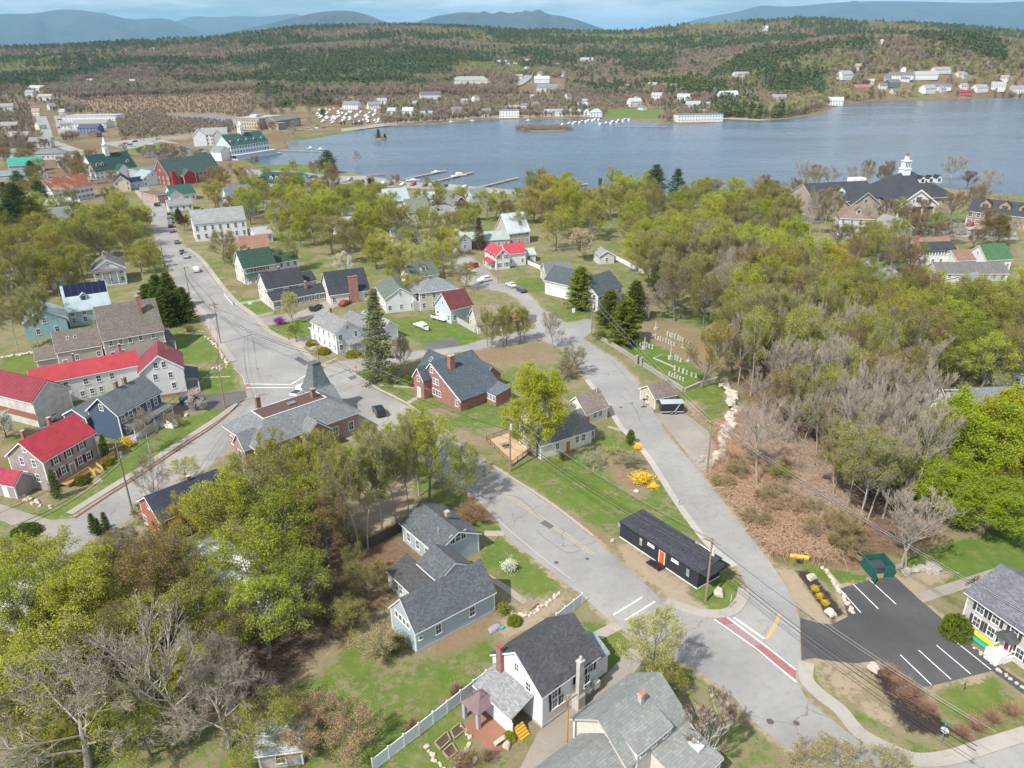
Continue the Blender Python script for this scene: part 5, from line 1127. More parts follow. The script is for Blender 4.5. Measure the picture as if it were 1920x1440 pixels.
for (a_,c_)in (((xp,zt+.1),(xr+.5,zr+sr*.5+.1)),((xp,zt+.1),(xl-.35,zl-slL*.35+.1))):f.extr([a_,c_,(c_[0],c_[1]-.3),(a_[0],a_[1]-.3)],-D/2-.3,-D/2-.255,axis='y')
H.part(f,'fascia',TRIMM,w)
put_win(H,w,'f',u=xp+.1,z=6.4,sz=(.8,1.15));put_win(H,w,'f',u=xp+.9,z=4.1,sz=(.8,1.2));put_win(H,w,'f',u=xp+2.0,z=4.1,sz=(.8,1.2))
for q in range(3):put_win(H,w,'f',u=xp+.6+q*.98,z=1.6,sz=(.8,1.25))
put_win(H,w,'f',u=xr-1.3,z=1.5,sz=(.75,1.3))
for q in range(5):put_win(H,w,'r',u=-D/2+1.4+q*1.0,z=1.75,sz=(.8,1.2))
win_row(H,w,'b',3,1.6);win_row(H,w,'l',3,1.6)
put_chimney(H,w,xp+2.6,-D/2+3.4,4.6,9.6,1.0,1.3,brick((.36,.11,.075)))
g_=sub_wing(w,xp-2.0,-D/2-.4,4.0,3.4,4.7,.1);b=MB();x0,x1=-2.0,1.7
b.extr([(x0,-.2),(x1,-.2),(x1,4.4),((x0+x1)/2,6.7),(x0,4.4)],-1.6,1.7,axis='y');H.part(b,'entrance_gable',BRW,g_)
b=MB();xm=(x0+x1)/2;slope(b,(xm,6.7),(x1+.25,4.1),-1.85,1.7);slope(b,(xm,6.7),(x0-.25,4.1),-1.85,1.7);H.part(b,'entrance_roof',rm,g_)
f=MB()
for xx in (x1+.25,x0-.25):f.extr([(xm,6.8),(xx,4.2),(xx,3.95),(xm,6.52)],-1.9,-1.855,axis='y')
H.part(f,'fascia',TRIMM,g_);g_.W=3.2;put_win(H,g_,'f',u=xm,z=4.3,sz=(.75,1.2));put_door(H,g_,'f',u=xm,colr=(.5,.55,.5),sz=(1.1,2.2))
l_=sub_wing(w,xl-3.6,1.2,7.6,7.0,2.9,3.6);put_wall(H,l_,BRW,corner=None);put_roof(H,l_,rm,over=.3,rake=.2)
put_win(H,l_,'f',u=-1.6,z=1.6);put_win(H,l_,'f',u=1.0,z=1.6);win_row(H,l_,'l',2,1.6);win_row(H,l_,'b',2,1.6);put_skylight(H,l_,-1.2,-1.4)
r_=sub_wing(w,xp+1.2,D/2+1.0,9,5,3.4,2.4);put_wall(H,r_,BRW,corner=None);put_roof(H,r_,rm,over=.3,rake=.2)
s_=sub_wing(w,xr+1.0,D/2-2.0,4.4,4.2,2.5,.7);put_wall(H,s_,BRW,'shed',corner=None);put_roof(H,s_,shingle((.13,.15,.17)),'shed',over=.2,rake=.2);win_row(H,s_,'f',4,1.7,(.7,1.1),.7)
# white meeting-house-like house by the crossing
w=wing_px((584,602),(629,625),5.6,(650,602),'B');info('white street',w)
H=House('white_house','white two-storey house with grey roof and clipped hedges beside the crossroads','house',(w.c.x,w.c.y));wm=siding((.76,.78,.8));rm=shingle((.25,.26,.265))
put_wall(H,w,wm);put_roof(H,w,rm)
for z in (1.6,4.2):
 win_row(H,w,'f',5,z,(.7,1.35),.9);win_row(H,w,'r',2,z,(.8,1.35));win_row(H,w,'b',4,z)
put_win(H,w,'r',u=0,z=w.h+.8,sz=(.6,.7));put_chimney(H,w,-w.L*.3,1.0,w.h+1.5,w.h+w.rise+.9,.5,.5)
put_porch(H,w,'r',-1.2,w.W/2,2.2,2.5,rm,3,False,.3,.9,solid=siding((.7,.76,.8)))
v_=sub_wing(w,1.0,w.W/2+3.5,w.L*.8,7.5,4.6,2.0,turn=0);put_wall(H,v_,wm);put_roof(H,v_,shingle((.23,.235,.235)))
y_=sub_wing(w,0.5,w.W/2+8.6,w.L*.95,4.5,3.8,1.6);put_wall(H,y_,wm);put_roof(H,y_,shingle((.36,.38,.38)))
z_=sub_wing(w,-w.L/2-1.2,3.5,2.8,12.5,3.1,1.0,0);put_wall(H,z_,wm,'box');put_roof(H,z_,shingle((.42,.46,.46)),'hip');
# long house with charcoal roof and massive brick chimney
w=wing_px((500,541),(570,529),5.6,(488,512.5),'A');info('long dark',w)
H=House('long_house','long white house with charcoal roofs and a massive brick chimney','house',(w.c.x,w.c.y));wm=siding((.66,.64,.61));rm=shingle((.05,.053,.066),.18);SHG=plain((.1,.1,.11),.6)
put_wall(H,w,wm);put_roof(H,w,rm)
for k in range(6):put_win(H,w,'f',u=-w.L/2+2.2+k*1.15+(1.2 if k>2 else 0),z=4.5,sz=(.75,1.35),shut=SHG if k in (1,4)else None)
win_row(H,w,'l',2,4.2);win_row(H,w,'l',2,1.6);win_row(H,w,'b',4,4.2);put_chimney(H,w,0,.3,w.h+w.rise-.8,w.h+w.rise+1.1,.6,.6)
a_=sub_wing(w,2.6,-w.W/2-2.0,w.L+5.2,4.0,2.8,1.5);put_wall(H,a_,siding((.55,.5,.46)),'shed');put_roof(H,a_,rm,'shed',over=.3,rake=.2);win_row(H,a_,'f',7,1.5,(.75,1.3),1.3,shut=SHG);put_win(H,a_,'l',u=0,z=1.5)
put_chimney(H,a_,3.0,.6,3.4,6.2,.7,.7)
g_=wing_px((618,552),(692,542),3.4,(604,511),'A',W=11);info('long dark r',g_);put_wall(H,g_,wm);put_roof(H,g_,rm);win_row(H,g_,'f',3,1.5)
b=MB();b.box(-.1,2.5,-g_.W/2-.75,-g_.W/2-.02,0,g_.h+g_.rise*.85);b.box(-.2,2.6,-g_.W/2-.85,-g_.W/2+.1,g_.h+g_.rise*.85,g_.h+g_.rise*.85+.22);H.part(b,'brick_chimney',brick((.32,.12,.09)),g_)
k_=sub_wing(w,w.L/2+1.8,3.2,6.5,7,4.6,2.0);put_wall(H,k_,siding((.74,.75,.76)));put_roof(H,k_,rm)
# house with green roof next to it
w=wing_px((455,500),(515,490),5.9,(451,472),'A',W=8);info('green roof',w)
H=House('green_roofed_house','white house with dark green roof, wide eaves and red shutters','house',(w.c.x,w.c.y));wm=siding((.64,.62,.6));rm=shingle((.04,.088,.062),.2)
put_wall(H,w,wm);put_roof(H,w,rm,over=.7);RS=plain((.28,.03,.04),.6)
for k in range(4):put_win(H,w,'f',u=-w.L/2+1.9+k*1.9,z=4.4,sz=(.8,1.35),shut=RS)
win_row(H,w,'f',4,1.5);win_row(H,w,'l',2,4.4);win_row(H,w,'l',2,1.5);put_chimney(H,w,-1.2,.4,w.h+w.rise-.7,w.h+w.rise+.9,.6,.6)
put_porch(H,w,'f',-w.L/2+.4,w.L/2-3,1.9,2.5,rm,4,True)
v_=sub_wing(w,w.L/2+4.5,2.5,9.5,6.5,4.6,2.0);put_wall(H,v_,wm);put_roof(H,v_,rm);win_row(H,v_,'f',4,3.4);
# large taupe house, upper left
w=wing_px((192,638),(306,618),6.0,(176,577),'A',W=11.5);info('taupe',w)
H=House('taupe_house','large taupe house with brown roof and brick chimneys above the red roofed row','house',(w.c.x,w.c.y));wm=siding((.46,.42,.375));rm=shingle((.185,.16,.14))
put_wall(H,w,wm);put_roof(H,w,rm,over=.25,rake=.2)
for k,px in enumerate(((208,644),(226.5,641),(244,637.5),(264,633),(287,629))):put_win(H,w,'f',px,sz=(.75,1.25))
for px in ((212,665),(231,661)):put_win(H,w,'f',px,sz=(.75,1.25))
win_row(H,w,'r',3,4.4);win_row(H,w,'l',2,4.4);win_row(H,w,'b',5,4.4)
put_chimney(H,w,w.L*.21,-w.W*.19,w.h+1.2,w.h+w.rise+1.9,.85,.85,brick((.36,.17,.11)));put_chimney(H,w,w.L*.28,w.W*.2,w.h+1.6,w.h+w.rise+1.7,.7,.7);put_vent(H,w,0,-2.4,w.h+1.4);put_vent(H,w,-1,.8,w.h+w.rise-.8)
v_=wing_px((105,660),(189,646),4.4,(95,624),'A',W=7.5);info('taupe l',v_);put_wall(H,v_,wm);put_roof(H,v_,rm,over=.25,rake=.2);put_skylight(H,v_,-1.8,-1.6,(.6,.9));put_skylight(H,v_,-.2,-1.6,(.6,.9))
put_win(H,v_,'f',(145,670),sz=(.75,1.2));put_win(H,v_,'f',(185,663),sz=(.75,1.2));put_door(H,v_,'f',(123,680),colr=(.3,.25,.2))
y_=sub_wing(v_,-v_.L/2-2.2,-.6,4.4,v_.W*.75,3.2,1.7);put_wall(H,y_,wm);put_roof(H,y_,rm)
put_porch(H,w,'r',-w.W/2+.3,w.W/2-1.5,2.2,2.5,shingle((.12,.11,.115)),3,True,.4,.6)
# white row with red metal roof
w=wing_px((58,722),(262,683),5.4,None,W=6.5,rise=2.2);info('red long',w)
H=House('red_roofed_row','long white house with bright red metal roof and gabled street end','house',(w.c.x,w.c.y));wm=siding((.72,.72,.73));rm=metalroof((.42,.05,.062));rm2=metalroof((.24,.04,.055))
put_wall(H,w,wm);put_roof(H,w,rm,over=.25,rake=.1,seams=(.6,rm))
for px in ((86,730),(124,722),(161,715),(185,709.5),(210,705)):put_win(H,w,'f',px,sz=(.8,1.3))
for px in ((106,747),(155,738),(173,733),(190,729)):put_win(H,w,'f',px,sz=(.7,1.1))
put_door(H,w,'f',(131,743),colr=(.65,.65,.65));win_row(H,w,'b',6,3.6)
put_chimney(H,w,-w.L*.08,1.4,w.h+.6,w.h+w.rise+1.5,.5,.5);put_chimney(H,w,w.L*.36,1.4,w.h+.6,w.h+w.rise+1.8,.5,.5)
g_=wing_px((260,700),(342,688),6.4,None,W=9.5,rise=.1);info('red gable',g_)
hw=g_.L/2;zt=6.4+3.4;b=MB();b.extr([(-hw,-.2),(hw,-.2),(hw,6.4),(0,zt),(-hw,6.4)],-g_.W/2,g_.W/2,axis='y');H.part(b,'gable_wall',wm,g_)
b=MB();slope(b,(0,zt),(hw+.3,6.4-.2),-g_.W/2-.3,g_.W/2+.3);slope(b,(0,zt),(-hw-.3,6.4-.2),-g_.W/2-.3,g_.W/2+.3);g_.roof=H.part(b,'roof',rm2,g_)
f=MB()
for sx in (-1,1):f.extr([(0,zt+.1),(sx*(hw+.3),6.3),(sx*(hw+.3),6.0),(0,zt-.22)],-g_.W/2-.35,-g_.W/2-.305,axis='y')
H.part(f,'fascia',TRIMM,g_);b=MB();b.box(-hw-.03,hw+.03,-g_.W/2-.03,g_.W/2+.03,-.2,.7);H.part(b,'foundation',brick((.33,.13,.1)),g_)
for u,z in ((-.8,7.6),(.8,7.6),(-1.3,5.0),(1.7,5.0),(2.0,2.5),(-2.2,2.4)):put_win(H,g_,'f',u=u,z=z,sz=(.75,1.25))
win_row(H,g_,'r',3,4.8);win_row(H,g_,'l',2,4.8);put_chimney(H,g_,1.6,1.0,8.0,10.8,.5,.5)
put_porch(H,g_,'r',-g_.W/2+.2,g_.W/2-1.5,2.6,2.7,shingle((.09,.1,.115)),3,False,.4,.9,solid=siding((.7,.71,.72)))
# navy house
w=wing_px((220,777),(300,734),5.7,(185,746),'A');info('navy',w)
H=House('navy_house','navy blue house with grey shingled roof, white porch and two brick chimneys','house',(w.c.x,w.c.y));wm=siding((.075,.115,.185));rm=shingle((.14,.16,.175),.18,.25)
put_wall(H,w,wm);put_roof(H,w,rm,over=.3,rake=.35)
for px in ((231,785),(245,777),(260,770),(279,760),(292,753)):put_win(H,w,'f',px,sz=(.8,1.4))
put_win(H,w,'l',u=0,z=6.6,sz=(.8,1.15));win_row(H,w,'r',2,4.2);win_row(H,w,'b',4,4.2);win_row(H,w,'f',4,1.7,(.8,1.3),1.6)
put_chimney(H,w,-1.0,.25,w.h+w.rise-.8,w.h+w.rise+1.5,.65,.65);put_chimney(H,w,1.2,.25,w.h+w.rise-.8,w.h+w.rise+1.5,.65,.65)
put_porch(H,w,'f',-w.L/2+.8,w.L/2,2.4,2.8,shingle((.16,.17,.18)),5,True,.7,.35)
v_=sub_wing(w,-w.L/2+1.6,w.W/2+2.6,5.2,5.6,4.4,1.5);put_wall(H,v_,wm);put_roof(H,v_,rm,over=.2,rake=.2);win_row(H,v_,'l',2,3.0,(.8,1.35))
p_=wall_spot(w,'f',(303,800))[0]
b=MB();b.box(0,1.5,-4.2,-2.4,-.1,.7)
for k in range(4):b.box(.1,1.4,-4.2-.32*(k+1),-4.2-.32*k,-.1,.55-.14*k)
for x in (.05,1.45):b.extr([(-5.6,.3),(-5.6,1.1),(-4.2,1.7),(-4.2,.9)],x-.03,x+.03)
o=H.part(b,'porch_steps',TRIMM,w);o.location=o.location+Vector((math.cos(w.a)*1.5-math.sin(w.a)*-(w.W/2-2.4+2.4),math.sin(w.a)*1.5+math.cos(w.a)*-(w.W/2),0))
# taupe house with ribbed red roof, far left
w=wing_px((79,864),(176,810),5.9,(37,829),'A');info('red ribbed',w)
H=House('red_roofed_house','weathered grey house with ribbed red metal roof and maroon shutters','house',(w.c.x,w.c.y));wm=siding((.40,.34,.33),.13,.3);rm=metalroof((.41,.045,.06));MAR=plain((.13,.022,.05),.6)
put_wall(H,w,wm,base=stone((.4,.36,.32)),base_h=.5);put_roof(H,w,rm,over=.3,rake=.3,seams=(.45,rm))
for px in ((104,861),(128,847),(151.5,834)):put_win(H,w,'f',px,sz=(.85,1.4),shut=MAR)
for px in ((119,881),(150,863),(166,855),(101,893)):put_win(H,w,'f',px,sz=(.85,1.4),shut=MAR)
put_door(H,w,'f',(136,876),colr=(.3,.26,.24),z=.5)
for px in ((41.5,865),(64,869),(50,891),(72,896)):put_win(H,w,'l',px,sz=(.75,1.3))
put_win(H,w,'l',(46,843),sz=(.6,.9));win_row(H,w,'b',4,4.2);win_row(H,w,'r',2,4.2)
put_chimney(H,w,-w.L*.3,w.W*.22,w.h+1.0,w.h+w.rise+.9,.6,.6);put_chimney(H,w,w.L*.18,w.W*.22,w.h+1.0,w.h+w.rise+.9,.6,.6)
v_=sub_wing(w,-w.L/2-1.8,w.W*.2,4.4,3.8,2.6,1.6,PI/2);put_wall(H,v_,wm);put_roof(H,v_,metalroof((.3,.02,.045)),over=.2,rake=.2);put_door(H,v_,'b',u=0,colr=(.7,.7,.7))
WD=wood((.5,.3,.1));b=MB();D0=-w.W/2;b.box(-w.L/2+1.6,w.L/2+1.2,D0-2.2,D0-.08,.55,.7);b.box(-w.L/2+1.6,w.L/2+1.2,D0-2.15,D0-2.05,.2,.55)
dk=H.part(b,'deck',WD,w);f=MB()
xs=[-w.L/2+1.6,w.L/2-4.8,w.L/2-3.0,w.L/2+1.2]
for a0,a1 in ((xs[0],xs[1]),(xs[2],xs[3])):
 f.box(a0,a1,D0-2.2,D0-2.12,1.5,1.58)
 n_=int((a1-a0)/.28)
 for k in range(n_+1):x=a0+(a1-a0)*k/n_;f.box(x-.03,x+.03,D0-2.19,D0-2.13,.7,1.5)
f.build('railing',WD,dk);f=MB()
for k in range(4):f.box(xs[1]+.1,xs[2]-.1,D0-2.2-.3*(k+1),D0-2.2-.3*k,-.1,.56-.14*k)
for x in (xs[1]+.05,xs[2]-.05):f.extr([(D0-3.5,.1),(D0-3.5,.95),(D0-2.2,1.6),(D0-2.2,1.3)],x-.04,x+.04)
f.build('deck_steps',wood((.62,.42,.18)),dk)
b=MB();pts=[(.55*math.cos(k*PI/6),.55*math.sin(k*PI/6))for k in range(12)];b.poly([(.08,y,z)for y,z in pts]);b.poly([(.12,y*.96,z*.96)for y,z in pts][::-1]);b.tube((0,0,0),(.1,0,0),.04,.04,6);o=b.build('satellite_dish',plain((.3,.33,.36),.5),H.root);ca,sa=math.cos(w.a),math.sin(w.a);o.location=(w.c.x-H.o.x+(w.L/2+.3)*ca-(-w.W/2)*sa,w.c.y-H.o.y+(w.L/2+.3)*sa+(-w.W/2)*ca,3.4);o.rotation_euler=(0,-.4,w.a-.6)
# white barn with dark red roof at the left edge
w=wing_px((-62,724),(60,754),5.6,None,W=8,rise=3.0);info('barn',w)
H=House('white_barn','white barn with dark red roof and faded red lower band at the left edge','barn',(w.c.x,w.c.y));wm=siding((.6,.58,.54),.2,.3);put_wall(H,w,wm);put_roof(H,w,metalroof((.24,.035,.05)),over=.3,rake=.2,seams=(.8,metalroof((.24,.035,.05))))
b=MB();b.box(-w.L/2,w.L/2+.02,-w.W/2-.03,-w.W/2-.002,1.5,2.9);H.part(b,'red_band',siding((.3,.12,.1)),w)
# grey hipped building with turret at the corner
c0=P(548,775,5.5);an=w_an=math.atan2(*(lambda d:(d.y,d.x))(P(602,757,5.5)-P(514,787,5.5)))
w=wing_at(c0.x,c0.y,an,21,12.5,4.6,2.9);info('hip',w)
H=House('corner_hall','grey hip-roofed brick building with pointed corner turret beside the crossing','building',(w.c.x,w.c.y));rm=shingle((.195,.21,.22),.18,.3);BW=brick((.32,.19,.17))
b=MB();b.box(-10.5,10.5,-6.25,6.25,-.2,4.6);H.part(b,'wall',BW,w)
o_=.6;c=[(-10.5-o_,-6.25-o_),(10.5+o_,-6.25-o_),(10.5+o_,6.25+o_),(-10.5-o_,6.25+o_)];t4=[(-6.8,-2.3),(6.2,-2.3),(6.2,2.3),(-6.8,2.3)];b=MB();z0,z1=4.45,7.5
for k in range(4):
 a1,a2,b1,b2=c[k],c[(k+1)%4],t4[k],t4[(k+1)%4];ln=math.hypot(a2[0]-a1[0],a2[1]-a1[1]);b.poly([(*a1,z0),(*a2,z0),(*b2,z1),(*b1,z1)],0,[(0,0),(ln,0),(ln-4,5),(4,5)])
 b.poly([(*a1,z0-.2),(*a2,z0-.2),(*a2,z0),(*a1,z0)],1)
b.poly([(*q,z0-.2)for q in c][::-1],1);w.roof=H.part(b,'roof',[rm,TRIMM],w)
b=MB();b.poly([(*q,z1+.02)for q in t4]);H.part(b,'flat_deck',plain((.1,.062,.055),.9),w);f=MB();f.box(-6.9,6.3,-2.42,-2.28,z1-.02,z1+.12);f.box(-6.9,-6.76,-2.28,2.4,z1-.02,z1+.12);f.box(-6.76,6.3,2.28,2.4,z1-.02,z1+.12);f.box(6.2,6.3,-2.28,2.28,z1-.02,z1+.12);H.part(f,'parapet',TRIMM,w)
put_chimney(H,w,-5.2,2.7,6.6,9.9,.8,.8);put_chimney(H,w,4.6,-.4,7.3,9.4,.8,.8);b=MB();b.box(-.7,.9,-.7,.5,7.5,7.8);b.build('skylight',plain((.16,.17,.18),.3),w.roof)
for sd,n_ in (('f',6),('l',4),('b',6),('r',4)):win_row(H,w,sd,n_,2.0,(1.0,1.7),1.8)
for (ox,oy,tn,l1,w1)in ((0.6,-6.6,0,5.2,3),(-10.6,-2.4,PI/2,4.2,3),(9.6,4.6,PI/2,5.5,4)):
 g_=sub_wing(w,ox,oy,w1,l1,4.2,2.2,tn+PI/2);put_wall(H,g_,BW,corner=None);put_roof(H,g_,rm,over=.3,rake=.25);put_win(H,g_,'l' if tn==0 else 'r',u=0,z=2.2,sz=(1.4,1.6))
tq=P(596,735,4.8);ca,sa=math.cos(w.a),math.sin(w.a);tx,ty=tq.x-w.c.x,tq.y-w.c.y;tx,ty=tx*ca+ty*sa,-tx*sa+ty*ca
b=MB();b.box(tx-2.0,tx+2.0,ty-2.0,ty+2.0,0,6.0);H.part(b,'turret_wall',BW,w)
b=MB();pr=[(2.5,5.9),(1.95,7.0),(1.35,9.0),(.85,11.2)]
for (r1,za),(r2,zb)in zip(pr,pr[1:]):
 for k in range(4):
  s1=[(-1,-1),(1,-1),(1,1),(-1,1)];p1,p2=s1[k],s1[(k+1)%4]
  b.poly([(tx+p1[0]*r1,ty+p1[1]*r1,za),(tx+p2[0]*r1,ty+p2[1]*r1,za),(tx+p2[0]*r2,ty+p2[1]*r2,zb),(tx+p1[0]*r2,ty+p1[1]*r2,zb)],0,[(-r1,za),(r1,za),(r2,zb),(-r2,zb)])
b.box(tx-.95,tx+.95,ty-.95,ty+.95,11.2,11.5);b.poly([(tx-2.5,ty-2.5,5.9),(tx-2.5,ty+2.5,5.9),(tx+2.5,ty+2.5,5.9),(tx+2.5,ty-2.5,5.9)]);b.tube((tx,ty,11.5),(tx,ty,12.1),.1,.03,6)
H.part(b,'turret_roof',shingle((.15,.17,.18),.18,.3),w)
# garage by the cemetery, right-hand apartment house
w=wing_px((1229,746),(1267,738),2.6,(1224,722.5),'A',W=5.6);info('garage',w)
H=simple_house('garage','small tan garage with brown roof below the cemetery wall',w,(.58,.50,.38),(.2,.165,.15),'garage',rows=[1.4])
w=wing_px((1817,1110),(1930,1188),4.9,None,W=10,rise=2.6,L=22);info('apart',w)
H=House('apartment_house','light grey house with black shutters and grey roof beside the parking lot','house',(w.c.x,w.c.y));wm=siding((.56,.54,.51));rm=shingle((.17,.175,.195),.18);put_wall(H,w,wm);put_roof(H,w,rm,'gable',over=.4,rake=.35);SH=plain((.06,.06,.07),.6)
for px in ((1841,1134),(1870,1154),(1904,1180)):put_win(H,w,'f',px,sz=(.9,1.35),shut=SH)
for px in ((1831,1166),(1858,1185),(1912,1226)):put_win(H,w,'f',px,sz=(.9,1.35),shut=SH)
p_=wall_spot(w,'f',(1890,1215))[0];put_door(H,w,'f',u=p_.x,colr=(.3,.02,.06),z=.8)
b=MB();x=p_.x;y=-w.W/2;b.extr([(x-1.0,3.0),(x+1.0,3.0),(x+1.15,3.1),(x,3.9),(x-1.15,3.1)],y-1.5,y-.02,axis='y');H.part(b,'porch_roof',rm,w)
b=MB();b.box(x-.9,x+.9,y-1.5,y-.05,-.1,.8)
for k in range(4):b.box(x-.8,x+.8,y-1.5-.3*(k+1),y-1.5-.3*k,-.1,.64-.16*k)
for sx in (-.9,.9):b.box(x+sx-.06,x+sx+.06,y-1.45,y-1.33,.8,3.05);b.box(x+sx-.05,x+sx+.05,y-1.4,y-.1,1.5,1.6);b.box(x+sx-.05,x+sx+.05,y-2.6,y-1.4,.3,1.5)
H.part(b,'porch',TRIMM,w);win_row(H,w,'l',2,1.6);win_row(H,w,'l',2,4.0)
a_=sub_wing(w,-w.L/2-1.0,3.4,3.0,3.4,2.5,.8,PI/2);put_wall(H,a_,wm);put_roof(H,a_,shingle((.2,.22,.25)),over=.2,rake=.15)
n_=sub_wing(w,3.0,w.W/2+4.5,22,9.5,4.9,2.4);put_wall(H,n_,wm);put_roof(H,n_,rm);win_row(H,n_,'l',2,3.8)
APT=w
# houses farther into the town
CREAM=(.66,.62,.48);WHT=(.74,.75,.76);GRN=(.03,.085,.065);LGREY=(.36,.38,.4)
SH=simple_house
# teal farmhouse with solar roof
w=wing_px((125,583),(206,571),4.6,(128,538),'A',W=8.5)
H=SH('teal_house','pale teal farmhouse with solar panels on its roof, left side',w,(.34,.5,.53),(.42,.52,.56),rows=[1.6,3.6],metal=True)
put_dormer(H,w,-.6,-w.W/2+1.3,1.7,1.4,2.4,siding((.34,.5,.53)),metalroof((.42,.52,.56)))
s_=w.rise/(w.W/2);f=MB();g=MB()
for i in range(6):
 for j in range(2):
  x0=-w.L/2+.4+i*1.75;y0=-w.W*.24+j*1.02
  f.extr([(y0,w.h+s_*(w.W/2+y0)+.22),(y0+.98,w.h+s_*(w.W/2+y0+.98)+.22),(y0+.98,w.h+s_*(w.W/2+y0+.98)+.3),(y0,w.h+s_*(w.W/2+y0)+.3)],x0,x0+1.68)
  if i==0 and j==0:pass
f.build('solar_panel',plain((.015,.016,.05),.25),w.roof)
w2=wing_px((42,604),(122,592),5.0,None,W=10,rise=.1);hw=w2.L/2;b=MB();b.extr([(-hw,-.2),(hw,-.2),(hw,4.4),(0,7.4),(-hw,4.4)],-5,5,axis='y');H2=House('teal_barn','pale teal barn with gable end behind bare trunks, left','barn',(w2.c.x,w2.c.y));H2.part(b,'wall',siding((.32,.5,.54)),w2)
b=MB();slope(b,(0,7.4),(hw+.3,4.2),-5.3,5.3);slope(b,(0,7.4),(-hw-.3,4.2),-5.3,5.3);w2.roof=H2.part(b,'roof',metalroof((.4,.47,.47)),w2);w2.W=10
for u,z in ((-2,1.8),(2.4,1.8),(0,4.6)):put_win(H2,w2,'f',u=u,z=z)
# pediment house
def gable_front(name,label,A,B,h,rise,depth,wallc,roofc,cat='house',rows=(1.6,4.3),n=2,metal=False,porch=False,over=.35,deckrail=False,shut=None,z=0.0,wsz=(.9,1.35)):
 """house whose gable end faces the viewer"""
 w=wing_px(A,B,h,None,W=depth,rise=rise,z=z);hw=w.L/2;H=House(name,label,cat,(w.c.x,w.c.y));wm=siding(wallc);rm=metalroof(roofc)if metal else shingle(roofc)
 b=MB();b.extr([(-hw,-.3),(hw,-.3),(hw,h),(0,h+rise),(-hw,h)],-depth/2,depth/2,axis='y');H.part(b,'wall',wm,w);s=rise/hw
 b=MB();slope(b,(0,h+rise),(hw+over,h-s*over),-depth/2-.35,depth/2+.3);slope(b,(0,h+rise),(-hw-over,h-s*over),-depth/2-.35,depth/2+.3);w.roof=H.part(b,'roof',rm,w)
 f=MB()
 for sx in (-1,1):f.extr([(0,h+rise+.12),(sx*(hw+over),h-s*over+.12),(sx*(hw+over),h-s*over-.18),(0,h+rise-.2)],-depth/2-.4,-depth/2-.355,axis='y')
 H.part(f,'fascia',TRIMM,w)
 for zz in rows:
  win_row(H,w,'f',n,zz,wsz,1.2,shut=shut)
  for sd in 'lr':win_row(H,w,sd,max(1,int(depth/3)),zz,wsz)
 if rise>1.8:put_win(H,w,'f',u=0,z=h+rise*.35,sz=(.7,.9))
 if porch:put_porch(H,w,'f',-hw+.2,hw-.2,2.2,2.6,rm,4,True)
 H.w=w;info(name,w);return H
H=gable_front('gabled_house','white house with porch under a front gable and brick chimney, beside the street',(173,507),(233,500),5.4,2.9,11,(.68,.68,.68),(.16,.15,.155),rows=(1.6,4.2),n=3)
put_chimney(H,H.w,-.4,1.5,7.4,9.6,.7,.7);put_porch(H,H.w,'f',-H.w.L/2+.2,H.w.L/2-.2,2,4.9,shingle((.16,.15,.155)),5,False,.4,.3)
gable_front('gabled_cottage','small white gabled cottage among trees behind the teal farmhouse',(92,518),(118,515),4.2,2.4,9,(.62,.62,.6),(.2,.2,.2),n=1)
# red-roofed white house in the middle
H=gable_front('red_gabled_house','white house with bright pink-red roof and front gable, in the middle',(930,480),(956,477),4.9,2.2,10.5,(.74,.75,.76),(.46,.055,.075),n=2,metal=True,shut=plain((.25,.3,.33)))
w=sub_wing(H.w,6.0,.8,7.0,7.5,4.6,2.5);put_wall(H,w,siding((.74,.75,.76)));put_roof(H,w,metalroof((.46,.055,.075)));win_row(H,w,'f',2,1.7);win_row(H,w,'r',2,1.7)
put_porch(H,H.w,'l',-2.5,4.5,1.8,2.4,metalroof((.42,.05,.07)),4,False)
# maroon-roofed garage, duplex, yellow cottage
w=wing_px((845,580),(885,570),4.2,(834,550),'A',W=7.5);SH('maroon_roofed_barn','pale blue small barn with maroon roof beside the boat yard',w,(.5,.56,.62),(.16,.05,.055),'barn',rows=[1.5])
w=wing_px((786,548),(859,539),5.6,(795,525),'A',W=9);H=SH('balcony_house','beige two-storey house with corner balconies and grey roof',w,(.6,.56,.48),(.22,.24,.245),chim=[(-.2,.8)],kind='hip');put_porch(H,w,'l',-4,4,1.8,4.9,shingle((.22,.24,.245)),4,True,2.7,.3)
w=wing_px((895,606),(941,600),3.0,(883,577),'A',W=7);H=SH('yellow_cottage','white and cream cottage with tan roof behind thin street trees',w,(.62,.6,.52),(.28,.23,.17),'cottage');v_=sub_wing(w,w.L/2+2.8,-.5,5.8,5.6,2.8,1.5);put_wall(H,v_,siding((.5,.42,.28)),'box');put_roof(H,v_,shingle((.34,.17,.07)),'hip');win_row(H,v_,'f',2,1.5,(1.4,1.3))
# charcoal-roofed church house behind the cedars
w=wing_px((1121,554),(1166,537),5.0,(1106,523),'A',W=9.5);H=SH('charcoal_roofed_hall','white hall with blue-charcoal roofs behind the cedars',w,(.68,.69,.7),(.09,.105,.12),'hall')
v_=sub_wing(w,3.0,w.W/2+7,13,9,4.6,3.4,PI/2);put_wall(H,v_,siding((.68,.69,.7)));put_roof(H,v_,shingle((.09,.105,.12)))
w=wing_px((1025,515),(1075,512),3.6,None,W=9,rise=2.6);SH('grey_roofed_house','long grey-roofed house half hidden left of the green cedar',w,(.5,.48,.45),(.17,.175,.18))
gable_front('white_shed','small pale shed beside the white fence',(1124,480),(1152,478),3.0,1.6,6,(.6,.6,.6),(.3,.3,.3),'shed',rows=(1.5,),n=1)
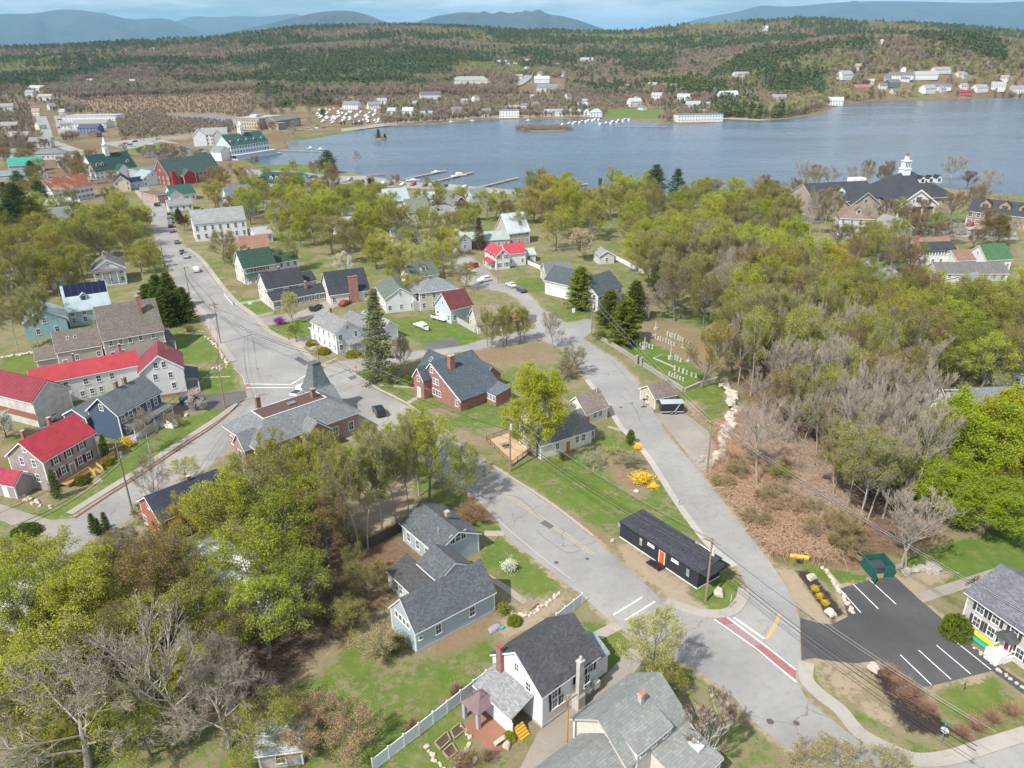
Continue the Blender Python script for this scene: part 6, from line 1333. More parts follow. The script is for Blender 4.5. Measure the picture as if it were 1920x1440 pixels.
# upper left
w=wing_px((98,359),(173,346),6.6,(73,337),'A',W=11);H=SH('rusty_roofed_house','long white house with rusted metal roof and two rows of shuttered windows',w,(.72,.73,.75),(.42,.36,.31),shut=plain((.08,.1,.12)));w.roof.data.materials[0]=metalroof((.42,.36,.31),.8)
gable_front('grey_gabled_house','small blue-grey gabled house in front of the rusty roof',(54,372),(84,368),4.2,2.2,9,(.3,.38,.45),(.24,.23,.22),n=1)
w=wing_px((84,413),(138,408),4.0,(68,391),'A',W=11);H=SH('red_barn','low red barn with grey roof and open porch posts',w,(.36,.05,.045),(.2,.225,.225),'barn',rows=[1.6]);put_porch(H,w,'f',1.5,w.L/2,2.2,2.6,shingle((.2,.22,.22)),5,False)
w=wing_px((70,388),(150,380),4.6,None,W=9,rise=2.2);SH('white_roofed_shop','pale roofed shop between red barn and rusty roof',w,(.5,.5,.48),(.48,.5,.5))
w=wing_px((15,311),(80,307),4.6,(17,297),'A',W=11);SH('turquoise_roofed_shop','low shop with turquoise metal roof at the far left',w,(.45,.45,.42),(.04,.32,.24),'shop',metal=True)
w=wing_px((-30,330),(70,327),3.6,None,W=12,rise=2);SH('flat_green_shop','wide grey-green roofed shop below the turquoise roof',w,(.3,.35,.35),(.2,.26,.25),'shop')
# main street end: steepled hall and shops
w=wing_px((178,322),(256,312),5.2,(180,292),'A',W=15);H=SH('steepled_hall','white hall with dark green roof, dormers and small white steeple',w,WHT,GRN,'hall')
for x in (-.72,-.5,.72):put_dormer(H,w,x*w.L/2,-w.W/2+2.2,2.0,1.6,3,siding(WHT),shingle(GRN))
b=MB();zz=w.h+w.rise;b.box(-1.4,1.4,-1.4,1.4,zz-1.5,zz+2.8);b.box(-1.6,1.6,-1.6,1.6,zz+2.8,zz+3.1)
for sx in (-1,1):
 for sy in (-1,1):b.box(sx*1.0-.15,sx*1.0+.15,sy*1.0-.15,sy*1.0+.15,zz+3.1,zz+5.2)
b.box(-1.3,1.3,-1.3,1.3,zz+5.2,zz+5.5);b.tube((0,0,zz+5.5),(0,0,zz+10),1.2,.05,8);b.build('steeple',plain((.8,.81,.82),.5,var=.03),w.roof)
g_=sub_wing(w,2.5,-w.W/2-.5,8,8,4.6,3.4,PI/2);put_wall(H,g_,siding(WHT));put_roof(H,g_,shingle(GRN))
H=gable_front('cream_gabled_shop','cream gabled house with navy solar roof at the street end',(214,343),(243,341),5.0,3.4,13,(.68,.6,.42),(.02,.025,.075),n=2)
gable_front('white_gabled_shop','white gabled shop with pale green roof and solar panels',(268,335),(306,330),4.6,3.6,12,(.7,.75,.74),(.3,.4,.4),'shop',n=2)
w=wing_px((245,342),(283,337),3.4,None,W=8,rise=2.0);SH('navy_roofed_shop','low shop with navy solar roof between two gabled shops',w,(.5,.55,.58),(.02,.025,.08),'shop')
w=wing_px((262,360),(295,368),3.8,None,W=7,rise=.6);SH('brick_shop','small flat brick shop behind the yellow street sign',w,(.42,.24,.2),(.3,.2,.18),'shop',brickw=True,kind='flat',rows=[1.6])
w=wing_px((315,329),(412,315),6.0,(318,300),'A',W=14);H=SH('red_gabled_market','long red market building with green roof and red gable',w,(.27,.085,.075),(.07,.115,.105),'market',brickw=False)
g_=sub_wing(w,-w.L*.16,-w.W/2-.2,5,8,5.2,3.2,PI/2);put_wall(H,g_,siding((.4,.05,.055)));put_roof(H,g_,shingle((.05,.11,.1)),trim=TRIMM);b=MB();b.box(-w.L/2+1.5,-w.L/2+4.2,-w.W/2-1.4,-w.W/2-.02,0,w.h+2.2);H.part(b,'red_tower',siding((.5,.05,.05)),w)
w=wing_px((322,366),(366,361),3.6,(303,349),'A',W=12);H=SH('green_roofed_inn','white low house with green roof and two gables beside the street end',w,WHT,(.035,.11,.085));g_=sub_wing(w,-w.L/2+1.5,-w.W/2+1,7,6.5,3.6,2.8,PI/2);put_wall(H,g_,siding(WHT));put_roof(H,g_,shingle((.035,.11,.085)))
w=wing_px((262,322),(330,312),4.0,None,W=16,rise=1.2);SH('grey_roofed_store','wide store with flat grey-green roof behind the market',w,(.4,.42,.4),(.16,.2,.19),'store',rows=[1.6])
# white hall on the right of the street and its neighbours
w=wing_px((362,419),(460,410),7.4,(357,395),'A',W=13);H=SH('white_hall','large plain white hall with light grey roof right of the street',w,(.74,.76,.79),(.30,.31,.315),'hall',rows=[2.0,5.2],wsz=(1.0,1.8),chim=[(-.55,.9)])
w=wing_px((452,471),(505,466),3.2,(434,444),'A',W=12);SH('brown_roofed_house','low house with reddish brown roof below the white hall',w,(.62,.6,.56),(.30,.17,.115))
w=wing_px((436,392),(482,383),4.6,(433,352),'A',W=9);SH('grey_roofed_cottage','white house with pale blue-grey roof behind the yellow willow',w,(.68,.7,.72),(.32,.36,.4))
w=wing_px((484,343),(558,346),5.4,(478,322),'A',W=14);H=SH('dormered_inn','white inn with dark green roof and four small dormers by the water',w,WHT,(.035,.075,.07),'inn')
for k in range(4):put_dormer(H,w,-w.L*.22+k*3.4,-w.W/2+2.4,1.8,1.5,3,siding(WHT),shingle((.035,.075,.07)))
for sx in (-1,1):g_=sub_wing(w,sx*(w.L/2-2.5),-w.W/2-.4,6,7,5.2,3.6,PI/2);put_wall(H,g_,siding(WHT));put_roof(H,g_,shingle((.035,.075,.07)))
w=wing_px((620,372),(652,368),5,None,W=9,rise=2.4);SH('porched_house','white house with front porches beside the waterfront lot',w,(.66,.66,.68),(.24,.24,.26))
# inns on the water
w=wing_px((378,252),(426,250),9.2,None,W=17,rise=4.2);H=SH('white_inn','white four-gabled inn with grey roof beside the parking lot',w,(.72,.73,.73),(.3,.33,.34),'inn',rows=[1.8,4.8,7.6],wsz=(1.2,1.6));g_=sub_wing(w,-w.L/2-2,-1,16,10,8.6,4.6,PI/2);put_wall(H,g_,siding(WHT));put_roof(H,g_,shingle((.3,.33,.34)));g_=sub_wing(w,2,-w.W/2-1,6,9,8.4,3.6,PI/2);put_wall(H,g_,siding((.5,.5,.48)));put_roof(H,g_,shingle((.3,.33,.34)))
for k in range(3):win_row(H,g_,'l',2,2+2.8*k,(1.1,1.6))
w=wing_px((432,274),(503,264),9.5,(433,254),'A',W=15);H=SH('lakeside_inn','long pale blue inn with green roof, dormers and cupola on the water',w,(.56,.66,.7),(.05,.12,.1),'inn',rows=[2.0,5.0,8.0],wsz=(1.7,1.5))
for k in range(5):put_dormer(H,w,-w.L*.4+k*w.L*.2,-w.W/2+2.2,2.0,1.6,3,siding(WHT),shingle((.05,.12,.1)))
b=MB();zz=w.h+w.rise;b.box(-1.5,1.5,-1.5,1.5,zz-1,zz+3.0);b.box(-1.8,1.8,-1.8,1.8,zz+3.0,zz+3.3)
for sx in (-1,1):
 for sy in (-1,1):b.box(sx*1.1-.2,sx*1.1+.2,sy*1.1-.2,sy*1.1+.2,zz+3.3,zz+5.6)
b.box(-1.5,1.5,-1.5,1.5,zz+5.6,zz+6.0);b.tube((0,0,zz+6),(0,0,zz+8.5),1.4,.1,8);b.build('cupola',plain((.8,.81,.82),.5,var=.03),w.roof)
b=MB();b.box(-w.L/2-1,w.L/2+6,-w.W/2-6.5,-w.W/2-.05,-2,.7);b.box(-w.L/2-1,w.L/2+2,-w.W/2-5.5,-w.W/2-5.3,.7,3.2);b.box(-w.L/2-1,w.L/2+2,-w.W/2-5.5,-w.W/2-.1,3.2,3.5);H.part(b,'terrace',siding((.5,.55,.58)),w)
g_=sub_wing(w,-w.L/2-4,-1,10,9,6.5,3.2,PI/2);put_wall(H,g_,siding(WHT));put_roof(H,g_,shingle((.2,.26,.24)));
w=wing_px((484,222),(545,214),11,None,W=42,rise=.4,L=44);H=SH('mill_market','big tan flat-roofed mill market with white roof by the bay',w,(.5,.38,.26),(.62,.62,.6),'market',kind='flat',rows=[2,5.5,9],brickw=True,wsz=(1.6,2));
a_=sub_wing(w,10,-w.W/2-7,46,13,8,3.0);put_wall(H,a_,siding((.26,.18,.15)));put_roof(H,a_,shingle((.2,.19,.19)));win_row(H,a_,'f',12,5.5,(1.8,1.6));win_row(H,a_,'f',12,2.2,(1.8,1.6))
b=MB();b.box(-12,-4,-6,2,11.1,13.6);b.box(3,9,0,5,11.1,12.6);H.part(b,'roof_plant',plain((.5,.5,.5),.6),w)
a_=sub_wing(w,-14,-w.W/2-16,14,11,6.5,.3);put_wall(H,a_,brick((.33,.2,.15)),'box',None);put_roof(H,a_,plain((.2,.18,.18),.8),'flat');win_row(H,a_,'f',3,2.4,(2.0,2.2));win_row(H,a_,'f',3,5,(1.4,1.4))
# houses between the street and the docks
w=wing_px((683,384),(716,383),3.6,(684,363),'A',W=9);H=SH('dormered_cottage','white cottage with two roof dormers near the boat launch',w,(.66,.67,.7),(.24,.25,.27),'cottage')
for x in (-2,2):put_dormer(H,w,x,-w.W/2+1.6,2,1.4,2.6,siding((.7,.7,.72)),shingle((.24,.25,.27)))
w=wing_px((724,378),(768,374),5.0,(725,355),'A',W=10);SH('blue_roofed_house','white house with pale blue metal roof near the docks',w,(.64,.66,.68),(.4,.47,.5),metal=True)
w=wing_px((765,397),(806,393),5.4,(762,374),'A',W=9);H=SH('olive_roofed_house','cream house with olive green roof and side porch',w,(.7,.68,.52),(.2,.23,.17))
w=wing_px((808,404),(845,400),3.4,(806,388),'A',W=8);H=SH('cream_farmhouse','cream house with grey roof, dormer and attached gabled barn',w,(.7,.66,.52),(.27,.27,.28));put_dormer(H,w,-.5,-w.W/2+1.5,2.4,1.4,2.6,siding((.7,.68,.6)),shingle((.27,.27,.28)))
g_=sub_wing(w,w.L/2+3.5,-1.5,11,8,3.6,2.4,PI/2);put_wall(H,g_,siding((.66,.62,.5)));put_roof(H,g_,shingle((.27,.27,.28)));win_row(H,g_,'l',2,1.6)
gable_front('dark_gabled_house','dark brown shingled house with tall gable near the docks',(849,385),(880,382),6.2,3.6,11,(.13,.105,.1),(.2,.19,.19),n=2)
w=wing_px((785,372),(815,371),3.6,None,W=9,rise=2.2);SH('white_roofed_house','white cottage with pale roof behind the olive roofed house',w,(.64,.66,.66),(.42,.45,.46))
w=wing_px((954,437),(993,432),5.0,(941,402),'A',W=11);SH('silver_roofed_barn','barn with broad silver-blue metal roof among trees',w,(.46,.42,.38),(.5,.56,.6),'barn',metal=True)
w=wing_px((870,452),(955,447),3.2,None,W=8,rise=2.2);SH('mossy_roofed_house','long house with pale mossy green roof behind the red roof',w,(.4,.42,.4),(.36,.44,.4))
gable_front('pale_gabled_house','pale grey gabled house left of the dark spruce',(858,452),(884,449),4.0,2.6,9,(.52,.54,.56),(.4,.42,.44),n=1)
w=wing_px((742,458),(790,452),3.6,(742,432),'A',W=9);SH('grey_gabled_barn','grey house with charcoal roof beside the lane',w,(.46,.44,.44),(.09,.1,.12))
w=wing_px((775,520),(822,512),3.4,None,W=9,rise=3.0);H=SH('mossy_dormer_house','white house with dark mossy roof and dormer under trees',w,(.66,.68,.68),(.12,.15,.12));put_dormer(H,w,0,-w.W/2+1.5,1.8,1.4,2.6,siding(WHT),shingle((.12,.15,.12)))
w=wing_px((706,537),(722,560),4.4,None,W=9,rise=2.8);SH('mossy_gabled_house','white house with mossy green roof behind the tall grey spruce',w,(.66,.68,.68),(.14,.17,.14))
H=SH('boat_launch_house','white small house with gambrel-like roof left of the docks',wing_px((648,360),(672,357),4,None,W=8,rise=2.6),(.66,.67,.7),(.25,.25,.28))
SH('hidden_white_house','white house glimpsed between trees behind the charcoal roof',wing_px((640,425),(668,420),4,None,W=8,rise=2.6),(.66,.67,.68),(.45,.46,.46))
SH('white_barn_house','small white barn right of the white hall',wing_px((478,440),(510,436),3.6,None,W=7,rise=2.0),(.72,.73,.74),(.4,.4,.42),'barn')
SH('round_tent_house','pale green-white roofed garage right of the pink-red roof',wing_px((978,478),(1004,476),2.8,None,W=6.5,rise=1.4),(.6,.62,.6),(.42,.5,.46),'garage')
# resort on the right shore
w=wing_px((1528,378),(1648,372),7.0,(1530,340),'A',W=22);H=House('shingled_resort','large brown shingled resort with charcoal roofs, white gables and a tall white cupola','resort',(w.c.x,w.c.y));info('resort',w)
RM=shingle((.055,.06,.075),.3);RW=siding((.42,.35,.29),.2);w.rise=min(w.rise,6.0);put_wall(H,w,RW);put_roof(H,w,RM,over=.8);win_row(H,w,'f',9,4.6,(1.3,1.6));win_row(H,w,'f',9,1.8,(1.3,1.6))
for ox,ww in ((-w.L*.27,15),(w.L*.22,14)):
 g_=sub_wing(w,ox,-w.W/2-.5,6,ww,5.6,5.0,PI/2);put_wall(H,g_,RW);put_roof(H,g_,RM,trim=TRIMM,over=.7,rake=.6);put_win(H,g_,'l',u=0,z=6.8,sz=(1.6,1.5))
put_dormer(H,w,-1.5,-w.W/2+3,4.2,1.8,4,siding(WHT),RM);b=MB();b.box(w.L*.30,w.L*.30+7,1.0,5,w.h+w.rise-1.2,w.h+w.rise+1.1);H.part(b,'roof_lantern',TRIMM,w)
w2=wing_px((1670,372),(1790,366),7.5,None,W=26,rise=9.0);info('resort2',w2);put_wall(H,w2,RW,'box');put_roof(H,w2,RM,'hip',over=.8);win_row(H,w2,'f',8,4.8,(1.3,1.6))
g_=wing_px((1686,386),(1756,383),5.0,None,W=9,rise=.1);hw=g_.L/2;b=MB();b.extr([(-hw,4.2),(hw,4.2),(hw,5.4),(0,11.4),(-hw,5.4)],-4.5,8,axis='y');H.part(b,'pediment',siding((.7,.72,.72)),g_)
b=MB();slope(b,(0,11.6),(hw+.8,5.0),-5,8);slope(b,(0,11.6),(-hw-.8,5.0),-5,8);g_.roof=H.part(b,'pediment_roof',RM,g_)
f=MB()
for sx in (-1,1):f.extr([(0,11.8),(sx*(hw+.8),5.2),(sx*(hw+.8),4.6),(0,11.1)],-5.06,-5.01,axis='y')
for k in range(4):x=-hw+.4+k*(2*hw-.8)/3;f.box(x-.3,x+.3,-4.4,-3.8,-.2,4.2)
f.box(-hw+.7,hw-.7,-4.3,-4.15,1.0,1.2);H.part(f,'column',TRIMM,g_);g_.W=9;put_win(H,g_,'f',u=0,z=7.3,sz=(2.6,2.4));put_win(H,g_,'f',u=-2.4,z=6.8,sz=(.9,1.4));put_win(H,g_,'f',u=2.4,z=6.8,sz=(.9,1.4))
for k in range(3):x=-hw+2.2+k*(2*hw-4.4)/2;b=MB();b.box(x-1.6,x+1.6,-3.6,-3.5,1.2,3.8);b.build('pane',glass(),H.root,(g_.c.x-H.o.x,g_.c.y-H.o.y,0),g_.a)
zz=w2.h+w2.rise;cx=-1.5
b=MB();b.box(cx-1.8,cx+1.8,-1.8,1.8,zz-2.5,zz+1.4);b.box(cx-2.05,cx+2.05,-2.05,2.05,zz+1.4,zz+1.7);b.box(cx-1.4,cx+1.4,-1.4,1.4,zz+1.7,zz+4.8);b.box(cx-1.7,cx+1.7,-1.7,1.7,zz+4.8,zz+5.1);b.tube((cx,0,zz+5.1),(cx,0,zz+6.9),1.1,.95,8);b.tube((cx,0,zz+6.9),(cx,0,zz+7.1),1.3,1.3,8);b.tube((cx,0,zz+7.1),(cx,0,zz+8.2),1.1,.2,8,1)
for k in range(3):
 for fx,yy in ((cx-.85+k*.85,-1.42),):b.box(fx-.22,fx+.22,yy,yy+.02,zz+2.1,zz+4.4,2)
H.part(b,'cupola',[plain((.8,.81,.82),.5,var=.03),plain((.08,.09,.1),.6),glass()],w2)
for k in range(3):put_dormer(H,w2,4+k*4.2,-w2.W/2+7,2.8,1.8,3.4,siding(WHT),RM)
w=wing_px((1815,395),(1935,408),6.0,None,W=14,rise=4.2);H=SH('resort_wing','brown shingled resort wing with white window band, right edge',w,(.32,.22,.16),(.06,.065,.08),'resort',rows=[2,4.6],wsz=(1.4,1.4))
for k in range(3):put_dormer(H,w,-6+k*7,-w.W/2+2.5,4,1.6,3,siding((.36,.25,.18)),shingle((.06,.065,.08)))
w=wing_px((1576,408),(1640,410),8.4,None,W=11,rise=4.4,L=12);H=SH('tall_grey_house','tall pale grey three-storey house with brown hipped roof below the resort',w,(.5,.53,.56),(.24,.18,.15),kind='hip',rows=[1.8,4.4,7.0]);put_dormer(H,w,.6,-w.W/2+1.6,1.8,1.6,2.6,siding((.5,.53,.56)),shingle((.24,.18,.15)))
gable_front('bracketed_gable_house','grey-green house with ornate front gable right of the tall grey house',(1672,430),(1712,427),5.2,3.4,11,(.48,.5,.46),(.3,.29,.27),n=2)
w=wing_px((1732,468),(1790,466),5.6,(1724,446),'A',W=10);H=SH('sunporch_house','white house with tan roof, long upper sun porch windows and brick chimney',w,(.74,.75,.75),(.28,.17,.115),rows=[1.5]);win_row(H,w,'f',10,4.3,(.7,1.5),.8);b=MB();b.box(-w.L/2-.8,-w.L/2-.02,-1.2,.3,0,w.h+w.rise+.8);H.part(b,'brick_chimney',brick((.33,.1,.08)),w)
b=MB();s_=w.rise/(w.W/2);b.extr([(-w.W/2-.7,w.h-.12),(-w.W*.22,w.h+s_*w.W*.28+.22),(-w.W*.22,w.h+s_*w.W*.28+.34),(-w.W/2-.7,w.h+.1)],-w.L/2-.35,w.L/2+.35);b.build('lower_slope',shingle((.09,.1,.12)),w.roof)
w=wing_px((1796,488),(1835,486),3.0,None,W=8,rise=2.4);SH('tan_roofed_annex','low white annex with tan roof between white house and green roof',w,(.66,.65,.62),(.27,.17,.12))
w=wing_px((1851,487),(1898,484),4.0,(1845,459),'A',W=9);SH('bright_green_roofed_house','white house with bright green roof near the right edge',w,(.68,.69,.68),(.07,.165,.08))
w=wing_px((1758,512),(1890,512),2.6,None,W=8,rise=2.4);SH('grey_roofed_ranch','long low white ranch house with grey roof near the right edge',w,(.64,.64,.62),(.17,.16,.16))
gable_front('small_white_chapel','small white gabled chapel right of the two pines',(1297,372),(1323,370),4.2,3.0,11,(.7,.71,.72),(.22,.22,.23),'chapel',n=2)
w=wing_px((1395,455),(1440,452),3.6,None,W=9,rise=2.4);SH('green_roofed_cottage','cottage with dull olive roof behind leafy trees, right of centre',w,(.55,.55,.5),(.22,.23,.17),'cottage')
gable_front('white_gable_cottage','white gabled cottage glimpsed between trees, right of centre',(1385,470),(1408,468),3.8,2.4,9,(.68,.69,.7),(.3,.3,.3),n=1)
w=wing_px((1640,540),(1690,538),3.2,None,W=8,rise=.8);SH('dark_garage','dark grey flat-roofed garage in the right wood',w,(.1,.105,.12),(.45,.43,.42),'garage',rows=[1.5],kind='flat')
w=wing_px((1560,525),(1650,522),2.8,None,W=6,rise=1.2);SH('pale_roofed_shed','long shed with pale roof beside the lane in the wood',w,(.5,.48,.45),(.5,.48,.45),'shed',rows=[1.4])
w=wing_px((1725,795),(1790,785),3.4,None,W=9,rise=2.2);SH('pale_roofed_house','pale roofed house half hidden in the wood above the bright maple',w,(.66,.66,.66),(.5,.48,.46))
gable_front('hidden_gable_house','white gabled house in the right wood near the edge',(1742,745),(1770,742),4.0,2.6,9,(.66,.67,.68),(.25,.26,.28),n=1)
w=wing_px((1830,765),(1925,760),3.4,None,W=9,rise=2.0);SH('grey_ranch','grey roofed ranch house at the right edge of the wood',w,(.6,.6,.6),(.2,.21,.23))
w=wing_px((1850,690),(1925,700),3.6,None,W=9,rise=2.2);SH('slate_roofed_house','grey house with slate roof among trees at the right edge',w,(.5,.52,.54),(.2,.22,.25))
w=wing_px((1800,590),(1880,585),3.2,None,W=8,rise=2.0);SH('white_ranch','white ranch house behind right-hand trees below the grey roofed ranch',w,(.66,.67,.66),(.35,.36,.36))
# roofs under the trees at lower left
w=wing_px((300,975),(342,958),4.6,None,W=8,rise=2.4,L=11);SH('red_clapboard_house','faded red house with navy roof half hidden behind leafy trees',w,(.4,.14,.1),(.045,.05,.075),chim=[(.2,.8)])
w=wing_px((340,1062),(440,1100),2.8,None,W=7,rise=1.8);SH('white_roofed_garage','long low garage with white roof under trees, lower left',w,(.6,.6,.6),(.62,.62,.62),'garage',metal=True)
w=wing_px((395,1120),(470,1150),2.8,None,W=7,rise=1.8,L=9);SH('pale_shed','second low building with whitish roof among the lower left trees',w,(.5,.52,.52),(.6,.62,.62),'shed',metal=True)
w=wing_px((-40,1155),(40,1175),3.6,None,W=9,rise=2.2);SH('white_roofed_house','white roofed house behind yellow-green trees at the left edge',w,(.66,.67,.68),(.6,.62,.64),metal=True)
w=wing_px((482,1412),(538,1405),2.4,None,W=4.2,rise=1.1,L=4.4);SH('garden_shed','small shed with pale grey roof among bare shrubs at the bottom',w,(.4,.38,.36),(.45,.47,.5),'shed',rows=[1.3])
# houses on the far shore and up the hill
def hill_spot(px,py):
 d=ray(px,py);h=math.hypot(d.x,d.y)
 r=300+np.arange(700)*5.0;g=height(d.x/h*r,d.y/h*r);hit=np.where(g>=HC+d.z/h*r)[0]
 if len(hit):k=hit[0];return d.x/h*r[k],d.y/h*r[k],max(0.0,float(g[k]))
 q=P(px,py);return q.x,q.y,0.0
def far_house(name,label,px,py,wpx,hpx,wallc,roofc,ang=0.0,cat='house',rows=None,kind='gable',depth=None,group=None):
 x,y,z=hill_spot(px,py);s=(math.hypot(x,y)/FPX)*1.02;L_=wpx*s*.85;h=hpx*s*.5;w=wing_at(x,y+4,ang,L_,depth or max(7,min(L_*.6,14)),h,hpx*s*.33 if kind!='flat' else .4,z)
 H=House(name,label,cat,(x,y+4),group);put_wall(H,w,siding(wallc),kind if kind=='gable' else 'box',None);put_roof(H,w,shingle(roofc),kind,trim=None)
 for zz in (rows or ([h*.5]if h<4.5 else [h*.27,h*.74])):win_row(H,w,'f',max(2,int(L_/3)),zz,(1.2,1.4),1.3)
 FAR_HOUSES.append((x,y,5+L_/2));FAR_HOUSES.append((x*.985,y*.985,3+L_/3));return H
far_house('lakeside_motel','white three-storey balconied motel on the far shore',955,221,40,24,(.74,.75,.75),(.5,.5,.5),0,'motel',[1.9,5.0,8.2],'flat',14)
far_house('boat_house','white two-storey boat house by the far marina with grey roof',1118,220,24,16,(.7,.74,.75),(.4,.5,.55),0,'boat house',None,'hip')
for i,(px,lb)in enumerate(((1070,'first white cottage left of the marina boat house'),(1086,'second white cottage left of the marina boat house'),(1101,'third white cottage left of the marina boat house'))):far_house('shore_cottage','small gabled '+lb,px,216,13,13,(.74,.75,.76),(.3,.3,.32),PI/2*.9,group='white shore cottages by the marina')
far_house('beach_house','white low house with grey roof right of the far motel',1044,217,26,13,(.68,.69,.7),(.3,.3,.32))
far_house('shore_house','white house on the lawn left of the far motel',912,217,18,13,(.7,.7,.7),(.25,.25,.26));far_house('porch_house','white porch house with dark roof by tall spruces, far shore',856,214,22,14,(.68,.69,.7),(.2,.2,.2))
far_house('hilltop_inn','long pale inn with green roof and cupola on the far hill',882,161,72,18,(.66,.65,.6),(.32,.36,.31),0,'inn',None,'hip',16)
far_house('white_motor_inn','white flat-fronted inn beside the hill road',1016,156,30,13,(.74,.75,.78),(.55,.57,.6),0,'inn');far_house('blue_roofed_store','long white store with blue-grey roof below the hill road inn',1026,172,42,14,(.66,.68,.7),(.2,.24,.3),0,'store')
far_house('striped_condo','white row house with striped dark roof on the far slope',806,186,40,14,(.7,.7,.7),(.16,.15,.17),.2)
for i,(px,py,wd,ht,rc,lb)in enumerate([(735,216,18,14,(.45,.47,.5),'white house on the shore road left of the porch house'),(765,217,22,16,(.5,.52,.55),'white gabled house among shore road trees'),(800,221,24,13,(.32,.38,.44),'blue-grey roofed shore house by the water'),(700,205,24,14,(.24,.26,.27),'white house with grey roof behind the boat yard'),(660,205,34,15,(.22,.24,.25),'long white house above the boat yard'),(716,196,20,12,(.35,.36,.38),'pale house on the slope above the boat yard'),(1148,165,18,12,(.3,.3,.3),'grey-roofed house on the far slope above the marina'),(1232,188,20,14,(.4,.42,.45),'white house with steep pale roof on the far slope'),(1225,168,22,13,(.45,.4,.42),'pale gabled house on the far slope beside a red house'),(1260,172,18,14,(.4,.35,.36),'white house right of the red house on the slope'),(1190,200,26,16,(.5,.5,.5),'white house above the far lawn'),(1282,192,24,16,(.45,.46,.5),'white house behind the shore pines'),(1300,206,28,16,(.4,.42,.45),'white house with tall roof at the lawn end'),(1365,191,38,20,(.55,.57,.62),'large white many-gabled house near the point'),(1345,178,18,14,(.14,.14,.18),'dark house above the many-gabled house'),(1461,191,26,13,(.3,.31,.36),'white house with slate roof on the wooded point'),(1390,146,30,11,(.4,.36,.36),'long pale house high on the right slope'),(1585,150,26,16,(.34,.36,.4),'tall white house on the right slope'),(1567,198,28,15,(.5,.52,.56),'white cottage at the water edge of the cove'),(1618,172,34,12,(.34,.17,.12),'brown house with reddish roof above the cove'),(1674,165,24,14,(.16,.17,.18),'dark green house on the right shore'),(1690,150,42,13,(.18,.17,.17),'long dark house on the right slope'),(1735,150,40,14,(.38,.4,.42),'white house on the right slope'),(1765,138,30,11,(.38,.3,.28),'house with tan roof high on the right slope'),(1740,178,26,15,(.36,.36,.37),'pale grey shore house, right'),(1768,172,26,12,(.16,.18,.22),'blue-grey shore house, right'),(1808,181,20,9,(.3,.05,.06),'small red boathouse on the right shore'),(1838,175,24,13,(.36,.34,.32),'tan shore house right of the red boathouse'),(1872,172,22,16,(.4,.38,.37),'grey shore house near the right edge'),(1908,176,22,13,(.3,.28,.28),'brown shore house at the right edge'),(940,122,20,9,(.4,.42,.45),'white house beside the hill road, high on the slope'),(960,128,22,10,(.4,.42,.44),'second white house beside the hill road'),(1040,128,20,9,(.4,.42,.44),'white house right of the hill road'),(1100,118,26,10,(.4,.38,.42),'pale house in the woods above the marina'),(285,95,14,5,(.6,.6,.6),'tiny white farmhouse in the dark far woods'),(1438,57,14,8,(.6,.6,.6),'white tower house high on the right ridge'),(1648,84,16,9,(.5,.45,.42),'house on the cleared right ridge'),(170,155,16,6,(.6,.6,.6),'white house in the left woods'),(250,156,14,6,(.6,.6,.6),'second white house in the left woods'),(70,172,30,10,(.5,.5,.5),'white house row behind left bare trees'),(85,188,24,10,(.4,.36,.3),'house at the bend of the far left road')]):
 red='red boathouse' in lb and i>20 and 'small' in lb;far_house('far_house',lb,px,py,wd,ht,(.42,.06,.07)if red else (.1,.13,.12)if 'dark green' in lb else (.22,.14,.11)if 'brown house' in lb else (.72,.73,.74),rc,((i*37)%7-3)*.13,group='houses on the far shore and slopes')
far_house('red_house','narrow red house on the far slope',1246,170,9,15,(.4,.08,.06),(.2,.15,.15))
far_house('shore_condo','white two-storey condominium with angled balconies on the near point',1310,228,92,24,(.72,.73,.74),(.25,.32,.36),.12,'condominium',None,'flat',16)
fr=random.Random(12)
for i in range(46):
 px,py=(fr.uniform(640,1330),fr.uniform(186,217))if i<20 else (fr.uniform(1560,1915),fr.uniform(128,180))if i<32 else (fr.uniform(900,1330),fr.uniform(120,180))if i<38 else (fr.uniform(0,150),fr.uniform(175,255))
 far_house('hillside_house','small pale house '+('among the trees of the far shore' if i<20 else 'on the right lake slope' if i<32 else 'on the wooded middle slope' if i<38 else 'beside the far left road'),px,py,fr.uniform(9,17),fr.uniform(9,13),fr.choice([(.7,.71,.72),(.62,.6,.55),(.5,.52,.55),(.66,.62,.5)]),fr.choice([(.3,.31,.33),(.2,.19,.19),(.38,.3,.26),(.42,.43,.45)]),fr.uniform(-1.2,1.2),group='small houses on the far slopes')
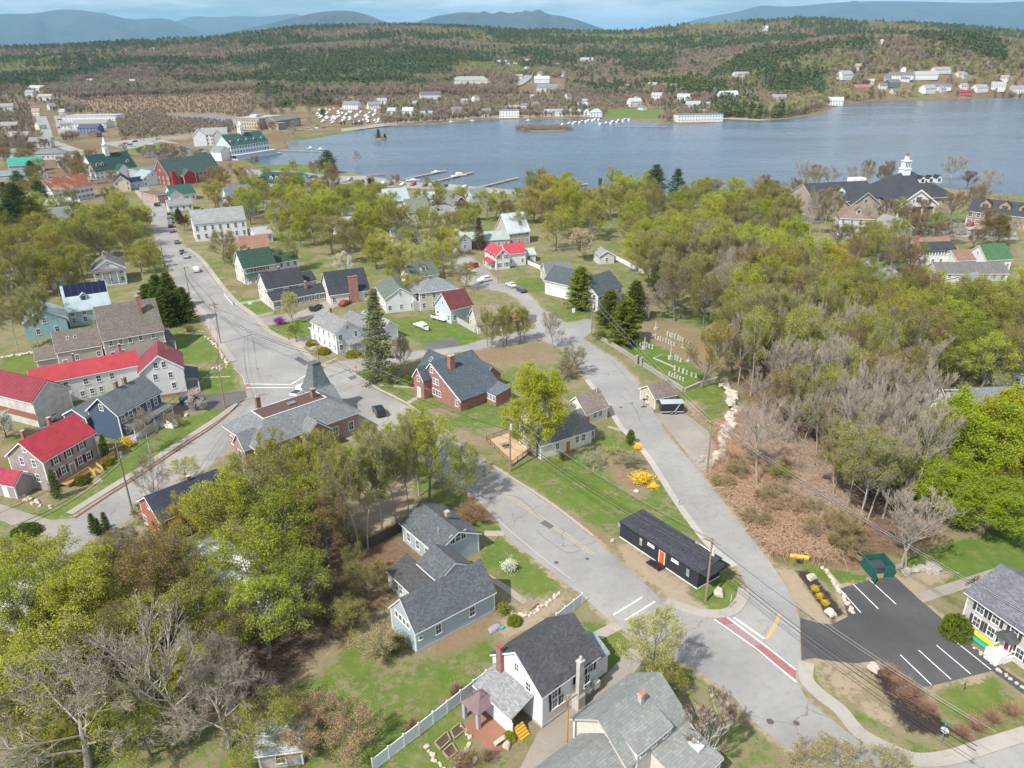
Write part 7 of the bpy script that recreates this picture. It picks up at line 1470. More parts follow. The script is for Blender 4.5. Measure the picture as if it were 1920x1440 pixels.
for i in range(30):
 px,py=fr.choice([(fr.uniform(0,150),fr.uniform(305,400)),(fr.uniform(300,480),fr.uniform(330,395)),(fr.uniform(560,760),fr.uniform(345,400)),(fr.uniform(760,900),fr.uniform(380,430)),(fr.uniform(500,680),fr.uniform(395,440)),(fr.uniform(0,150),fr.uniform(440,540)),(fr.uniform(1560,1900),fr.uniform(440,560))]);q=P(px,py);L_,W_=fr.uniform(8,12),fr.uniform(6.5,8.5)
 if any((q.x-a)**2+(q.y-b)**2<(r+7.5)**2 for a,b,r in WINGS)or any(inside(np.array([q.x]),np.array([q.y]),R)[0]for R in (R1,R4)):continue
 h=fr.choice([3.0,5.2,5.2]);SH('town_house','pale gabled town house %s'%('in the left-hand gardens' if px<160 else 'in the right-hand trees' if px>1500 else 'between the street and the docks'),wing_at(q.x,q.y,fr.choice([.5,.6,-1.0,.2]),L_,W_,h,fr.uniform(1.9,2.8)),fr.choice([(.72,.73,.74),(.66,.62,.52),(.52,.56,.6),(.6,.58,.55)]),fr.choice([(.26,.27,.28),(.16,.16,.17),(.34,.27,.22),(.2,.24,.22),(.4,.41,.43)]),group='pale town houses',chim=[(.3,.8)]if fr.random()<.5 else None)
 # plaza on the far left road
far_house('plaza_store','long white flat-roofed store beside the far left road',178,226,88,16,(.68,.69,.7),(.72,.72,.72),.05,'store',None,'flat',26)
far_house('grey_roofed_plaza','grey-roofed store in front of the long white store',172,240,60,14,(.66,.67,.68),(.3,.31,.3),.05,'store',None,'gable',20)
far_house('blue_store','small store with bright blue front and dark roof',168,249,36,14,(.05,.16,.4),(.1,.11,.14),.05,'store',None,'gable',14)
far_house('brown_cabin','little brown gabled cabin beside the far lot',176,258,22,12,(.24,.15,.11),(.2,.14,.12),PI/2,'cabin')
for px,py,wd,ht,rc,lb in ((75,278,36,18,(.25,.25,.25),'grey roofed house at the far left bend'),(28,268,44,18,(.36,.34,.32),'pale gabled house on the left edge'),(92,300,54,18,(.2,.22,.22),'hip-roofed house above the turquoise roof'),(8,298,36,16,(.2,.22,.22),'dark grey shop left of the turquoise roof'),(15,245,30,14,(.3,.3,.3),'house among bare trees at the left edge'),(12,208,22,12,(.3,.3,.3),'small house on the left slope')):
 far_house('left_house',lb,px,py,wd,ht,(.56,.56,.55),rc,.2,kind='hip' if 'hip' in lb else 'gable')
 # the trees of the town
ST=[R1,R2,R3,R4,LOT]
def clear_spot(x,y,m=2.0):
 for a,b,r in WINGS:
  if (x-a)**2+(y-b)**2<(r+m)**2:return False
 ax,ay=np.array([x]),np.array([y])
 return not any(inside(ax,ay,q)[0]for q in ST)
NAMES={'leafy':'leafy_tree','maple':'maple_tree','open':'leafing_tree','bud':'budding_tree','bare':'bare_tree','tall':'tall_tree','baretall':'tall_bare_tree','pine':'pine_tree','spruce':'spruce_tree','cedar':'cedar_tree','blossom':'blossom_tree','birch':'birch_tree','arborvitae':'arborvitae','shrub':'shrub','twiggy':'bare_shrub','flower':'flowering_shrub','hedge':'clipped_bush','boxhedge':'clipped_hedge'}
WORD={'twiggy':'bare brown thicket','leafy':'leafy green tree','open':'half-leafed olive tree','bud':'budding brownish tree','bare':'bare grey tree','tall':'tall thin-crowned tree','baretall':'tall bare pale-trunked tree','pine':'dark pine','cedar':'dense evergreen cedar','spruce':'pointed spruce','blossom':'pale blossoming tree'}
def T(kind,how,x,y,h,r,c,label,cat='tree',**kw):
 q=P(x,y,h)if how=='t' else P(x,y,0)
 return tree(NAMES[kind],kind,q.x,q.y,h,r,c,label,cat,**kw)
sr_=random.Random(99)
def scatter(poly,n,mix,hs,rs,where,min_d=3.4,m=2.0):
 """trees of a wood; alike ones share a label and a group"""
 q=PP(poly);xs=[a for a,b in q];ys=[b for a,b in q];got=0;n=int(n*1.3);pts=[(a,b)for a,b,_ in TREES]
 for _ in range(n*40):
  if got>=n:break
  x=sr_.uniform(min(xs),max(xs));y=sr_.uniform(min(ys),max(ys))
  if not inside(np.array([x]),np.array([y]),q)[0]or not clear_spot(x,y,m):continue
  if any((x-a)**2+(y-b)**2<min_d**2 for a,b in pts[-400:]):continue
  k=sr_.choices([a for a,_,_ in mix],[b for _,b,_ in mix])[0];cs=[c for a,_,c in mix if a==k][0]
  h=sr_.uniform(*hs)*1.12;tree(NAMES[k],k,x,y,h,sr_.uniform(*rs)*1.1,jit(sr_.choice(cs),sr_),'%s %s'%(WORD[k],where),'tree','%ss %s'%(WORD[k],where));pts.append((x,y));got+=1
OL=OLIVE;YG=YGREEN;GR=GREEN;BRT=BRIGHT;PG=PINEG
# lower left grove
T('open','t',470,842,14,5.6,(.22,.22,.07),'big olive-grey leafing tree in front of the hipped corner hall')
T('leafy','t',568,826,11,3.4,YG,'yellow-green tree against the hipped roof of the corner hall')
T('open','t',512,812,13,4.2,OL,'olive tree over the lower roof edge of the corner hall');T('open','t',600,806,12,3.8,(.26,.26,.06),'olive tree before the right end of the corner hall');T('leafy','t',405,888,14,5.2,YG,'yellow-green tree right of the faded red house')
T('leafy','t',525,900,14,6,GR,'dense green tree in the middle of the lower left grove')
T('leafy','t',450,975,14,6,(.24,.28,.03),'bright leafy tree above the white garage roofs')
T('leafy','t',545,1035,12,5.2,GR,'dark green tree at the right of the lower grove')
T('leafy','t',480,1085,12,4.6,BRT,'bright green tree between the two pale roofs')
T('open','t',625,845,13,4.2,OL,'olive tree between the corner hall and the tall trunks')
T('leafy','t',345,925,8,2.8,(.36,.3,.02),'small golden tree beside the faded red house')
T('bud','t',600,930,12,4.5,BUDBR,'brownish budding tree in the middle of the grove')
for i,(x,y,h,r)in enumerate([(690,1032,18,4.2),(676,1040,17,3.6),(716,1008,17,3.8),(745,988,16,3.6),(766,958,15,3.4),(655,1000,15,3.5)]):
 T('tall','f',x,y,h,r,jit(OL,sr_),'tall straight trunk with high thin crown, %s of six above the board fence'%['third','second','fourth','fifth','rightmost','leftmost'][i],group='tall trees above the board fence')
T('open','f',806,938,15,4.8,YG,'yellow-green leafing tree behind the pale blue cape house');T('tall','f',786,930,14,3.8,YG,'thin tree just behind the cape house roof')
T('open','f',874,940,11,4.0,(.2,.24,.04),'round leafing tree at the edge of the main street');T('leafy','t',742,790,12,3.8,YG,'light green tree behind the corner hall, near the dark van');T('open','t',690,800,12,4.0,OL,'olive tree at the right end of the corner hall');T('open','t',775,762,12,3.6,YG,'pale green tree by the main street bend')
T('leafy','t',60,1012,11,5,YG,'yellow-green tree at the left edge below the side street');T('open','t',150,1038,13,6,YG,'spreading yellow-green tree left of the gravel drive');T('leafy','t',18,1065,12,5,(.22,.26,.03),'leafy tree on the left edge above the white roof');T('leafy','t',112,1100,11,5,(.26,.28,.03),'broad green tree below the spreading one');T('leafy','t',212,1005,6.5,2.6,GR,'small dense green tree beside the gravel drive');T('leafy','t',35,1210,10,5,BRT,'bright leafy tree low on the left edge')
T('bare','f',165,1440,14,7.5,OL,'big bare tree at the bottom left corner');T('open','f',500,1430,8,4.5,OL,'olive leafing tree over the little shed');T('bare','f',430,1400,12,6,OL,'bare spreading tree at the bottom beside the dark trunk');T('baretall','f',350,1392,20,6.5,OL,'tall dark-trunked bare tree in the lower left grove');T('bud','t',268,1025,13,5.2,BUDBR,'brown budding tree below the gravel drive');T('open','t',300,1110,12,5.5,OL,'olive leafing tree in the middle of the lower left');T('bare','t',405,1195,11,5,OL,'bare tree above the dark leaf-strewn ground');T('open','t',90,1180,12,6,(.28,.28,.06),'olive leafing tree above the bottom left corner tree');T('bud','t',200,1150,12,5,(.2,.2,.06),'mossy budding tree in the lower left')
scatter([(0,1230),(330,1200),(420,1330),(330,1440),(0,1440)],24,[('leafy',4,[OL,GR,BRT,YG]),('open',3,[OL,YG]),('bare',1,[OL])],(4,8),(2.6,3.8),'in the thicket at the bottom left',3)
scatter([(-20,1110),(120,1110),(220,1120),(200,1180),(0,1190)],7,[('open',3,[YG]),('leafy',2,[YG,OL])],(7,9),(3.2,4.4),'at the left edge below the side street',3.6)
scatter([(200,1080),(420,1090),(560,1180),(440,1300),(250,1200)],14,[('bare',1,[OL]),('bud',3,[BUDBR,OL]),('leafy',3,[GR,OL,YG])],(7,11),(3,4.5),'between the lower left grove and thicket',3.5)
scatter([(400,985),(640,970),(650,1030),(560,1120),(420,1080)],10,[('leafy',4,[YG,GR,BRT]),('open',2,[OL])],(7,10),(3.2,4.5),'in the lower left grove',4)
for x,y,h,r,lb in ((600,1375,5,3,'left'),(660,1425,5.5,3.4,'right'),(555,1430,4.5,2.8,'bottom')):T('twiggy','f',x,y,h,r,(.4,.3,.2),'pale tan bare shrub at the %s of the little shed'%lb,'shrub')
T('twiggy','f',702,1235,4.6,3.0,(.45,.38,.25),'large tan budding shrub left of the pale blue barn wing','shrub');T('shrub','f',742,1225,3,2.0,(.1,.1,.03),'dark shrub against the pale blue barn wing','shrub')
T('twiggy','f',775,1372,2.4,1.5,(.42,.33,.22),'tan shrub left of the white panel fence','shrub');T('twiggy','f',856,1305,2.2,1.4,(.42,.33,.22),'tan shrub beside the middle of the white panel fence','shrub');T('twiggy','f',870,1438,2.4,2.0,(.35,.26,.18),'brown shrub at the bottom beside the garden beds','shrub');T('twiggy','f',915,1425,1.8,1.4,(.35,.3,.2),'low shrub below the brick patio','shrub')
T('flower','f',955,1072,2.2,1.2,(.75,.72,.66),'white blossoming shrub on the front lawn','shrub');T('twiggy','f',885,980,2.8,3.2,(.28,.13,.1),'reddish brown shrub between cape house and street','shrub');T('shrub','f',945,1150,1.6,1.6,(.17,.2,.04),'green shrub beside the garden steps','shrub');T('hedge','f',965,1168,1.1,1.0,(.15,.2,.02),'round green bush below the garden steps','bush');T('hedge','f',955,1385,.8,.8,(.22,.24,.03),'round yellow-green bush on the brick patio','bush')
T('birch','f',1322,1425,9,3.4,OL,'white birch clump at the bottom beside the street');T('open','f',1216,1285,11,3.6,PALE,'pale leafing tree beside the crosswalk');T('leafy','f',1250,1300,5,2.4,OL,'low olive tree behind the pale leafing one')
for x,y,r,lb in ((1500,1445,2.4,'left'),(1580,1440,3.0,'middle'),(1650,1450,2.6,'right')):T('twiggy','f',x,y,2.6,r,(.4,.37,.24),'pale budding shrub on the bottom edge, %s of three'%lb,'shrub',group='pale shrubs on the bottom edge')
T('shrub','f',1290,1395,2,1.8,(.12,.13,.03),'low green shrub beside the birch clump','shrub')
# the grass island
T('maple','f',1008,858,18,5.6,(.3,.32,.03),'big yellow-green maple beside the cream cottage');T('cedar','f',1182,833,3,1.0,(.09,.15,.02),'small clipped green cone beside the hill street');T('flower','f',1205,905,2.0,2.2,(.62,.45,.03),'large yellow forsythia on the grass island','shrub');T('flower','f',1195,843,1.4,.9,(.8,.55,.02),'small yellow forsythia below the green cone','shrub');T('flower','f',1225,915,1.0,1.0,(.8,.55,.02),'low yellow bush beside the large forsythia','shrub')
T('bare','f',1112,880,3.6,2.2,OL,'small bare garden tree on the grass island');T('twiggy','f',1178,872,2.6,2.8,(.3,.33,.25),'grey-green shrub beside the hill street pavement','shrub');T('shrub','f',1055,862,1.6,1.5,(.2,.22,.03),'yellow-green shrub under the cottage windows','shrub');T('shrub','f',1150,850,1.4,2.0,(.3,.32,.18),'pale spreading shrub right of the cottage','shrub')
for i,(x,y,h)in enumerate([(915,652,10.5),(922,654,9.5),(944,650,10),(950,648,11),(975,643,10),(983,641,9)]):T('open','f',x,y,h,2.4,jit((.26,.25,.08),sr_),'slim leafing street tree, %s of six in front of the yellow cottage'%['first from left','second','third','fourth','fifth','rightmost'][i],group='slim street trees by the back street')
T('bare','f',1036,653,10,3.6,OL,'bare vase-shaped tree at the fork of the streets');T('twiggy','f',1070,705,7,3.4,(.3,.3,.22),'tall grey bush beside the hill street bend','shrub');T('twiggy','f',1055,715,4.5,2.4,(.25,.2,.16),'brown bush left of the tall grey bush','shrub')
T('spruce','f',712,712,21,4.6,(.15,.17,.11),'tall thin grey-green spruce beside the crossroads');T('bare','f',752,690,8,2.6,OL,'bare multi-stemmed tree left of the brick house');T('bare','f',760,692,8,2.2,OL,'second bare tree left of the brick house')
T('leafy','f',556,640,5,2.2,GR,'small green tree on the street lawn');T('open','f',549,605,9,2.6,PALE,'pale leafing tree in front of the long house');T('flower','f',524,608,2.2,1.8,(.35,.07,.33),'purple rhododendron on the street lawn','shrub')
for i,(x,y,r,h)in enumerate([(585,646,1.6,1.3),(607,662,1.8,1.5),(662,667,2.0,1.4)]):T('hedge','f',x,y,h,r,(.2,.2,.02),['first clipped yellow-green hedge along the white house','second clipped hedge at the white house corner','clipped hedge in front of the white house porch'][i],'hedge')
for i,(x,y)in enumerate([(764,714),(775,722),(787,735),(805,742)]):T('hedge','f',x,y,1.2,1.2,(.14,.16,.02),['leftmost clipped bush along the brick house','second clipped bush along the brick house','round bush left of the brick house door','round bush right of the brick house door'][i],'bush')
T('hedge','f',903,702,1.0,1.3,(.06,.1,.02),'dark clipped bush behind the brick house','bush')
# cedars, cemetery
T('cedar','f',1088,580,12.5,4.0,(.15,.19,.02),'broad bright green cedar in front of the charcoal hall');T('cedar','f',1172,645,12,4.2,(.12,.145,.025),'dark green cedar at the cemetery corner');T('cedar','f',1142,612,10,3.4,(.10,.115,.03),'olive cedar left of the cemetery corner cedar');T('cedar','f',1190,600,11,3.2,(.09,.1,.03),'dull cedar behind the cemetery corner cedar');T('bare','f',1215,600,9,4,OL,'bare grey tree behind the cemetery');T('bare','f',1240,590,10,4,OL,'second bare tree behind the cemetery');T('pine','f',1235,560,11,4,(.06,.075,.035),'dark pine behind the cemetery');T('bud','f',1316,727,15,5.6,(.34,.28,.04),'golden budding tree at the cemetery wall corner');T('shrub','f',1127,635,2.2,2.2,(.1,.11,.04),'dark shrub below the utility pole at the cemetery','shrub')
# evergreen row along the upper street, arborvitae at left
for i,(x,y)in enumerate([(283,590),(300,603),(316,612),(333,606),(350,604),(322,580),(300,570)]):T('cedar','f',x,y,9+(i%3),3.0,jit((.07,.1,.025),sr_),'dark evergreen in the row between taupe house and street',group='evergreen row beside the upper street')
T('shrub','f',355,622,2.4,2.4,(.2,.19,.06),'olive shrub at the end of the evergreen row','shrub')
T('arborvitae','f',108,935,5.6,.95,(.09,.13,.02),'narrow arborvitae at the deck corner of the red-roofed house');T('arborvitae','f',201,862,5.2,.9,(.1,.14,.02),'narrow arborvitae between the red-roofed and navy houses')
T('hedge','f',203,872,1.6,.9,(.22,.22,.03),'yellow-green bush at the arborvitae foot','bush')
for i,(x,y,h)in enumerate([(178,1000,3.6),(187,1003,3),(203,1004,4.2)]):T('arborvitae','f',x,y,h,.75,(.05,.07,.02),['left slender arborvitae below the side street','middle slender arborvitae below the side street','right slender arborvitae below the side street'][i])
T('flower','f',238,838,2.2,1.5,(.62,.42,.03),'golden forsythia at the navy house porch','shrub');T('hedge','f',155,905,1.3,1.4,(.1,.12,.02),'dark bush below the wooden deck','bush');T('bare','f',283,850,9,3.2,OL,'bare grey tree between navy house and side street');T('bare','f',292,960,11,3.4,OL,'bare tree rising beside the side street');T('twiggy','f',270,975,3,2.5,(.3,.25,.15),'brown bush below the utility pole','shrub');T('twiggy','f',325,800,2.4,2.2,(.3,.22,.15),'twiggy bush beside the navy house drive','shrub');T('open','f',350,905,5,2.6,PALE,'pale low tree beside the faded red house');T('blossom','f',368,770,4.5,2.2,(.6,.5,.48),'small pink-white blossoming tree beside the utility pole');T('blossom','f',12,820,6,2.6,(.6,.58,.52),'whitish blossoming tree in front of the white barn')
T('hedge','f',50,1000,1.4,2.2,(.07,.1,.02),'dark rounded bush at the left edge below the lane','bush')
# upper left
T('pine','t',22,345,18,6.5,(.055,.07,.02),'large dark pine at the left edge');T('pine','t',55,372,15,5,(.09,.1,.02),'yellowish pine right of the large dark one');T('pine','t',0,390,14,5,(.05,.07,.02),'dark pine on the left edge below the large one')
T('open','t',222,366,15,6.5,(.28,.29,.06),'big olive tree left of the upper street');T('open','t',190,385,14,5.5,(.24,.25,.06),'olive tree left of the big one by the street');T('open','t',262,385,12,4.5,(.3,.3,.06),'light olive tree overhanging the upper street');T('bud','t',142,282,16,9,(.27,.25,.1),'large pale willow-like tree above the rusty roof');T('bud','t',215,318,9,5,(.3,.24,.12),'tan budding tree left of the cream gabled shop')
T('spruce','t',135,400,8,2.4,(.06,.07,.04),'dark spruce in front of the red barn');T('bud','t',60,310,10,6,(.25,.23,.12),'grey-olive tree right of the turquoise roof')
scatter([(-20,470),(160,450),(175,530),(120,560),(60,560),(0,640),(-30,640)],30,[('open',3,[OL,(.25,.26,.07)]),('leafy',3,[OL,YG]),('bud',2,[OL])],(9,13),(3.6,5.4),'in the left-hand gardens',3.6,1)
scatter([(60,400),(270,395),(285,470),(60,450)],14,[('open',3,[(.27,.28,.06),YG]),('bud',2,[OL])],(8,12),(3.6,5),'around the red barn',4,1)
scatter([(30,560),(110,640),(80,660),(0,690)],5,[('tall',1,[OL])],(10,13),(3,4),'in front of the teal barn',3)
scatter([(120,440),(280,430),(275,480),(240,500),(150,490)],9,[('open',3,[(.27,.28,.06)]),('bud',1,[OL])],(9,12),(3.4,4.6),'left of the upper street',4)
scatter([(240,480),(285,470),(300,540),(250,545)],6,[('leafy',2,[OL]),('shrub',1,[OL])if False else ('open',1,[OL])],(5,8),(2.6,3.6),'beside the upper street verge',3)
scatter([(60,250),(100,262),(60,300),(-20,290),(-20,240)],8,[('bare',3,[OL]),('bud',1,[BUDBR])],(8,12),(4,5.5),'at the far left road',5)
scatter([(100,320),(200,330),(180,350),(60,345)],5,[('bud',1,[(.25,.23,.1)])],(8,11),(4,5),'around the rusty roof',5)
# right of the upper street
T('bud','t',410,432,12,5,(.28,.24,.11),'tan budding tree right of the upper street');T('bud','t',435,460,10,4,(.28,.25,.12),'second tan tree beside the green-roofed house');T('leafy','t',340,402,7,3,(.1,.035,.03),'dark red small tree beside parked cars');T('cedar','t',332,392,6,2.2,(.06,.1,.03),'dark evergreen behind the red small tree');T('open','t',395,338,14,7,(.3,.27,.05),'broad golden-olive tree above the white hall');T('bud','t',430,365,11,7,(.24,.2,.1),'brown budding tree just behind the white hall');T('bud','t',405,310,12,7,(.28,.22,.1),'tan tree right of the red market');T('leafy','t',460,358,9,3.4,(.42,.37,.03),'yellow willow behind the white hall');T('bud','t',515,350,11,6,(.22,.2,.12),'grey-brown tree in front of the dormered inn')
T('leafy','t',553,350,14,6,(.32,.34,.03),'bright yellow-green tree right of the dormered inn');T('leafy','t',597,362,13,6,BRT,'bright green tree near the waterfront');T('open','t',520,392,13,5,YG,'yellow-green tree right of the white hall');T('open','t',615,400,15,8.5,(.25,.24,.1),'broad olive-grey tree behind the long house');T('open','t',535,432,14,4.5,(.26,.28,.1),'leafing tree in front of the brown roof');T('leafy','t',555,400,13,5,YG,'yellow-green tree behind the brown roof');T('leafy','t',690,392,14,7,OL,'large leafy tree in the middle of the town');T('leafy','t',700,440,12,4,(.33,.35,.03),'yellow tree right of the long house');T('leafy','t',735,455,10,3.6,YG,'small yellow-green tree beside the mossy roofs');T('bud','t',660,410,12,5,OL,'olive tree left of the large leafy one');T('pine','t',612,282,14,6,(.06,.09,.03),'round pine on the waterfront lawn');T('bare','t',668,282,9,3.4,OL,'bare fan-shaped tree on the shore');T('spruce','t',693,334,8,2.4,(.03,.045,.03),'small dark spruce near the boat launch');T('bud','t',738,326,9,4,(.35,.27,.17),'tan budding tree at the dock end');T('leafy','t',672,336,8,3.4,OL,'green tree left of the small dark spruce')
T('leafy','t',822,338,10,4.4,(.22,.25,.06),'green tree left of the dark gabled house');T('leafy','t',840,425,11,5,(.33,.33,.02),'golden-green tree left of the red-roofed house');T('open','t',830,452,12,4.5,YG,'leafing tree below the golden-green one');T('open','t',912,355,14,6,(.3,.31,.06),'yellow-green tree above the silver barn');T('spruce','t',897,408,12,3,(.10,.085,.06),'dark ragged spruce left of the silver barn');T('open','t',870,490,9,4,(.3,.26,.12),'tan tree above the balcony house');T('open','t',782,460,11,4.5,PALE,'pale leafing tree above the mossy roofs');T('open','t',745,478,11,4.2,OL,'olive tree behind the mossy gabled house');T('open','t',772,512,9,4.2,(.3,.29,.08),'golden-brown tree left of the balcony house');T('blossom','t',633,472,8,2.8,(.7,.64,.5),'cream blossoming magnolia beside the charcoal roof');T('blossom','t',657,480,8,1.2,(.75,.74,.68),'narrow white blossoming tree right of the magnolia');T('bud','t',650,425,13,6,OL,'bare-branched olive tree behind the magnolia')
T('open','t',800,330,6,2.5,OL,'small tree beside the waterfront lot')
for i,(x,y,h,r,c)in enumerate([(1000,352,15,8,(.3,.27,.07)),(1045,352,15,7,(.3,.28,.06)),(1095,352,15,7,OL),(1145,345,15,7,(.28,.28,.07)),(1190,352,14,6.5,(.25,.28,.05)),(965,395,12,5,OL),(1060,385,13,6,YG),(1215,345,13,5,GR)]):T('open' if i%2 else 'leafy','t',x,y,h,r,c,['large golden-olive tree at the shore, right of the docks','golden tree second from the docks along the shore','olive tree third along the near shore','light olive tree fourth along the near shore','green tree left of the two shore pines','olive tree beside the silver barn roof','yellow-green tree in front of the shore row','dark green tree below the shore pines'][i])
T('pine','t',1232,309,18,5.5,(.05,.085,.03),'left of the two tall shore pines');T('pine','t',1272,317,17,4.6,(.05,.08,.035),'right of the two tall shore pines');T('blossom','t',1097,430,11,4.6,(.5,.4,.28),'tan blossoming tree behind the green cedar');T('pine','t',1437,338,12,4.5,(.07,.11,.03),'round dark pine in front of the lake, right of centre')
for i,(x,y,h,r,c)in enumerate([(1330,388,15,7.5,YG),(1262,395,15,7,(.27,.28,.08)),(1385,425,13,6,YG),(1300,435,14,6,OL),(1235,430,14,6,OL),(1495,405,14,7,BRT),(1535,440,14,7.5,BRT),(1450,430,13,6,(.3,.33,.03)),(1570,455,12,5.5,(.36,.32,.02)),(1340,455,13,6,(.26,.25,.08)),(1480,500,13,6,YG),(1420,480,13,6,OL)]):T('leafy','t',x,y,h,r,c,['tall yellow-green tree right of the white chapel','olive tree left of the tall yellow-green one','yellow-green tree in front of the olive-roofed cottage','olive tree above the cemetery wood','olive tree at the left of the cemetery wood','bright green tree in front of the tall grey house','very bright round tree below the tall grey house','bright tree left of the very bright round one','golden tree right of the very bright round one','olive-tan tree in the middle of the wood','yellow-green tree below the bright round one','olive tree below the olive-roofed cottage'][i])
# resort trees
scatter([(1500,352),(1680,348),(1690,356),(1500,362)],7,[('bud',2,[(.26,.17,.12)]),('bare',2,[OL])],(10,13),(3.5,5),'behind the shingled resort',4,.5)
T('bare','t',1792,292,13,7.5,OL,'large bare round tree right of the resort cupola');T('bare','t',1862,318,11,6,OL,'bare round tree near the right edge shore');T('bud','t',1330,335,10,6.5,(.22,.16,.11),'brown budding tree beside the white chapel');T('bud','t',1820,320,9,5,(.2,.1,.1),'dark reddish tree right of the resort');T('leafy','t',1762,395,10,4,(.2,.26,.03),'green tree right of the bracketed gable house');T('leafy','t',1880,400,13,7,(.14,.11,.03),'large dark brownish tree at the right edge');T('bud','t',1720,385,9,5,(.26,.17,.15),'reddish budding tree in front of the pediment');T('open','t',1680,440,9,4,PALE,'pale leafing tree left of the sun porch house');T('bare','t',1635,385,13,4,OL,'bare tree in front of the tall grey house')
scatter([(1500,415),(1560,410),(1570,440),(1500,440)],6,[('tall',2,[(.25,.22,.12)]),('baretall',2,[OL])],(12,15),(3,4),'left of the tall grey house',3)
T('blossom','t',1895,545,8,3.4,(.62,.66,.6),'whitish blossoming tree at the right edge')
scatter([(1640,430),(1900,440),(1900,470),(1640,470)],10,[('bud',2,[(.22,.18,.12)]),('bare',2,[OL])],(7,10),(3,4.5),'below the resort',4)
scatter([(1300,372),(1500,368),(1500,400),(1310,395)],10,[('bare',3,[OL]),('bud',2,[(.22,.17,.13)])],(8,11),(4,5),'along the near shore by the resort lot',4)
# the large wood on the right
MIXW=[('bud',3,[OL,(.27,.24,.09),(.22,.2,.09),(.3,.27,.07)]),('open',4,[OL,YG,(.25,.26,.07)]),('bare',2,[OL]),('tall',2,[OL]),('leafy',1,[GR,YG])]
scatter([(1180,520),(1330,500),(1500,540),(1520,640),(1380,660),(1330,640),(1240,590)],34,MIXW,(12,16),(4,5.5),'in the wood behind the cemetery',4.5)
scatter([(1500,560),(1700,590),(1920,600),(1920,760),(1720,740),(1520,660)],46,[('open',6,[OL,YG,(.22,.24,.06)]),('bud',2,[OL,BUDBR]),('leafy',3,[OL,GR]),('leafy',.5,[GR])],(11,15),(4,5.6),'in the upper right wood',4.5)
scatter([(1350,680),(1520,660),(1720,740),(1720,860),(1600,860),(1500,800),(1400,760)],34,[('bud',4,[OL,(.24,.21,.09)]),('tall',6,[OL,YG]),('baretall',2,[OL]),('bare',1,[OL]),('open',3,[OL,YG])],(13,18),(3.4,4.8),'in the wood above the bramble bank',4)
scatter([(1560,860),(1720,860),(1740,960),(1680,1000),(1620,960)],12,[('baretall',4,[OL]),('tall',1,[OL]),('bare',2,[OL])],(14,18),(3.2,4.4),'between bramble bank and bright maple',3)
scatter([(1160,470),(1400,470),(1420,500),(1180,510)],14,[('open',3,[OL,YG]),('bud',2,[OL]),('leafy',2,[YG])],(11,14),(4.5,6),'between chapel and cemetery wood',5)
scatter([(1720,900),(1920,900),(1930,980),(1760,1000)],6,[('leafy',3,[GR]),('bare',1,[OL])],(5,8),(2.6,3.6),'under the bright maple',3)
T('maple','t',1838,752,17,8.5,(.21,.28,.012),'huge bright yellow-green maple at the right edge');T('maple','t',1915,745,17,8,(.27,.28,.012),'golden-green maple at the right edge beside the huge one');T('maple','t',1870,905,9,6.5,(.18,.25,.012),'low spreading branches of bright maple above the lawn');T('maple','t',1775,850,12,5.0,(.22,.29,.015),'smaller bright maple left of the huge one')
T('baretall','f',1420,915,16,5,OL,'bare pinkish-grey tree rising from the bramble bank');T('baretall','f',1690,1066,13,5,OL,'bare twin-trunked tree behind the parking lot');T('baretall','f',1698,1068,12,4,OL,'leaning bare trunk beside the twin-trunked tree');T('bare','t',1618,740,15,5.5,OL,'pale many-limbed bare tree in the right wood');T('open','t',1590,690,15,5,YG,'yellow-green tree left of the pale bare one');T('leafy','t',1465,870,4,2.2,OL,'low olive tree on the bramble bank');
scatter([(1420,790),(1520,800),(1640,900),(1650,1000),(1590,1000),(1540,900)],14,[('baretall',3,[OL]),('bud',3,[(.3,.25,.12)]),('tall',2,[OL])],(9,15),(2.6,4),'on the upper bramble bank',3)
scatter([(1350,820),(1500,900),(1580,1010),(1450,1030),(1380,940)],9,[('twiggy',1,[(.34,.26,.16)])],(1.8,3),(1.6,2.6),'in the brambles',3);T('bud','f',1548,1015,5.4,4.6,(.3,.24,.1),'olive-gold rounded thicket at the bramble bank foot','shrub');T('twiggy','f',1590,1035,3.4,3.2,(.3,.26,.14),'brown thicket behind the green strip','shrub');T('twiggy','f',1355,915,2.2,2.2,(.33,.3,.1),'olive thicket beside the hill street','shrub')
# parking lot planting
T('hedge','f',1790,1190,3.0,1.9,(.1,.14,.02),'big rounded green bush at the apartment house corner','bush')
for i,(x,y)in enumerate([(1527,1108),(1537,1122),(1547,1135)]):T('flower','f',x,y,.9,.6,(.55,.42,.03),'small yellow bush in the bed, %s of three'%['top','middle','bottom'][i],'shrub',group='yellow bushes beside the parking lot')
for i,(x,y,r)in enumerate([(1665,1265,1.6),(1690,1285,1.8),(1712,1305,1.8),(1735,1335,1.9),(1690,1310,1.5)]):T('twiggy','f',x,y,1.7,r,(.2,.09,.07),'reddish brown bush in the row below the lot','shrub',group='reddish bushes below the parking lot')
for i,(x,y,r)in enumerate([(1800,1378,1.6),(1830,1366,1.7),(1860,1352,1.6),(1895,1338,1.6)]):T('twiggy','f',x,y,1.6,r,(.2,.1,.07),'reddish brown bush in the row along the lower right pavement','shrub',group='reddish bushes along the lower right pavement')
scatter([(380,375),(480,360),(640,355),(660,400),(560,430),(480,400)],16,[('open',3,[OL,YG]),('bud',3,[(.27,.22,.1)]),('leafy',1,[YG])],(8,13),(4,5.5),'around the white hall and inn',4.5)
scatter([(640,385),(740,382),(760,440),(700,480),(650,470)],16,[('open',3,[OL,YG]),('leafy',2,[YG,OL]),('bud',2,[OL])],(9,13),(4,5.5),'in the middle gardens',4.5)
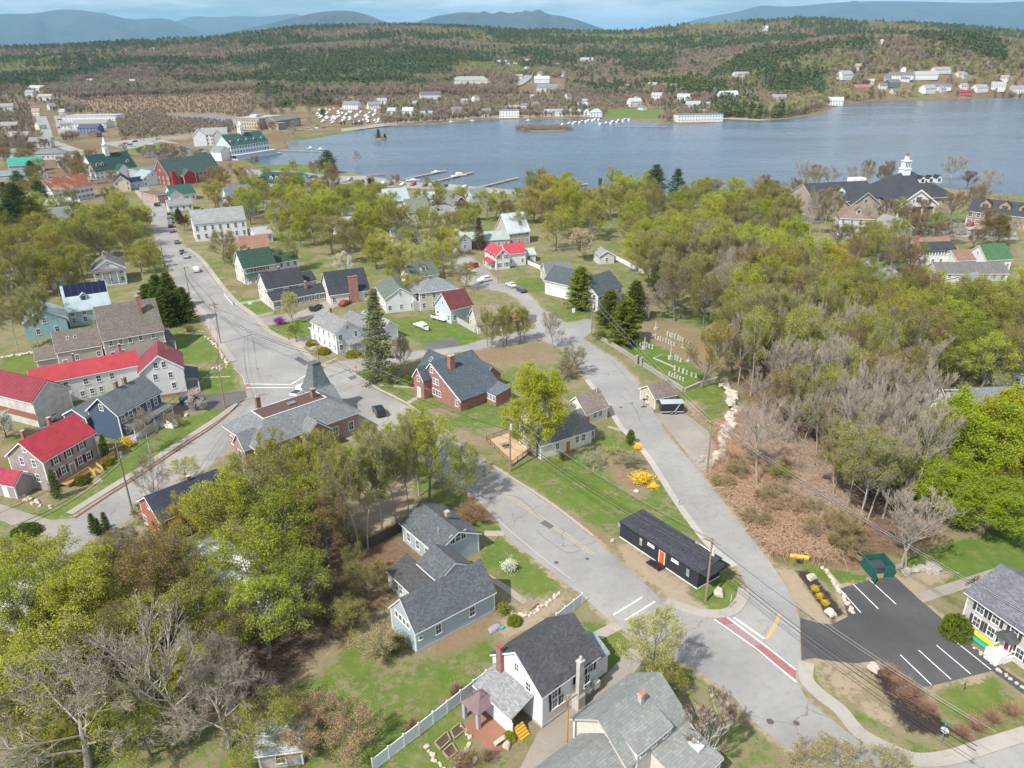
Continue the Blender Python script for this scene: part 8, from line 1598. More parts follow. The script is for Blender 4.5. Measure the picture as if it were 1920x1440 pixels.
scatter([(745,390),(900,380),(1000,400),(1000,450),(880,470),(760,470)],16,[('open',3,[OL,YG]),('bud',2,[(.27,.22,.1)])],(7,11),(3.2,4.6),'between the docks and the red roof',4)
scatter([(1000,380),(1220,375),(1230,470),(1040,470)],22,[('open',3,[OL,YG]),('leafy',3,[YG,(.3,.28,.06)]),('bud',2,[OL])],(12,16),(4.8,6.4),'behind the charcoal hall',4.5)
scatter([(430,400),(560,395),(700,400),(720,470),(560,470)],12,[('open',3,[OL,YG]),('leafy',3,[YG,OL])],(11,15),(4.4,6),'behind the green-roofed house',4.5)
scatter([(620,352),(900,362),(1000,372),(1000,385),(640,375)],6,[('open',3,[OL,YG]),('bud',1,[BUDBR])],(5,7),(2.4,3.2),'along the waterfront lot',6)
scatter([(1560,400),(1800,395),(1900,410),(1900,425),(1560,425)],6,[('bud',3,[(.26,.2,.13)]),('bare',2,[OL]),('open',1,[OL])],(9,13),(3.6,5),'in front of the resort',4)
scatter([(690,480),(880,480),(890,510),(770,520),(700,530)],9,[('open',3,[OL,PALE])],(8,11),(3,4.2),'around the mossy roofs',4)
scatter([(1220,395),(1480,400),(1500,470),(1240,480)],18,[('leafy',3,[YG,OL]),('open',3,[OL,YG]),('bud',2,[OL])],(11,15),(5,6.5),'below the resort lot',5)
scatter([(300,300),(480,320),(470,360),(330,350)],9,[('bud',3,[(.26,.2,.11)]),('bare',2,[OL])],(8,11),(3.5,5),'around the red market',4.5)
scatter([(0,330),(60,330),(120,420),(60,450),(-10,440)],9,[('pine',2,[PG]),('bud',2,[OL]),('open',2,[OL])],(9,13),(3.5,5),'below the turquoise roof',4)
scatter([(640,1100),(680,1080),(740,1100),(700,1180),(600,1230)],3,[('bud',1,[OL])],(4,6),(2,3),'beside the dark gazebo',3)
scatter([(1560,455),(1720,470),(1720,520),(1580,520)],10,[('open',3,[OL]),('bare',2,[OL]),('bud',2,[BUDBR])],(8,12),(3.5,5),'left of the sun porch house',4)
scatter([(430,262),(480,212),(590,205),(640,238),(545,264)],10,[('bud',3,[(.26,.2,.12)]),('bare',1,[OL]),('pine',1,[PG])],(8,12),(3.5,5),'around the mill market',6)
scatter([(0,262),(60,262),(180,290),(60,300),(0,300)],9,[('bud',3,[(.26,.2,.12)]),('bare',2,[OL])],(8,11),(3.5,5),'at the far left bend',5)
scatter([(200,292),(420,296),(440,312),(300,305)],8,[('bud',3,[(.26,.2,.12)]),('bare',2,[OL])],(7,10),(3,4.4),'behind the steepled hall',5)
scatter([(0,300),(200,302),(190,345),(0,350)],8,[('bud',3,[(.26,.2,.12)]),('open',2,[OL])],(8,11),(3.5,5),'above the rusty roof',5)
scatter([(440,312),(620,325),(640,350),(450,345)],8,[('bud',2,[(.26,.2,.12)]),('open',3,[YG])],(7,10),(3,4.4),'behind the dormered inn',5)
# bramble bank: an uncountable tangle
def brambles(name,label,poly,n,hgt,ln,mats,seed,w=.05):
 rr=np.random.default_rng(seed);q=PP(poly);xs=[a for a,b in q];ys=[b for a,b in q];X=rr.uniform(min(xs),max(xs),n*3);Y=rr.uniform(min(ys),max(ys),n*3);k=inside(X,Y,q);X,Y=X[k][:n],Y[k][:n];n=len(X)
 hh=hgt*(0.35+.9*vnoise(X,Y,4.0,seed));P0=np.stack([X,Y,rr.uniform(0,.5,n)*hh],1);a=rr.uniform(0,6.283,n);e=rr.uniform(.2,1.0,n)
 d1=np.stack([np.cos(a)*np.cos(e),np.sin(a)*np.cos(e),np.sin(e)],1);L_=rr.uniform(.5,1.0,(n,1))*ln;P1=P0+d1*L_;P1[:,2]=np.minimum(P1[:,2],hh*1.3);d2=d1.copy();d2[:,2]=-rr.uniform(.1,.6,n);P2_=P1+d2*L_*.8;P2_[:,2]=np.maximum(P2_[:,2],.03)
 m1=twig_quads(P0,P1,w);m2=twig_quads(P1,P2_,w*.7);h_=len(m1)//2
 me=mesh_np(name,[(m1,0),(m2,1)],mats);o=obj(name,me);tag(o,label,'brambles',kind='stuff');return o
brambles('brambles','tangle of dry pinkish-brown brambles on the bank',[(1345,800),(1400,775),(1450,770),(1530,850),(1570,905),(1610,975),(1590,1045),(1540,1056),(1450,1043),(1400,985),(1335,895)],13000,2.0,2.1,[bark((.44,.27,.18)),bark((.54,.39,.28))],5)
brambles('dead_grass','patches of straw-coloured dead grass among the brambles',[(1345,810),(1400,785),(1530,860),(1600,975),(1585,1040),(1450,1040),(1400,985)],5000,1.0,1.2,[bark((.5,.42,.24)),bark((.55,.47,.3))],15)
brambles('grey_brush','grey twiggy brush on the upper bramble bank',[(1380,780),(1450,770),(1560,890),(1600,960),(1560,1000),(1450,900)],4500,2.6,2.2,[bark((.36,.31,.26)),bark((.42,.37,.31))],16,.04)
brambles('undergrowth','dry brown undergrowth on the floor of the right wood',[(1380,720),(1520,680),(1720,760),(1740,1000),(1660,1040),(1600,900),(1500,800)],9000,1.2,1.6,[bark((.22,.16,.12)),bark((.3,.23,.17))],6)
brambles('undergrowth','dry twigs and fallen branches under the lower left grove',[(420,1180),(600,1100),(700,1060),(640,1180),(480,1330),(380,1330)],4500,.5,1.6,[bark((.2,.13,.1)),bark((.27,.2,.15))],7)
# street furniture, vehicles, small things
POLEM=wood((.30,.23,.17));WIREM=plain((.03,.03,.03),.6);WIREL=plain((.3,.3,.3),.5);STEEL=plain((.42,.43,.44),.4,.6)
def pole(px,py,h,label,arm=0.0,lamp=False,can=True,tall=None,m=None):
 q=P(px,py);e=empty('utility_pole',(q.x,q.y,0),arm);tag(e,label,'utility pole')
 b=MB();b.tube((0,0,-.3),(0,0,h),.17,.11,9);b.build('shaft',m or POLEM,e)
 b=MB();b.box(-1.2,1.2,-.18,-.06,h-.6,h-.46);b.build('crossarm',POLEM,e)
 for x in (-1.1,-.45,.45,1.1):
  b=MB();b.tube((x,-.12,h-.46),(x,-.12,h-.24),.05,.035,6);b.build('insulator',plain((.5,.48,.45),.3),e)
 if can:
  b=MB();b.tube((.32,0,h-2.6),(.32,0,h-1.6),.22,.22,10);b.tube((.32,0,h-1.6),(.32,0,h-1.5),.22,.1,10);b.build('transformer',plain((.5,.51,.5),.5),e)
 if lamp:
  b=MB();b.tube((0,0,h-2.2),(-1.7,0,h-1.7),.04,.035,6);b.box(-2.3,-1.6,-.14,.14,h-1.78,h-1.62);b.build('street_lamp',STEEL,e)
 ca,sa=math.cos(arm),math.sin(arm)
 return [Vector((q.x+x*ca+.12*sa,q.y+x*sa-.12*ca,h-.24))for x in (-1.1,-.45,.45,1.1)]+[Vector((q.x,q.y,h-2.9)),Vector((q.x,q.y,h-3.5))]
def cable(a,b,sag,label,r=.022,mat=None):
 m_=MB();n=14;pts=[a.lerp(b,k/n)-Vector((0,0,4*sag*(k/n)*(1-k/n)))for k in range(n+1)]
 for p,q in zip(pts,pts[1:]):m_.tube(p,q,r,r,4,cap=False)
 tag(m_.build('power_cable',mat or WIREM),label,'cable','overhead power cables')
def span(A,B,which,where,sag=.9):
 for k in which:cable(A[k],B[k],sag*(1.25 if k>3 else 1),('thick low cable ' if k>3 else 'thin upper wire ')+where,.04 if k>3 else .024,WIREM if k>3 else (WIREL if k%2 else WIREM))
pa=pole(1323,1127,10.2,'wooden utility pole with street lamp in front of the black building',-.7,True)
pb=pole(1325,890,10.5,'wooden utility pole beside the gravel parking spot',-.8,False,False)
pc=pole(1109,629,10.2,'wooden utility pole at the cemetery corner',-.5)
pd=pole(957,884,11.0,'wooden utility pole at the corner of the wooden deck',-.7)
pe=pole(602,712,9.5,'reddish utility pole behind the pointed turret',-.6,False,False,m=wood((.4,.2,.12)))
pf=pole(422,764,11.0,'wooden utility pole at the driveway mouth by the crossing',.3)
pg=pole(414,644,11.0,'wooden utility pole with transformer beside the wide street',.4)
ph_=pole(357,562,10.5,'wooden utility pole left of the upper street',.5,False,False)
pi_=pole(309,500,10.0,'utility pole farther up the left side of the street',.5,False,False)
pj=pole(250,965,13.0,'leaning wooden utility pole beside the side street',.9)
pk=pole(1062,1425,9.0,'yellowish utility pole between the white house and the bottom roof',.7,False,False,m=wood((.5,.3,.12)))
pl=pole(934,532,9.0,'utility pole in front of the red-roofed house',-.4,False,False)
off1=[v+(P(1800,1500)-P(1323,1127))for v in pa];off2=[v+(P(1960,1330)-P(1325,890))for v in pb];off3=[v+(P(60,1100)-P(250,965))for v in pj]
span(pa,off1,(0,1,3,4,5),'running from the street lamp pole to the lower right');span(pd,pa,(0,2,3,4,5),'over the grass island');span(pe,pd,(0,3,4),'along the main street');span(pc,pb,(0,1,2,3),'above the hill street');span(pb,off2,(0,1,2,3),'over the brambles and parking lot');span(pl,pc,(0,2,3),'from the red-roofed house to the cemetery');span(pg,pf,(0,2,4),'beside the wide street');span(ph_,pg,(0,2,4,5),'above the upper street');span(pi_,ph_,(0,3,4),'far up the street');span(pf,pj,(0,2,3,4),'above the side street');span(pj,off3,(0,2,4,5),'from the leaning pole to the lower left');span(pg,pe,(0,3,4,5),'across the crossroads')
# vehicles ----------------------------------------------------------
TYRE=plain((.02,.02,.02),.8);HUB=plain((.45,.46,.48),.35,.7);CGLASS=glass((.02,.025,.03));LIGHT=plain((.8,.8,.75),.2);TAIL=plain((.4,.02,.02),.3)
@cached
def carpaint(c):
 t=NT('car_paint');t.base(c);t.rough(.28);t.b.inputs['Coat Weight'].default_value=.6;t.b.inputs['Specular IOR Level'].default_value=.5;return t.m
def body_mesh(prof,W,mat,taper=.88):
 """side outline lofted over the width with tucked-in upper edges"""
 b=MB();zs=[z for _,z in prof];z0=min(zs);z1=max(zs);ring=[]
 for y,k in ((-W/2,0),(-W/2*.97,1),(W/2*.97,1),(W/2,0)):pass
 n=len(prof);L_=[(x,-W/2*(1-(1-taper)*max(0,(z-.75)/(z1-.75+1e-6))),z)for x,z in prof];R_=[(x,-y,z)for x,y,z in L_]
 b.poly(L_);b.poly(R_[::-1])
 for k in range(n):b.poly([L_[k],R_[k],R_[(k+1)%n],L_[(k+1)%n]])
 return b
CARS={'sedan':(4.6,1.8,[(-2.25,.35),(-2.3,.75),(-1.7,.92),(-1.1,1.42),(.35,1.45),(1.05,.98),(2.15,.82),(2.3,.55),(2.25,.35)],[(-1.55,.95),(-1.08,1.36),(.32,1.39),(.9,1.0)]),'suv':(4.7,1.9,[(-2.3,.4),(-2.35,.95),(-2.15,1.65),(.4,1.7),(1.1,1.1),(2.2,.98),(2.35,.6),(2.3,.4)],[(-2.1,1.12),(-2.0,1.58),(.36,1.62),(.98,1.13)]),'pickup':(5.6,1.95,[(-2.8,.5),(-2.8,1.08),(-.75,1.1),(-.7,1.75),(.7,1.78),(1.3,1.15),(2.65,1.05),(2.8,.6),(2.75,.5)],[(-.66,1.2),(-.62,1.68),(.66,1.7),(1.15,1.2)])}
def car(name,label,x,y,ang,colr,kind='sedan',z=0.0,group=None,detail=True):
 L_,W,prof,gl=CARS[kind];e=empty(name,(x,y,z+.02),ang);tag(e,label,'truck' if kind=='pickup' else 'car',group)
 key=('car',kind,colr);me=shared(key,lambda:body_mesh(prof,W,None).mesh('body',carpaint(colr)));obj('body',me,e)
 if detail:
  def gm():
   b=MB();k=.90;yy=W/2*.915
   for s in (-1,1):q=[(px_,s*(yy+.0)+s*.012,pz)for px_,pz in gl];b.poly(q if s<0 else q[::-1])
   (x0,z0),(x1,z1),(x2,z2),(x3,z3)=gl;b.poly([(x3+.05,-yy*.93,z3+.03),(x3+.05,yy*.93,z3+.03),(x2+.04,yy*.9,z2+.06),(x2+.04,-yy*.9,z2+.06)]);b.poly([(x0-.06,yy*.93,z0+.04),(x0-.06,-yy*.93,z0+.04),(x1-.05,-yy*.9,z1+.05),(x1-.05,yy*.9,z1+.05)]);return b.mesh('glass',CGLASS)
  obj('glass',shared(('cg',kind),gm),e)
  def wm_():
   b=MB();b.tube((0,-.11,0),(0,.11,0),.34,.34,14);b.tube((0,-.125,0),(0,-.11,0),.2,.2,10,1);b.tube((0,.11,0),(0,.125,0),.2,.2,10,1);return b.mesh('wheel',[TYRE,HUB])
  for sx in (-.3,.3):
   for sy in (-1,1):o=obj('wheel',shared('wheel',wm_),e);o.location=(sx*L_,sy*(W/2-.08),.33)
  def lm():
   b=MB();b.box(-.03,.03,-.2,.2,-.07,.07);return b.mesh('light',LIGHT)
  for sy in (-1,1):
   o=obj('headlight',shared('hl',lm),e);o.location=(L_/2-.08,sy*W*.34,.72)
   o=obj('taillight',shared('tl',lambda:(lambda b:(b.box(-.03,.03,-.15,.15,-.08,.08),b.mesh('light',TAIL))[1])(MB())),e);o.location=(-L_/2+.04,sy*W*.36,.8)
  if kind=='pickup':
   b=MB();b.box(-2.68,-.82,-.82,.82,1.09,1.13);b.build('bed',plain((.06,.06,.065),.8),e)
  if not kind=='pickup' and detail:
   pass
 return e
def car_px(name,label,a,b,colr,kind='sedan',**kw):
 """car seen with its tail at a and its nose at b"""
 p,q=P(*a),P(*b);return car(name,label,(p.x+q.x)/2,(p.y+q.y)/2,math.atan2(q.y-p.y,q.x-p.x),colr,kind,**kw)
WC=(.75,.75,.76);DKC=(.02,.022,.028);SIL=(.38,.39,.4)
car_px('pickup_truck','white pickup truck passing behind the hipped corner hall',(548,748),(582,727),WC,'pickup');car_px('parked_car','black SUV beside the long charcoal-roofed house',(583,586),(602,575),DKC,'suv');car_px('pickup_truck','white pickup truck parked on the boat yard grass',(812,596),(838,604),WC,'pickup')
car_px('parked_car','silver car at the kerb below the red-roofed house',(966,542),(950,533),(.6,.6,.6),'sedan');car_px('parked_car','dark blue car at the kerb behind the silver one',(985,551),(970,542),(.03,.035,.07),'sedan');car_px('parked_van','dark van at the main street edge behind the trees',(716,784),(706,768),DKC,'suv')
for i,(x,y,c,k)in enumerate([(332,456,(.12,.12,.13),'sedan'),(342,475,DKC,'sedan'),(349,483,SIL,'sedan'),(368,509,WC,'suv')]):q=P(x,y);car('moving_car',['grey car farthest up the street','black car in the left of the pair on the street','silver car in the right of the pair on the street','white car nearest on the upper street'][i],q.x,q.y,math.radians(115)+(PI if i in (1,)else 0),c,k)
for i,(x,y)in enumerate([(318,404),(319,411),(320,418),(321,426),(323,435)]):q=P(x,y);car('parked_car','dark car in the row at the kerb beside the red tree',q.x,q.y,math.radians(108),(DKC,(.1,.1,.11),(.2,.21,.22))[i%3],('sedan','suv')[i%2],group='cars parked at the upper street kerb')
for i,(a,b,c,k)in enumerate((((1590,1140),(1610,1160),SIL,'sedan'),((640,575),(655,568),(.3,.03,.03),'sedan'),((345,755),(372,750),(.05,.07,.12),'suv'),((95,790),(112,778),(.5,.5,.5),'sedan'))):
 if i:car_px('parked_car',['','red car behind the long charcoal-roofed house','dark blue car in the driveway below the white gable','silver car in the yard behind the red-roofed house'][i],a,b,c,k)
q=P(295,386);car('moving_car','black car at the far end of the street',q.x,q.y,math.radians(100),DKC,'suv')
cr=random.Random(4)
def lot(pts,n,label,group,ang):
 q=PP(pts);xs=[a for a,b in q];ys=[b for a,b in q];g=0;used=[]
 for _ in range(800):
  if g>=n:break
  x,y=cr.uniform(min(xs),max(xs)),cr.uniform(min(ys),max(ys))
  if inside(np.array([x]),np.array([y]),q)[0]and all((x-a)**2+(y-b)**2>26 for a,b in used):
   used.append((x,y));g+=1;car('parked_car',label,x,y,ang+cr.choice((0,PI))+cr.uniform(-.06,.06),cr.choice([WC,DKC,SIL,(.3,.03,.03),(.04,.06,.14),(.15,.15,.16)]),cr.choice(['sedan','suv']),group=group,detail=True)
lot([(640,337),(757,343),(860,350),(900,354),(760,349),(650,343)],12,'car parked in the waterfront lot','cars in the waterfront lot',1.2);lot([(285,290),(340,276),(415,287),(430,296),(350,298)],14,'car parked in the lot beside the inns','cars beside the inns',.4);lot([(1320,396),(1515,389),(1480,420),(1330,415)],12,'car parked in the resort lot','cars in the resort lot',.2);lot([(480,322),(630,332),(630,342),(500,333)],8,'car parked along the waterfront road','cars along the waterfront road',.3);lot([(180,262),(285,259),(330,268),(240,276)],9,'car parked in the wide far lot','cars in the wide far lot',.3);lot([(880,500),(925,522),(905,530),(872,520)],3,'car parked near the red-roofed house corner','cars near the red-roofed house',.6);lot([(105,218),(178,224),(186,243),(112,250)],9,'car parked at the far left plaza','cars at the far left plaza',.3);lot([(545,245),(640,228),(640,236),(560,250)],9,'car parked on the bay road','cars on the bay road',.2);lot([(1740,420),(1890,424),(1895,444),(1750,438)],8,'car parked right of the resort','cars right of the resort',.3)
HULL=plain((.78,.79,.8),.3,var=.03)
def boat_meshes(L_,W,cabin):
 def f():
  b=MB();n=7;top,bot=[],[]
  for k in range(n):
   t_=k/(n-1);w=W/2*(1-max(0,(t_-.45)/.55)**2.2)+.02;x=-L_/2+L_*t_;top.append((x,w,.75+.25*t_*t_));bot.append((x,w*.55,.12+.3*max(0,t_-.7)))
  for k in range(n-1):
   for s in (-1,1):
    q=[(bot[k][0],s*bot[k][1],bot[k][2]),(bot[k+1][0],s*bot[k+1][1],bot[k+1][2]),(top[k+1][0],s*top[k+1][1],top[k+1][2]),(top[k][0],s*top[k][1],top[k][2])];b.poly(q if s<0 else q[::-1])
   b.poly([(top[k][0],-top[k][1],top[k][2]-.08),(top[k+1][0],-top[k+1][1],top[k+1][2]-.08),(top[k+1][0],top[k+1][1],top[k+1][2]-.08),(top[k][0],top[k][1],top[k][2]-.08)]);b.poly([(bot[k][0],bot[k][1],bot[k][2]),(bot[k+1][0],bot[k+1][1],bot[k+1][2]),(bot[k+1][0],-bot[k+1][1],bot[k+1][2]),(bot[k][0],-bot[k][1],bot[k][2])])
  b.poly([(-L_/2,-W/2,.75),(-L_/2,W/2,.75),(-L_/2,W*.27,.12),(-L_/2,-W*.27,.12)]);return b.mesh('hull',HULL)
 def g():
  b=MB();x0,x1=-L_*.18,L_*.2;w=W*.36;h=cabin
  b.extr([(x0,.7),(x1+.5,.7),(x1,.7+h*.7),(x1-.6,.7+h),(x0,.7+h)],-w,w,axis='y');return b.mesh('cabin',HULL)
 return shared(('hull',L_,W),f),shared(('cab',L_,W,cabin),g)
def boat(label,x,y,ang,L_=6.5,W=2.3,cabin=.9,z=-.65,group=None,name='motor_boat'):
 e=empty(name,(x,y,z),ang);h,c=boat_meshes(L_,W,cabin);obj('hull',h,e);obj('cabin',c,e)
 obj('windscreen',shared(('ws',L_,cabin),lambda:(lambda b:(b.extr([(L_*.2+.42,.86),(L_*.2+.02,.66+cabin*.68),(L_*.2+.06,.68+cabin*.7),(L_*.2+.48,.88)],-W*.33,W*.33,axis='y'),b.mesh('windscreen',CGLASS))[1])(MB())),e)
 tag(e,label,'boat',group);return e
DOCKW=wood((.36,.31,.26))
def dock(label,a,b,w=2.4,posts=True):
 p,q=P(*a),P(*b);d=Vector((q.x-p.x,q.y-p.y));e=empty('dock',(p.x,p.y,0),math.atan2(d.y,d.x));tag(e,label,'dock');L_=d.length;n=int(L_/2.5)
 for k in range(n):
  m=shared(('plk',round(L_/n,2),w),lambda:(lambda b_:(b_.box(.02,L_/n-.02,-w/2,w/2,.0,.22),b_.mesh('plank',DOCKW))[1])(MB()));o=obj('plank',m,e);o.location=(k*L_/n,0,0)
 for k in range(0,n+1,3):
  for s in (-1,1):o=obj('pile',shared(('pile',w),lambda:(lambda b_:(b_.tube((0,0,-2.8),(0,0,1.2),.14,.13,7),b_.mesh('pile',DOCKW))[1])(MB())),e);o.location=(k*L_/n,s*(w/2+.14),0)
 return e
dock('leftmost of the three long wooden docks',(757,336),(836,320));dock('middle long wooden dock with the white cruiser',(812,341),(888,323));dock('rightmost of the three long wooden docks',(896,352),(972,333));dock('short dock in front of the shore trees',(1058,351),(1102,345));dock('narrow dock left of the boat launch',(688,330),(722,326),1.6);dock('low breakwater dock beside the lakeside inn',(508,282),(602,284),2.0);dock('far right dock off the wooded point',(1560,213),(1603,213),2.0);dock('far marina dock with moored boats, left',(1126,221),(1060,233),2.0);dock('far marina dock of white slips, right',(1183,221),(1130,233),2.0);dock('far breakwater dock below the marina',(1155,237),(1250,238),1.8)
q=P(861,329);boat('white cabin cruiser moored at the middle dock',q.x,q.y,.5,10,3.4,1.7);q=P(818,322);boat('small white boat at the leftmost dock',q.x,q.y,.5,6,2.2,.8);q=P(774,340);boat('white boat ashore below the leftmost dock',q.x,q.y,.1,8,2.4,.7,.1)
q=P(792,617);e=boat('small white covered boat on the grass of the boat yard',q.x,q.y,-.9,6.2,2.2,.8,.25)
for i in range(11):
 t_=i/10;q=P(1122-60*t_,223.5+9.0*t_);boat('white boat moored at the left far marina dock',q.x+(4 if i%2 else -4),q.y,1.2,7,2.5,1.0,group='boats at the left far marina dock')
for i in range(9):
 t_=i/8;q=P(1178-46*t_,223.5+8.5*t_);boat('white slip boat at the right far marina dock',q.x+(4 if i%2 else -4),q.y,1.3,7,2.5,1.0,group='boats at the right far marina dock')
for i in range(64):
 x,y=P2(cr.uniform(596,712),cr.uniform(203,233));
 if sdist(np.array([x]),np.array([y]),LAKE)[0]<-14:boat('white wrapped boat stored in the boat yard',x,y,cr.uniform(-.4,.4)+1.2,8,2.8,1.6,.5,'wrapped boats in the boat yard','wrapped_boat')
for (x,y),lb in (((885,227),'small boat at the far shore below the white house'),((845,229),'white boat at the far shore, left'),((990,226),'dark pontoon at the far motel'),((582,278),'dark boat lift canopy, left'),((601,280),'dark boat lift canopy, right')):q=P(x,y);boat(lb,q.x,q.y,.1,6,2.3,1.3)
q=P(1125,345);b=MB();b.tube((0,0,-3),(0,0,2.5),1.0,1.0,10);b.tube((0,0,2.5),(0,0,3.2),1.2,.9,10);tag(b.build('mooring_pile',plain((.04,.06,.05),.8),loc=(q.x,q.y,0)),'dark round mooring cluster standing in the near lake','mooring pile')
def island(poly,lb):
 q=PP(poly);b=MB();c=(sum(p[0]for p in q)/len(q),sum(p[1]for p in q)/len(q));n=len(q)
 for i in range(n):a1,a2=q[i],q[(i+1)%n];m=lambda p,k:(c[0]+(p[0]-c[0])*k,c[1]+(p[1]-c[1])*k);b.poly([(*a1,-2),(*a2,-2),(*m(a2,.75),.2),(*m(a1,.75),.2)]);b.poly([(*m(a1,.75),.2),(*m(a2,.75),.2),(*c,.5)])
 tag(b.build('island',dirtmat((.2,.17,.11),(.13,.12,.06))),lb,'island',kind='structure')
island([(952,240),(985,236),(1040,236),(1088,240),(1060,246),(1000,247)],None);island([(694,260),(712,256),(730,259),(715,263)],None)
brambles('island_brush','low brown brush covering the long lake island',[(960,241),(990,238),(1040,238),(1078,241),(1050,244),(1000,245)],900,3.2,4.0,[bark((.25,.19,.14)),bark((.3,.23,.18))],9,.45)
for x,y,h,k,lb in ((710,259,8,'spruce','dark spruce on the tiny lake island'),(703,260,5,'bare','bare tree on the tiny lake island'),(722,259,4,'cedar','small bush on the tiny lake island')):T(k,'f',x,y,h,h*.35,(.05,.06,.03),lb)
def panel_fence(label,a,b,n,h,mat,pmat,name='panel_fence'):
 p,q=P(*a),P(*b);d=Vector((q.x-p.x,q.y-p.y));e=empty(name,(p.x,p.y,0),math.atan2(d.y,d.x));tag(e,label,'fence');L_=d.length/n
 pm=shared((name,round(L_,2),h,mat.name),lambda:(lambda m:(m.box(.06,L_-.06,-.03,.03,.08,h),m.box(.06,L_-.06,-.05,.05,h-.12,h+.02),m.box(.06,L_-.06,-.05,.05,.08,.2),m.mesh('panel',mat))[-1])(MB()));qm=shared((name,'p',h,pmat.name),lambda:(lambda m:(m.box(-.06,.06,-.06,.06,-.2,h+.14),m.box(-.08,.08,-.08,.08,h+.14,h+.2),m.mesh('post',pmat))[-1])(MB()))
 for k in range(n+1):
  o=obj('post',qm,e);o.location=(k*L_,0,0)
  if k<n:o=obj('panel',pm,e);o.location=(k*L_,0,0)
VIN=plain((.62,.66,.72),.4,var=.03)
panel_fence('long white vinyl panel fence across the garden',(700,1447),(935,1262),9,1.75,VIN,TRIMM);panel_fence('short white vinyl fence between the drive and the white house',(1043,1172),(1091,1133),3,1.75,VIN,TRIMM)
def picket(label,a,b,h,mat,w=.14,gap=.02,cat='fence',name='board_fence'):
 p,q=P(*a),P(*b);d=Vector((q.x-p.x,q.y-p.y));e=empty(name,(p.x,p.y,0),math.atan2(d.y,d.x));tag(e,label,cat);n=max(2,int(d.length/(w+gap)))
 pm=shared(('pk',w,h,mat.name),lambda:(lambda m:(m.extr([(0,0),(w,0),(w,h-.06),(w/2,h),(0,h-.06)],-.02,.0,axis='y'),m.mesh('plank',mat))[-1])(MB()))
 for k in range(n):o=obj('plank',pm,e);o.location=(k*(w+gap),0,cr.uniform(-.03,.03))
 b_=MB();b_.box(0,d.length,.005,.06,h*.25,h*.25+.09);b_.box(0,d.length,.005,.06,h*.75,h*.75+.09);b_.build('rail',mat,e)
picket('dark weathered board fence behind the cape house',(676,1036),(754,996),1.8,wood((.09,.075,.065)),.3)
picket('white picket fence along the upper street, upper piece',(420,553),(437,573),.9,TRIMM,.12,.12,name='picket_fence');picket('white rail fence in front of the long house',(441,573),(500,563),.8,TRIMM,.12,.16,name='picket_fence');picket('white rail fence along the long house drive',(468,599),(514,589),.8,TRIMM,.12,.16,name='picket_fence');picket('grey board fence between boat yard and cottage',(842,596),(892,625),1.7,wood((.5,.5,.52)),.3,name='board_fence');picket('white fence behind the charcoal hall, far side',(1155,487),(1208,515),1.5,TRIMM,.5,.05,name='board_fence');picket('white fence left of the green cedar',(985,493),(1050,522),1.4,TRIMM,.4,.05,name='board_fence')
def rock_mesh(seed):
 rr=random.Random(seed);b=MB();n,m=8,5;V=[]
 for j in range(m+1):
  for i in range(n):
   ph,th=PI*j/m,2*PI*i/n;v=Vector((math.sin(ph)*math.cos(th),math.sin(ph)*math.sin(th),math.cos(ph)));k=1+.35*mnoise.noise(v*1.3+Vector((seed*3.1,0,0)))+.12*mnoise.noise(v*3+Vector((0,seed,0)));k*=min(1.15,.82/max(abs(v.x),abs(v.y),abs(v.z)))*.75+.35;V.append(v*k*.5)
 F_=[(j*n+i,(j+1)*n+i,(j+1)*n+(i+1)%n,j*n+(i+1)%n)for j in range(m)for i in range(n)];b.quads(V,F_);return b
ROCKS={}
def rocks(mat):
 if mat.name not in ROCKS:ROCKS[mat.name]=[rock_mesh(k).mesh('stone',mat)for k in range(6)]
 return ROCKS[mat.name]
PALEST=stone((.55,.49,.42));GREYST=stone((.36,.34,.31))
def stone_row(name,label,pts,n,sz,mat,rows=1,wob=.4,cat='wall',base=0.0):
 q=smoothline(PP(pts),8);e=empty(name,(q[0][0],q[0][1],0));tag(e,label,cat);rr=random.Random(len(label));acc=[0]
 for a,b in zip(q,q[1:]):acc.append(acc[-1]+math.dist(a,b))
 for r_ in range(rows):
  for k in range(n):
   s=acc[-1]*(k+.5+rr.uniform(-.3,.3))/n;i=max(0,min(len(q)-2,next((j for j in range(len(acc)-1)if acc[j+1]>=s),len(q)-2)));t_=(s-acc[i])/(acc[i+1]-acc[i]+1e-6);x=q[i][0]+(q[i+1][0]-q[i][0])*t_;y=q[i][1]+(q[i+1][1]-q[i][1])*t_
   o=obj('stone',rr.choice(rocks(mat)),e);z_=sz*rr.uniform(.7,1.3);o.scale=(z_*rr.uniform(.9,1.4),z_,z_*rr.uniform(.6,.9));o.rotation_euler=(rr.uniform(-.3,.3),rr.uniform(-.3,.3),rr.uniform(0,6));o.location=(x-q[0][0]+rr.uniform(-wob,wob),y-q[0][1]+rr.uniform(-wob,wob),base+z_*.22+r_*sz*.5)
stone_row('boulder_wall','curving wall of big pale boulders at the edge of the brambles',[(1356,722),(1368,738),(1374,760),(1370,790),(1362,820),(1352,850),(1342,868)],46,1.15,PALEST,2,.8);stone_row('stone_edging','low stone edging on the left of the upper crossing',[(385,632),(405,648),(420,672),(424,690),(395,692)],26,.6,PALEST,1,.3)
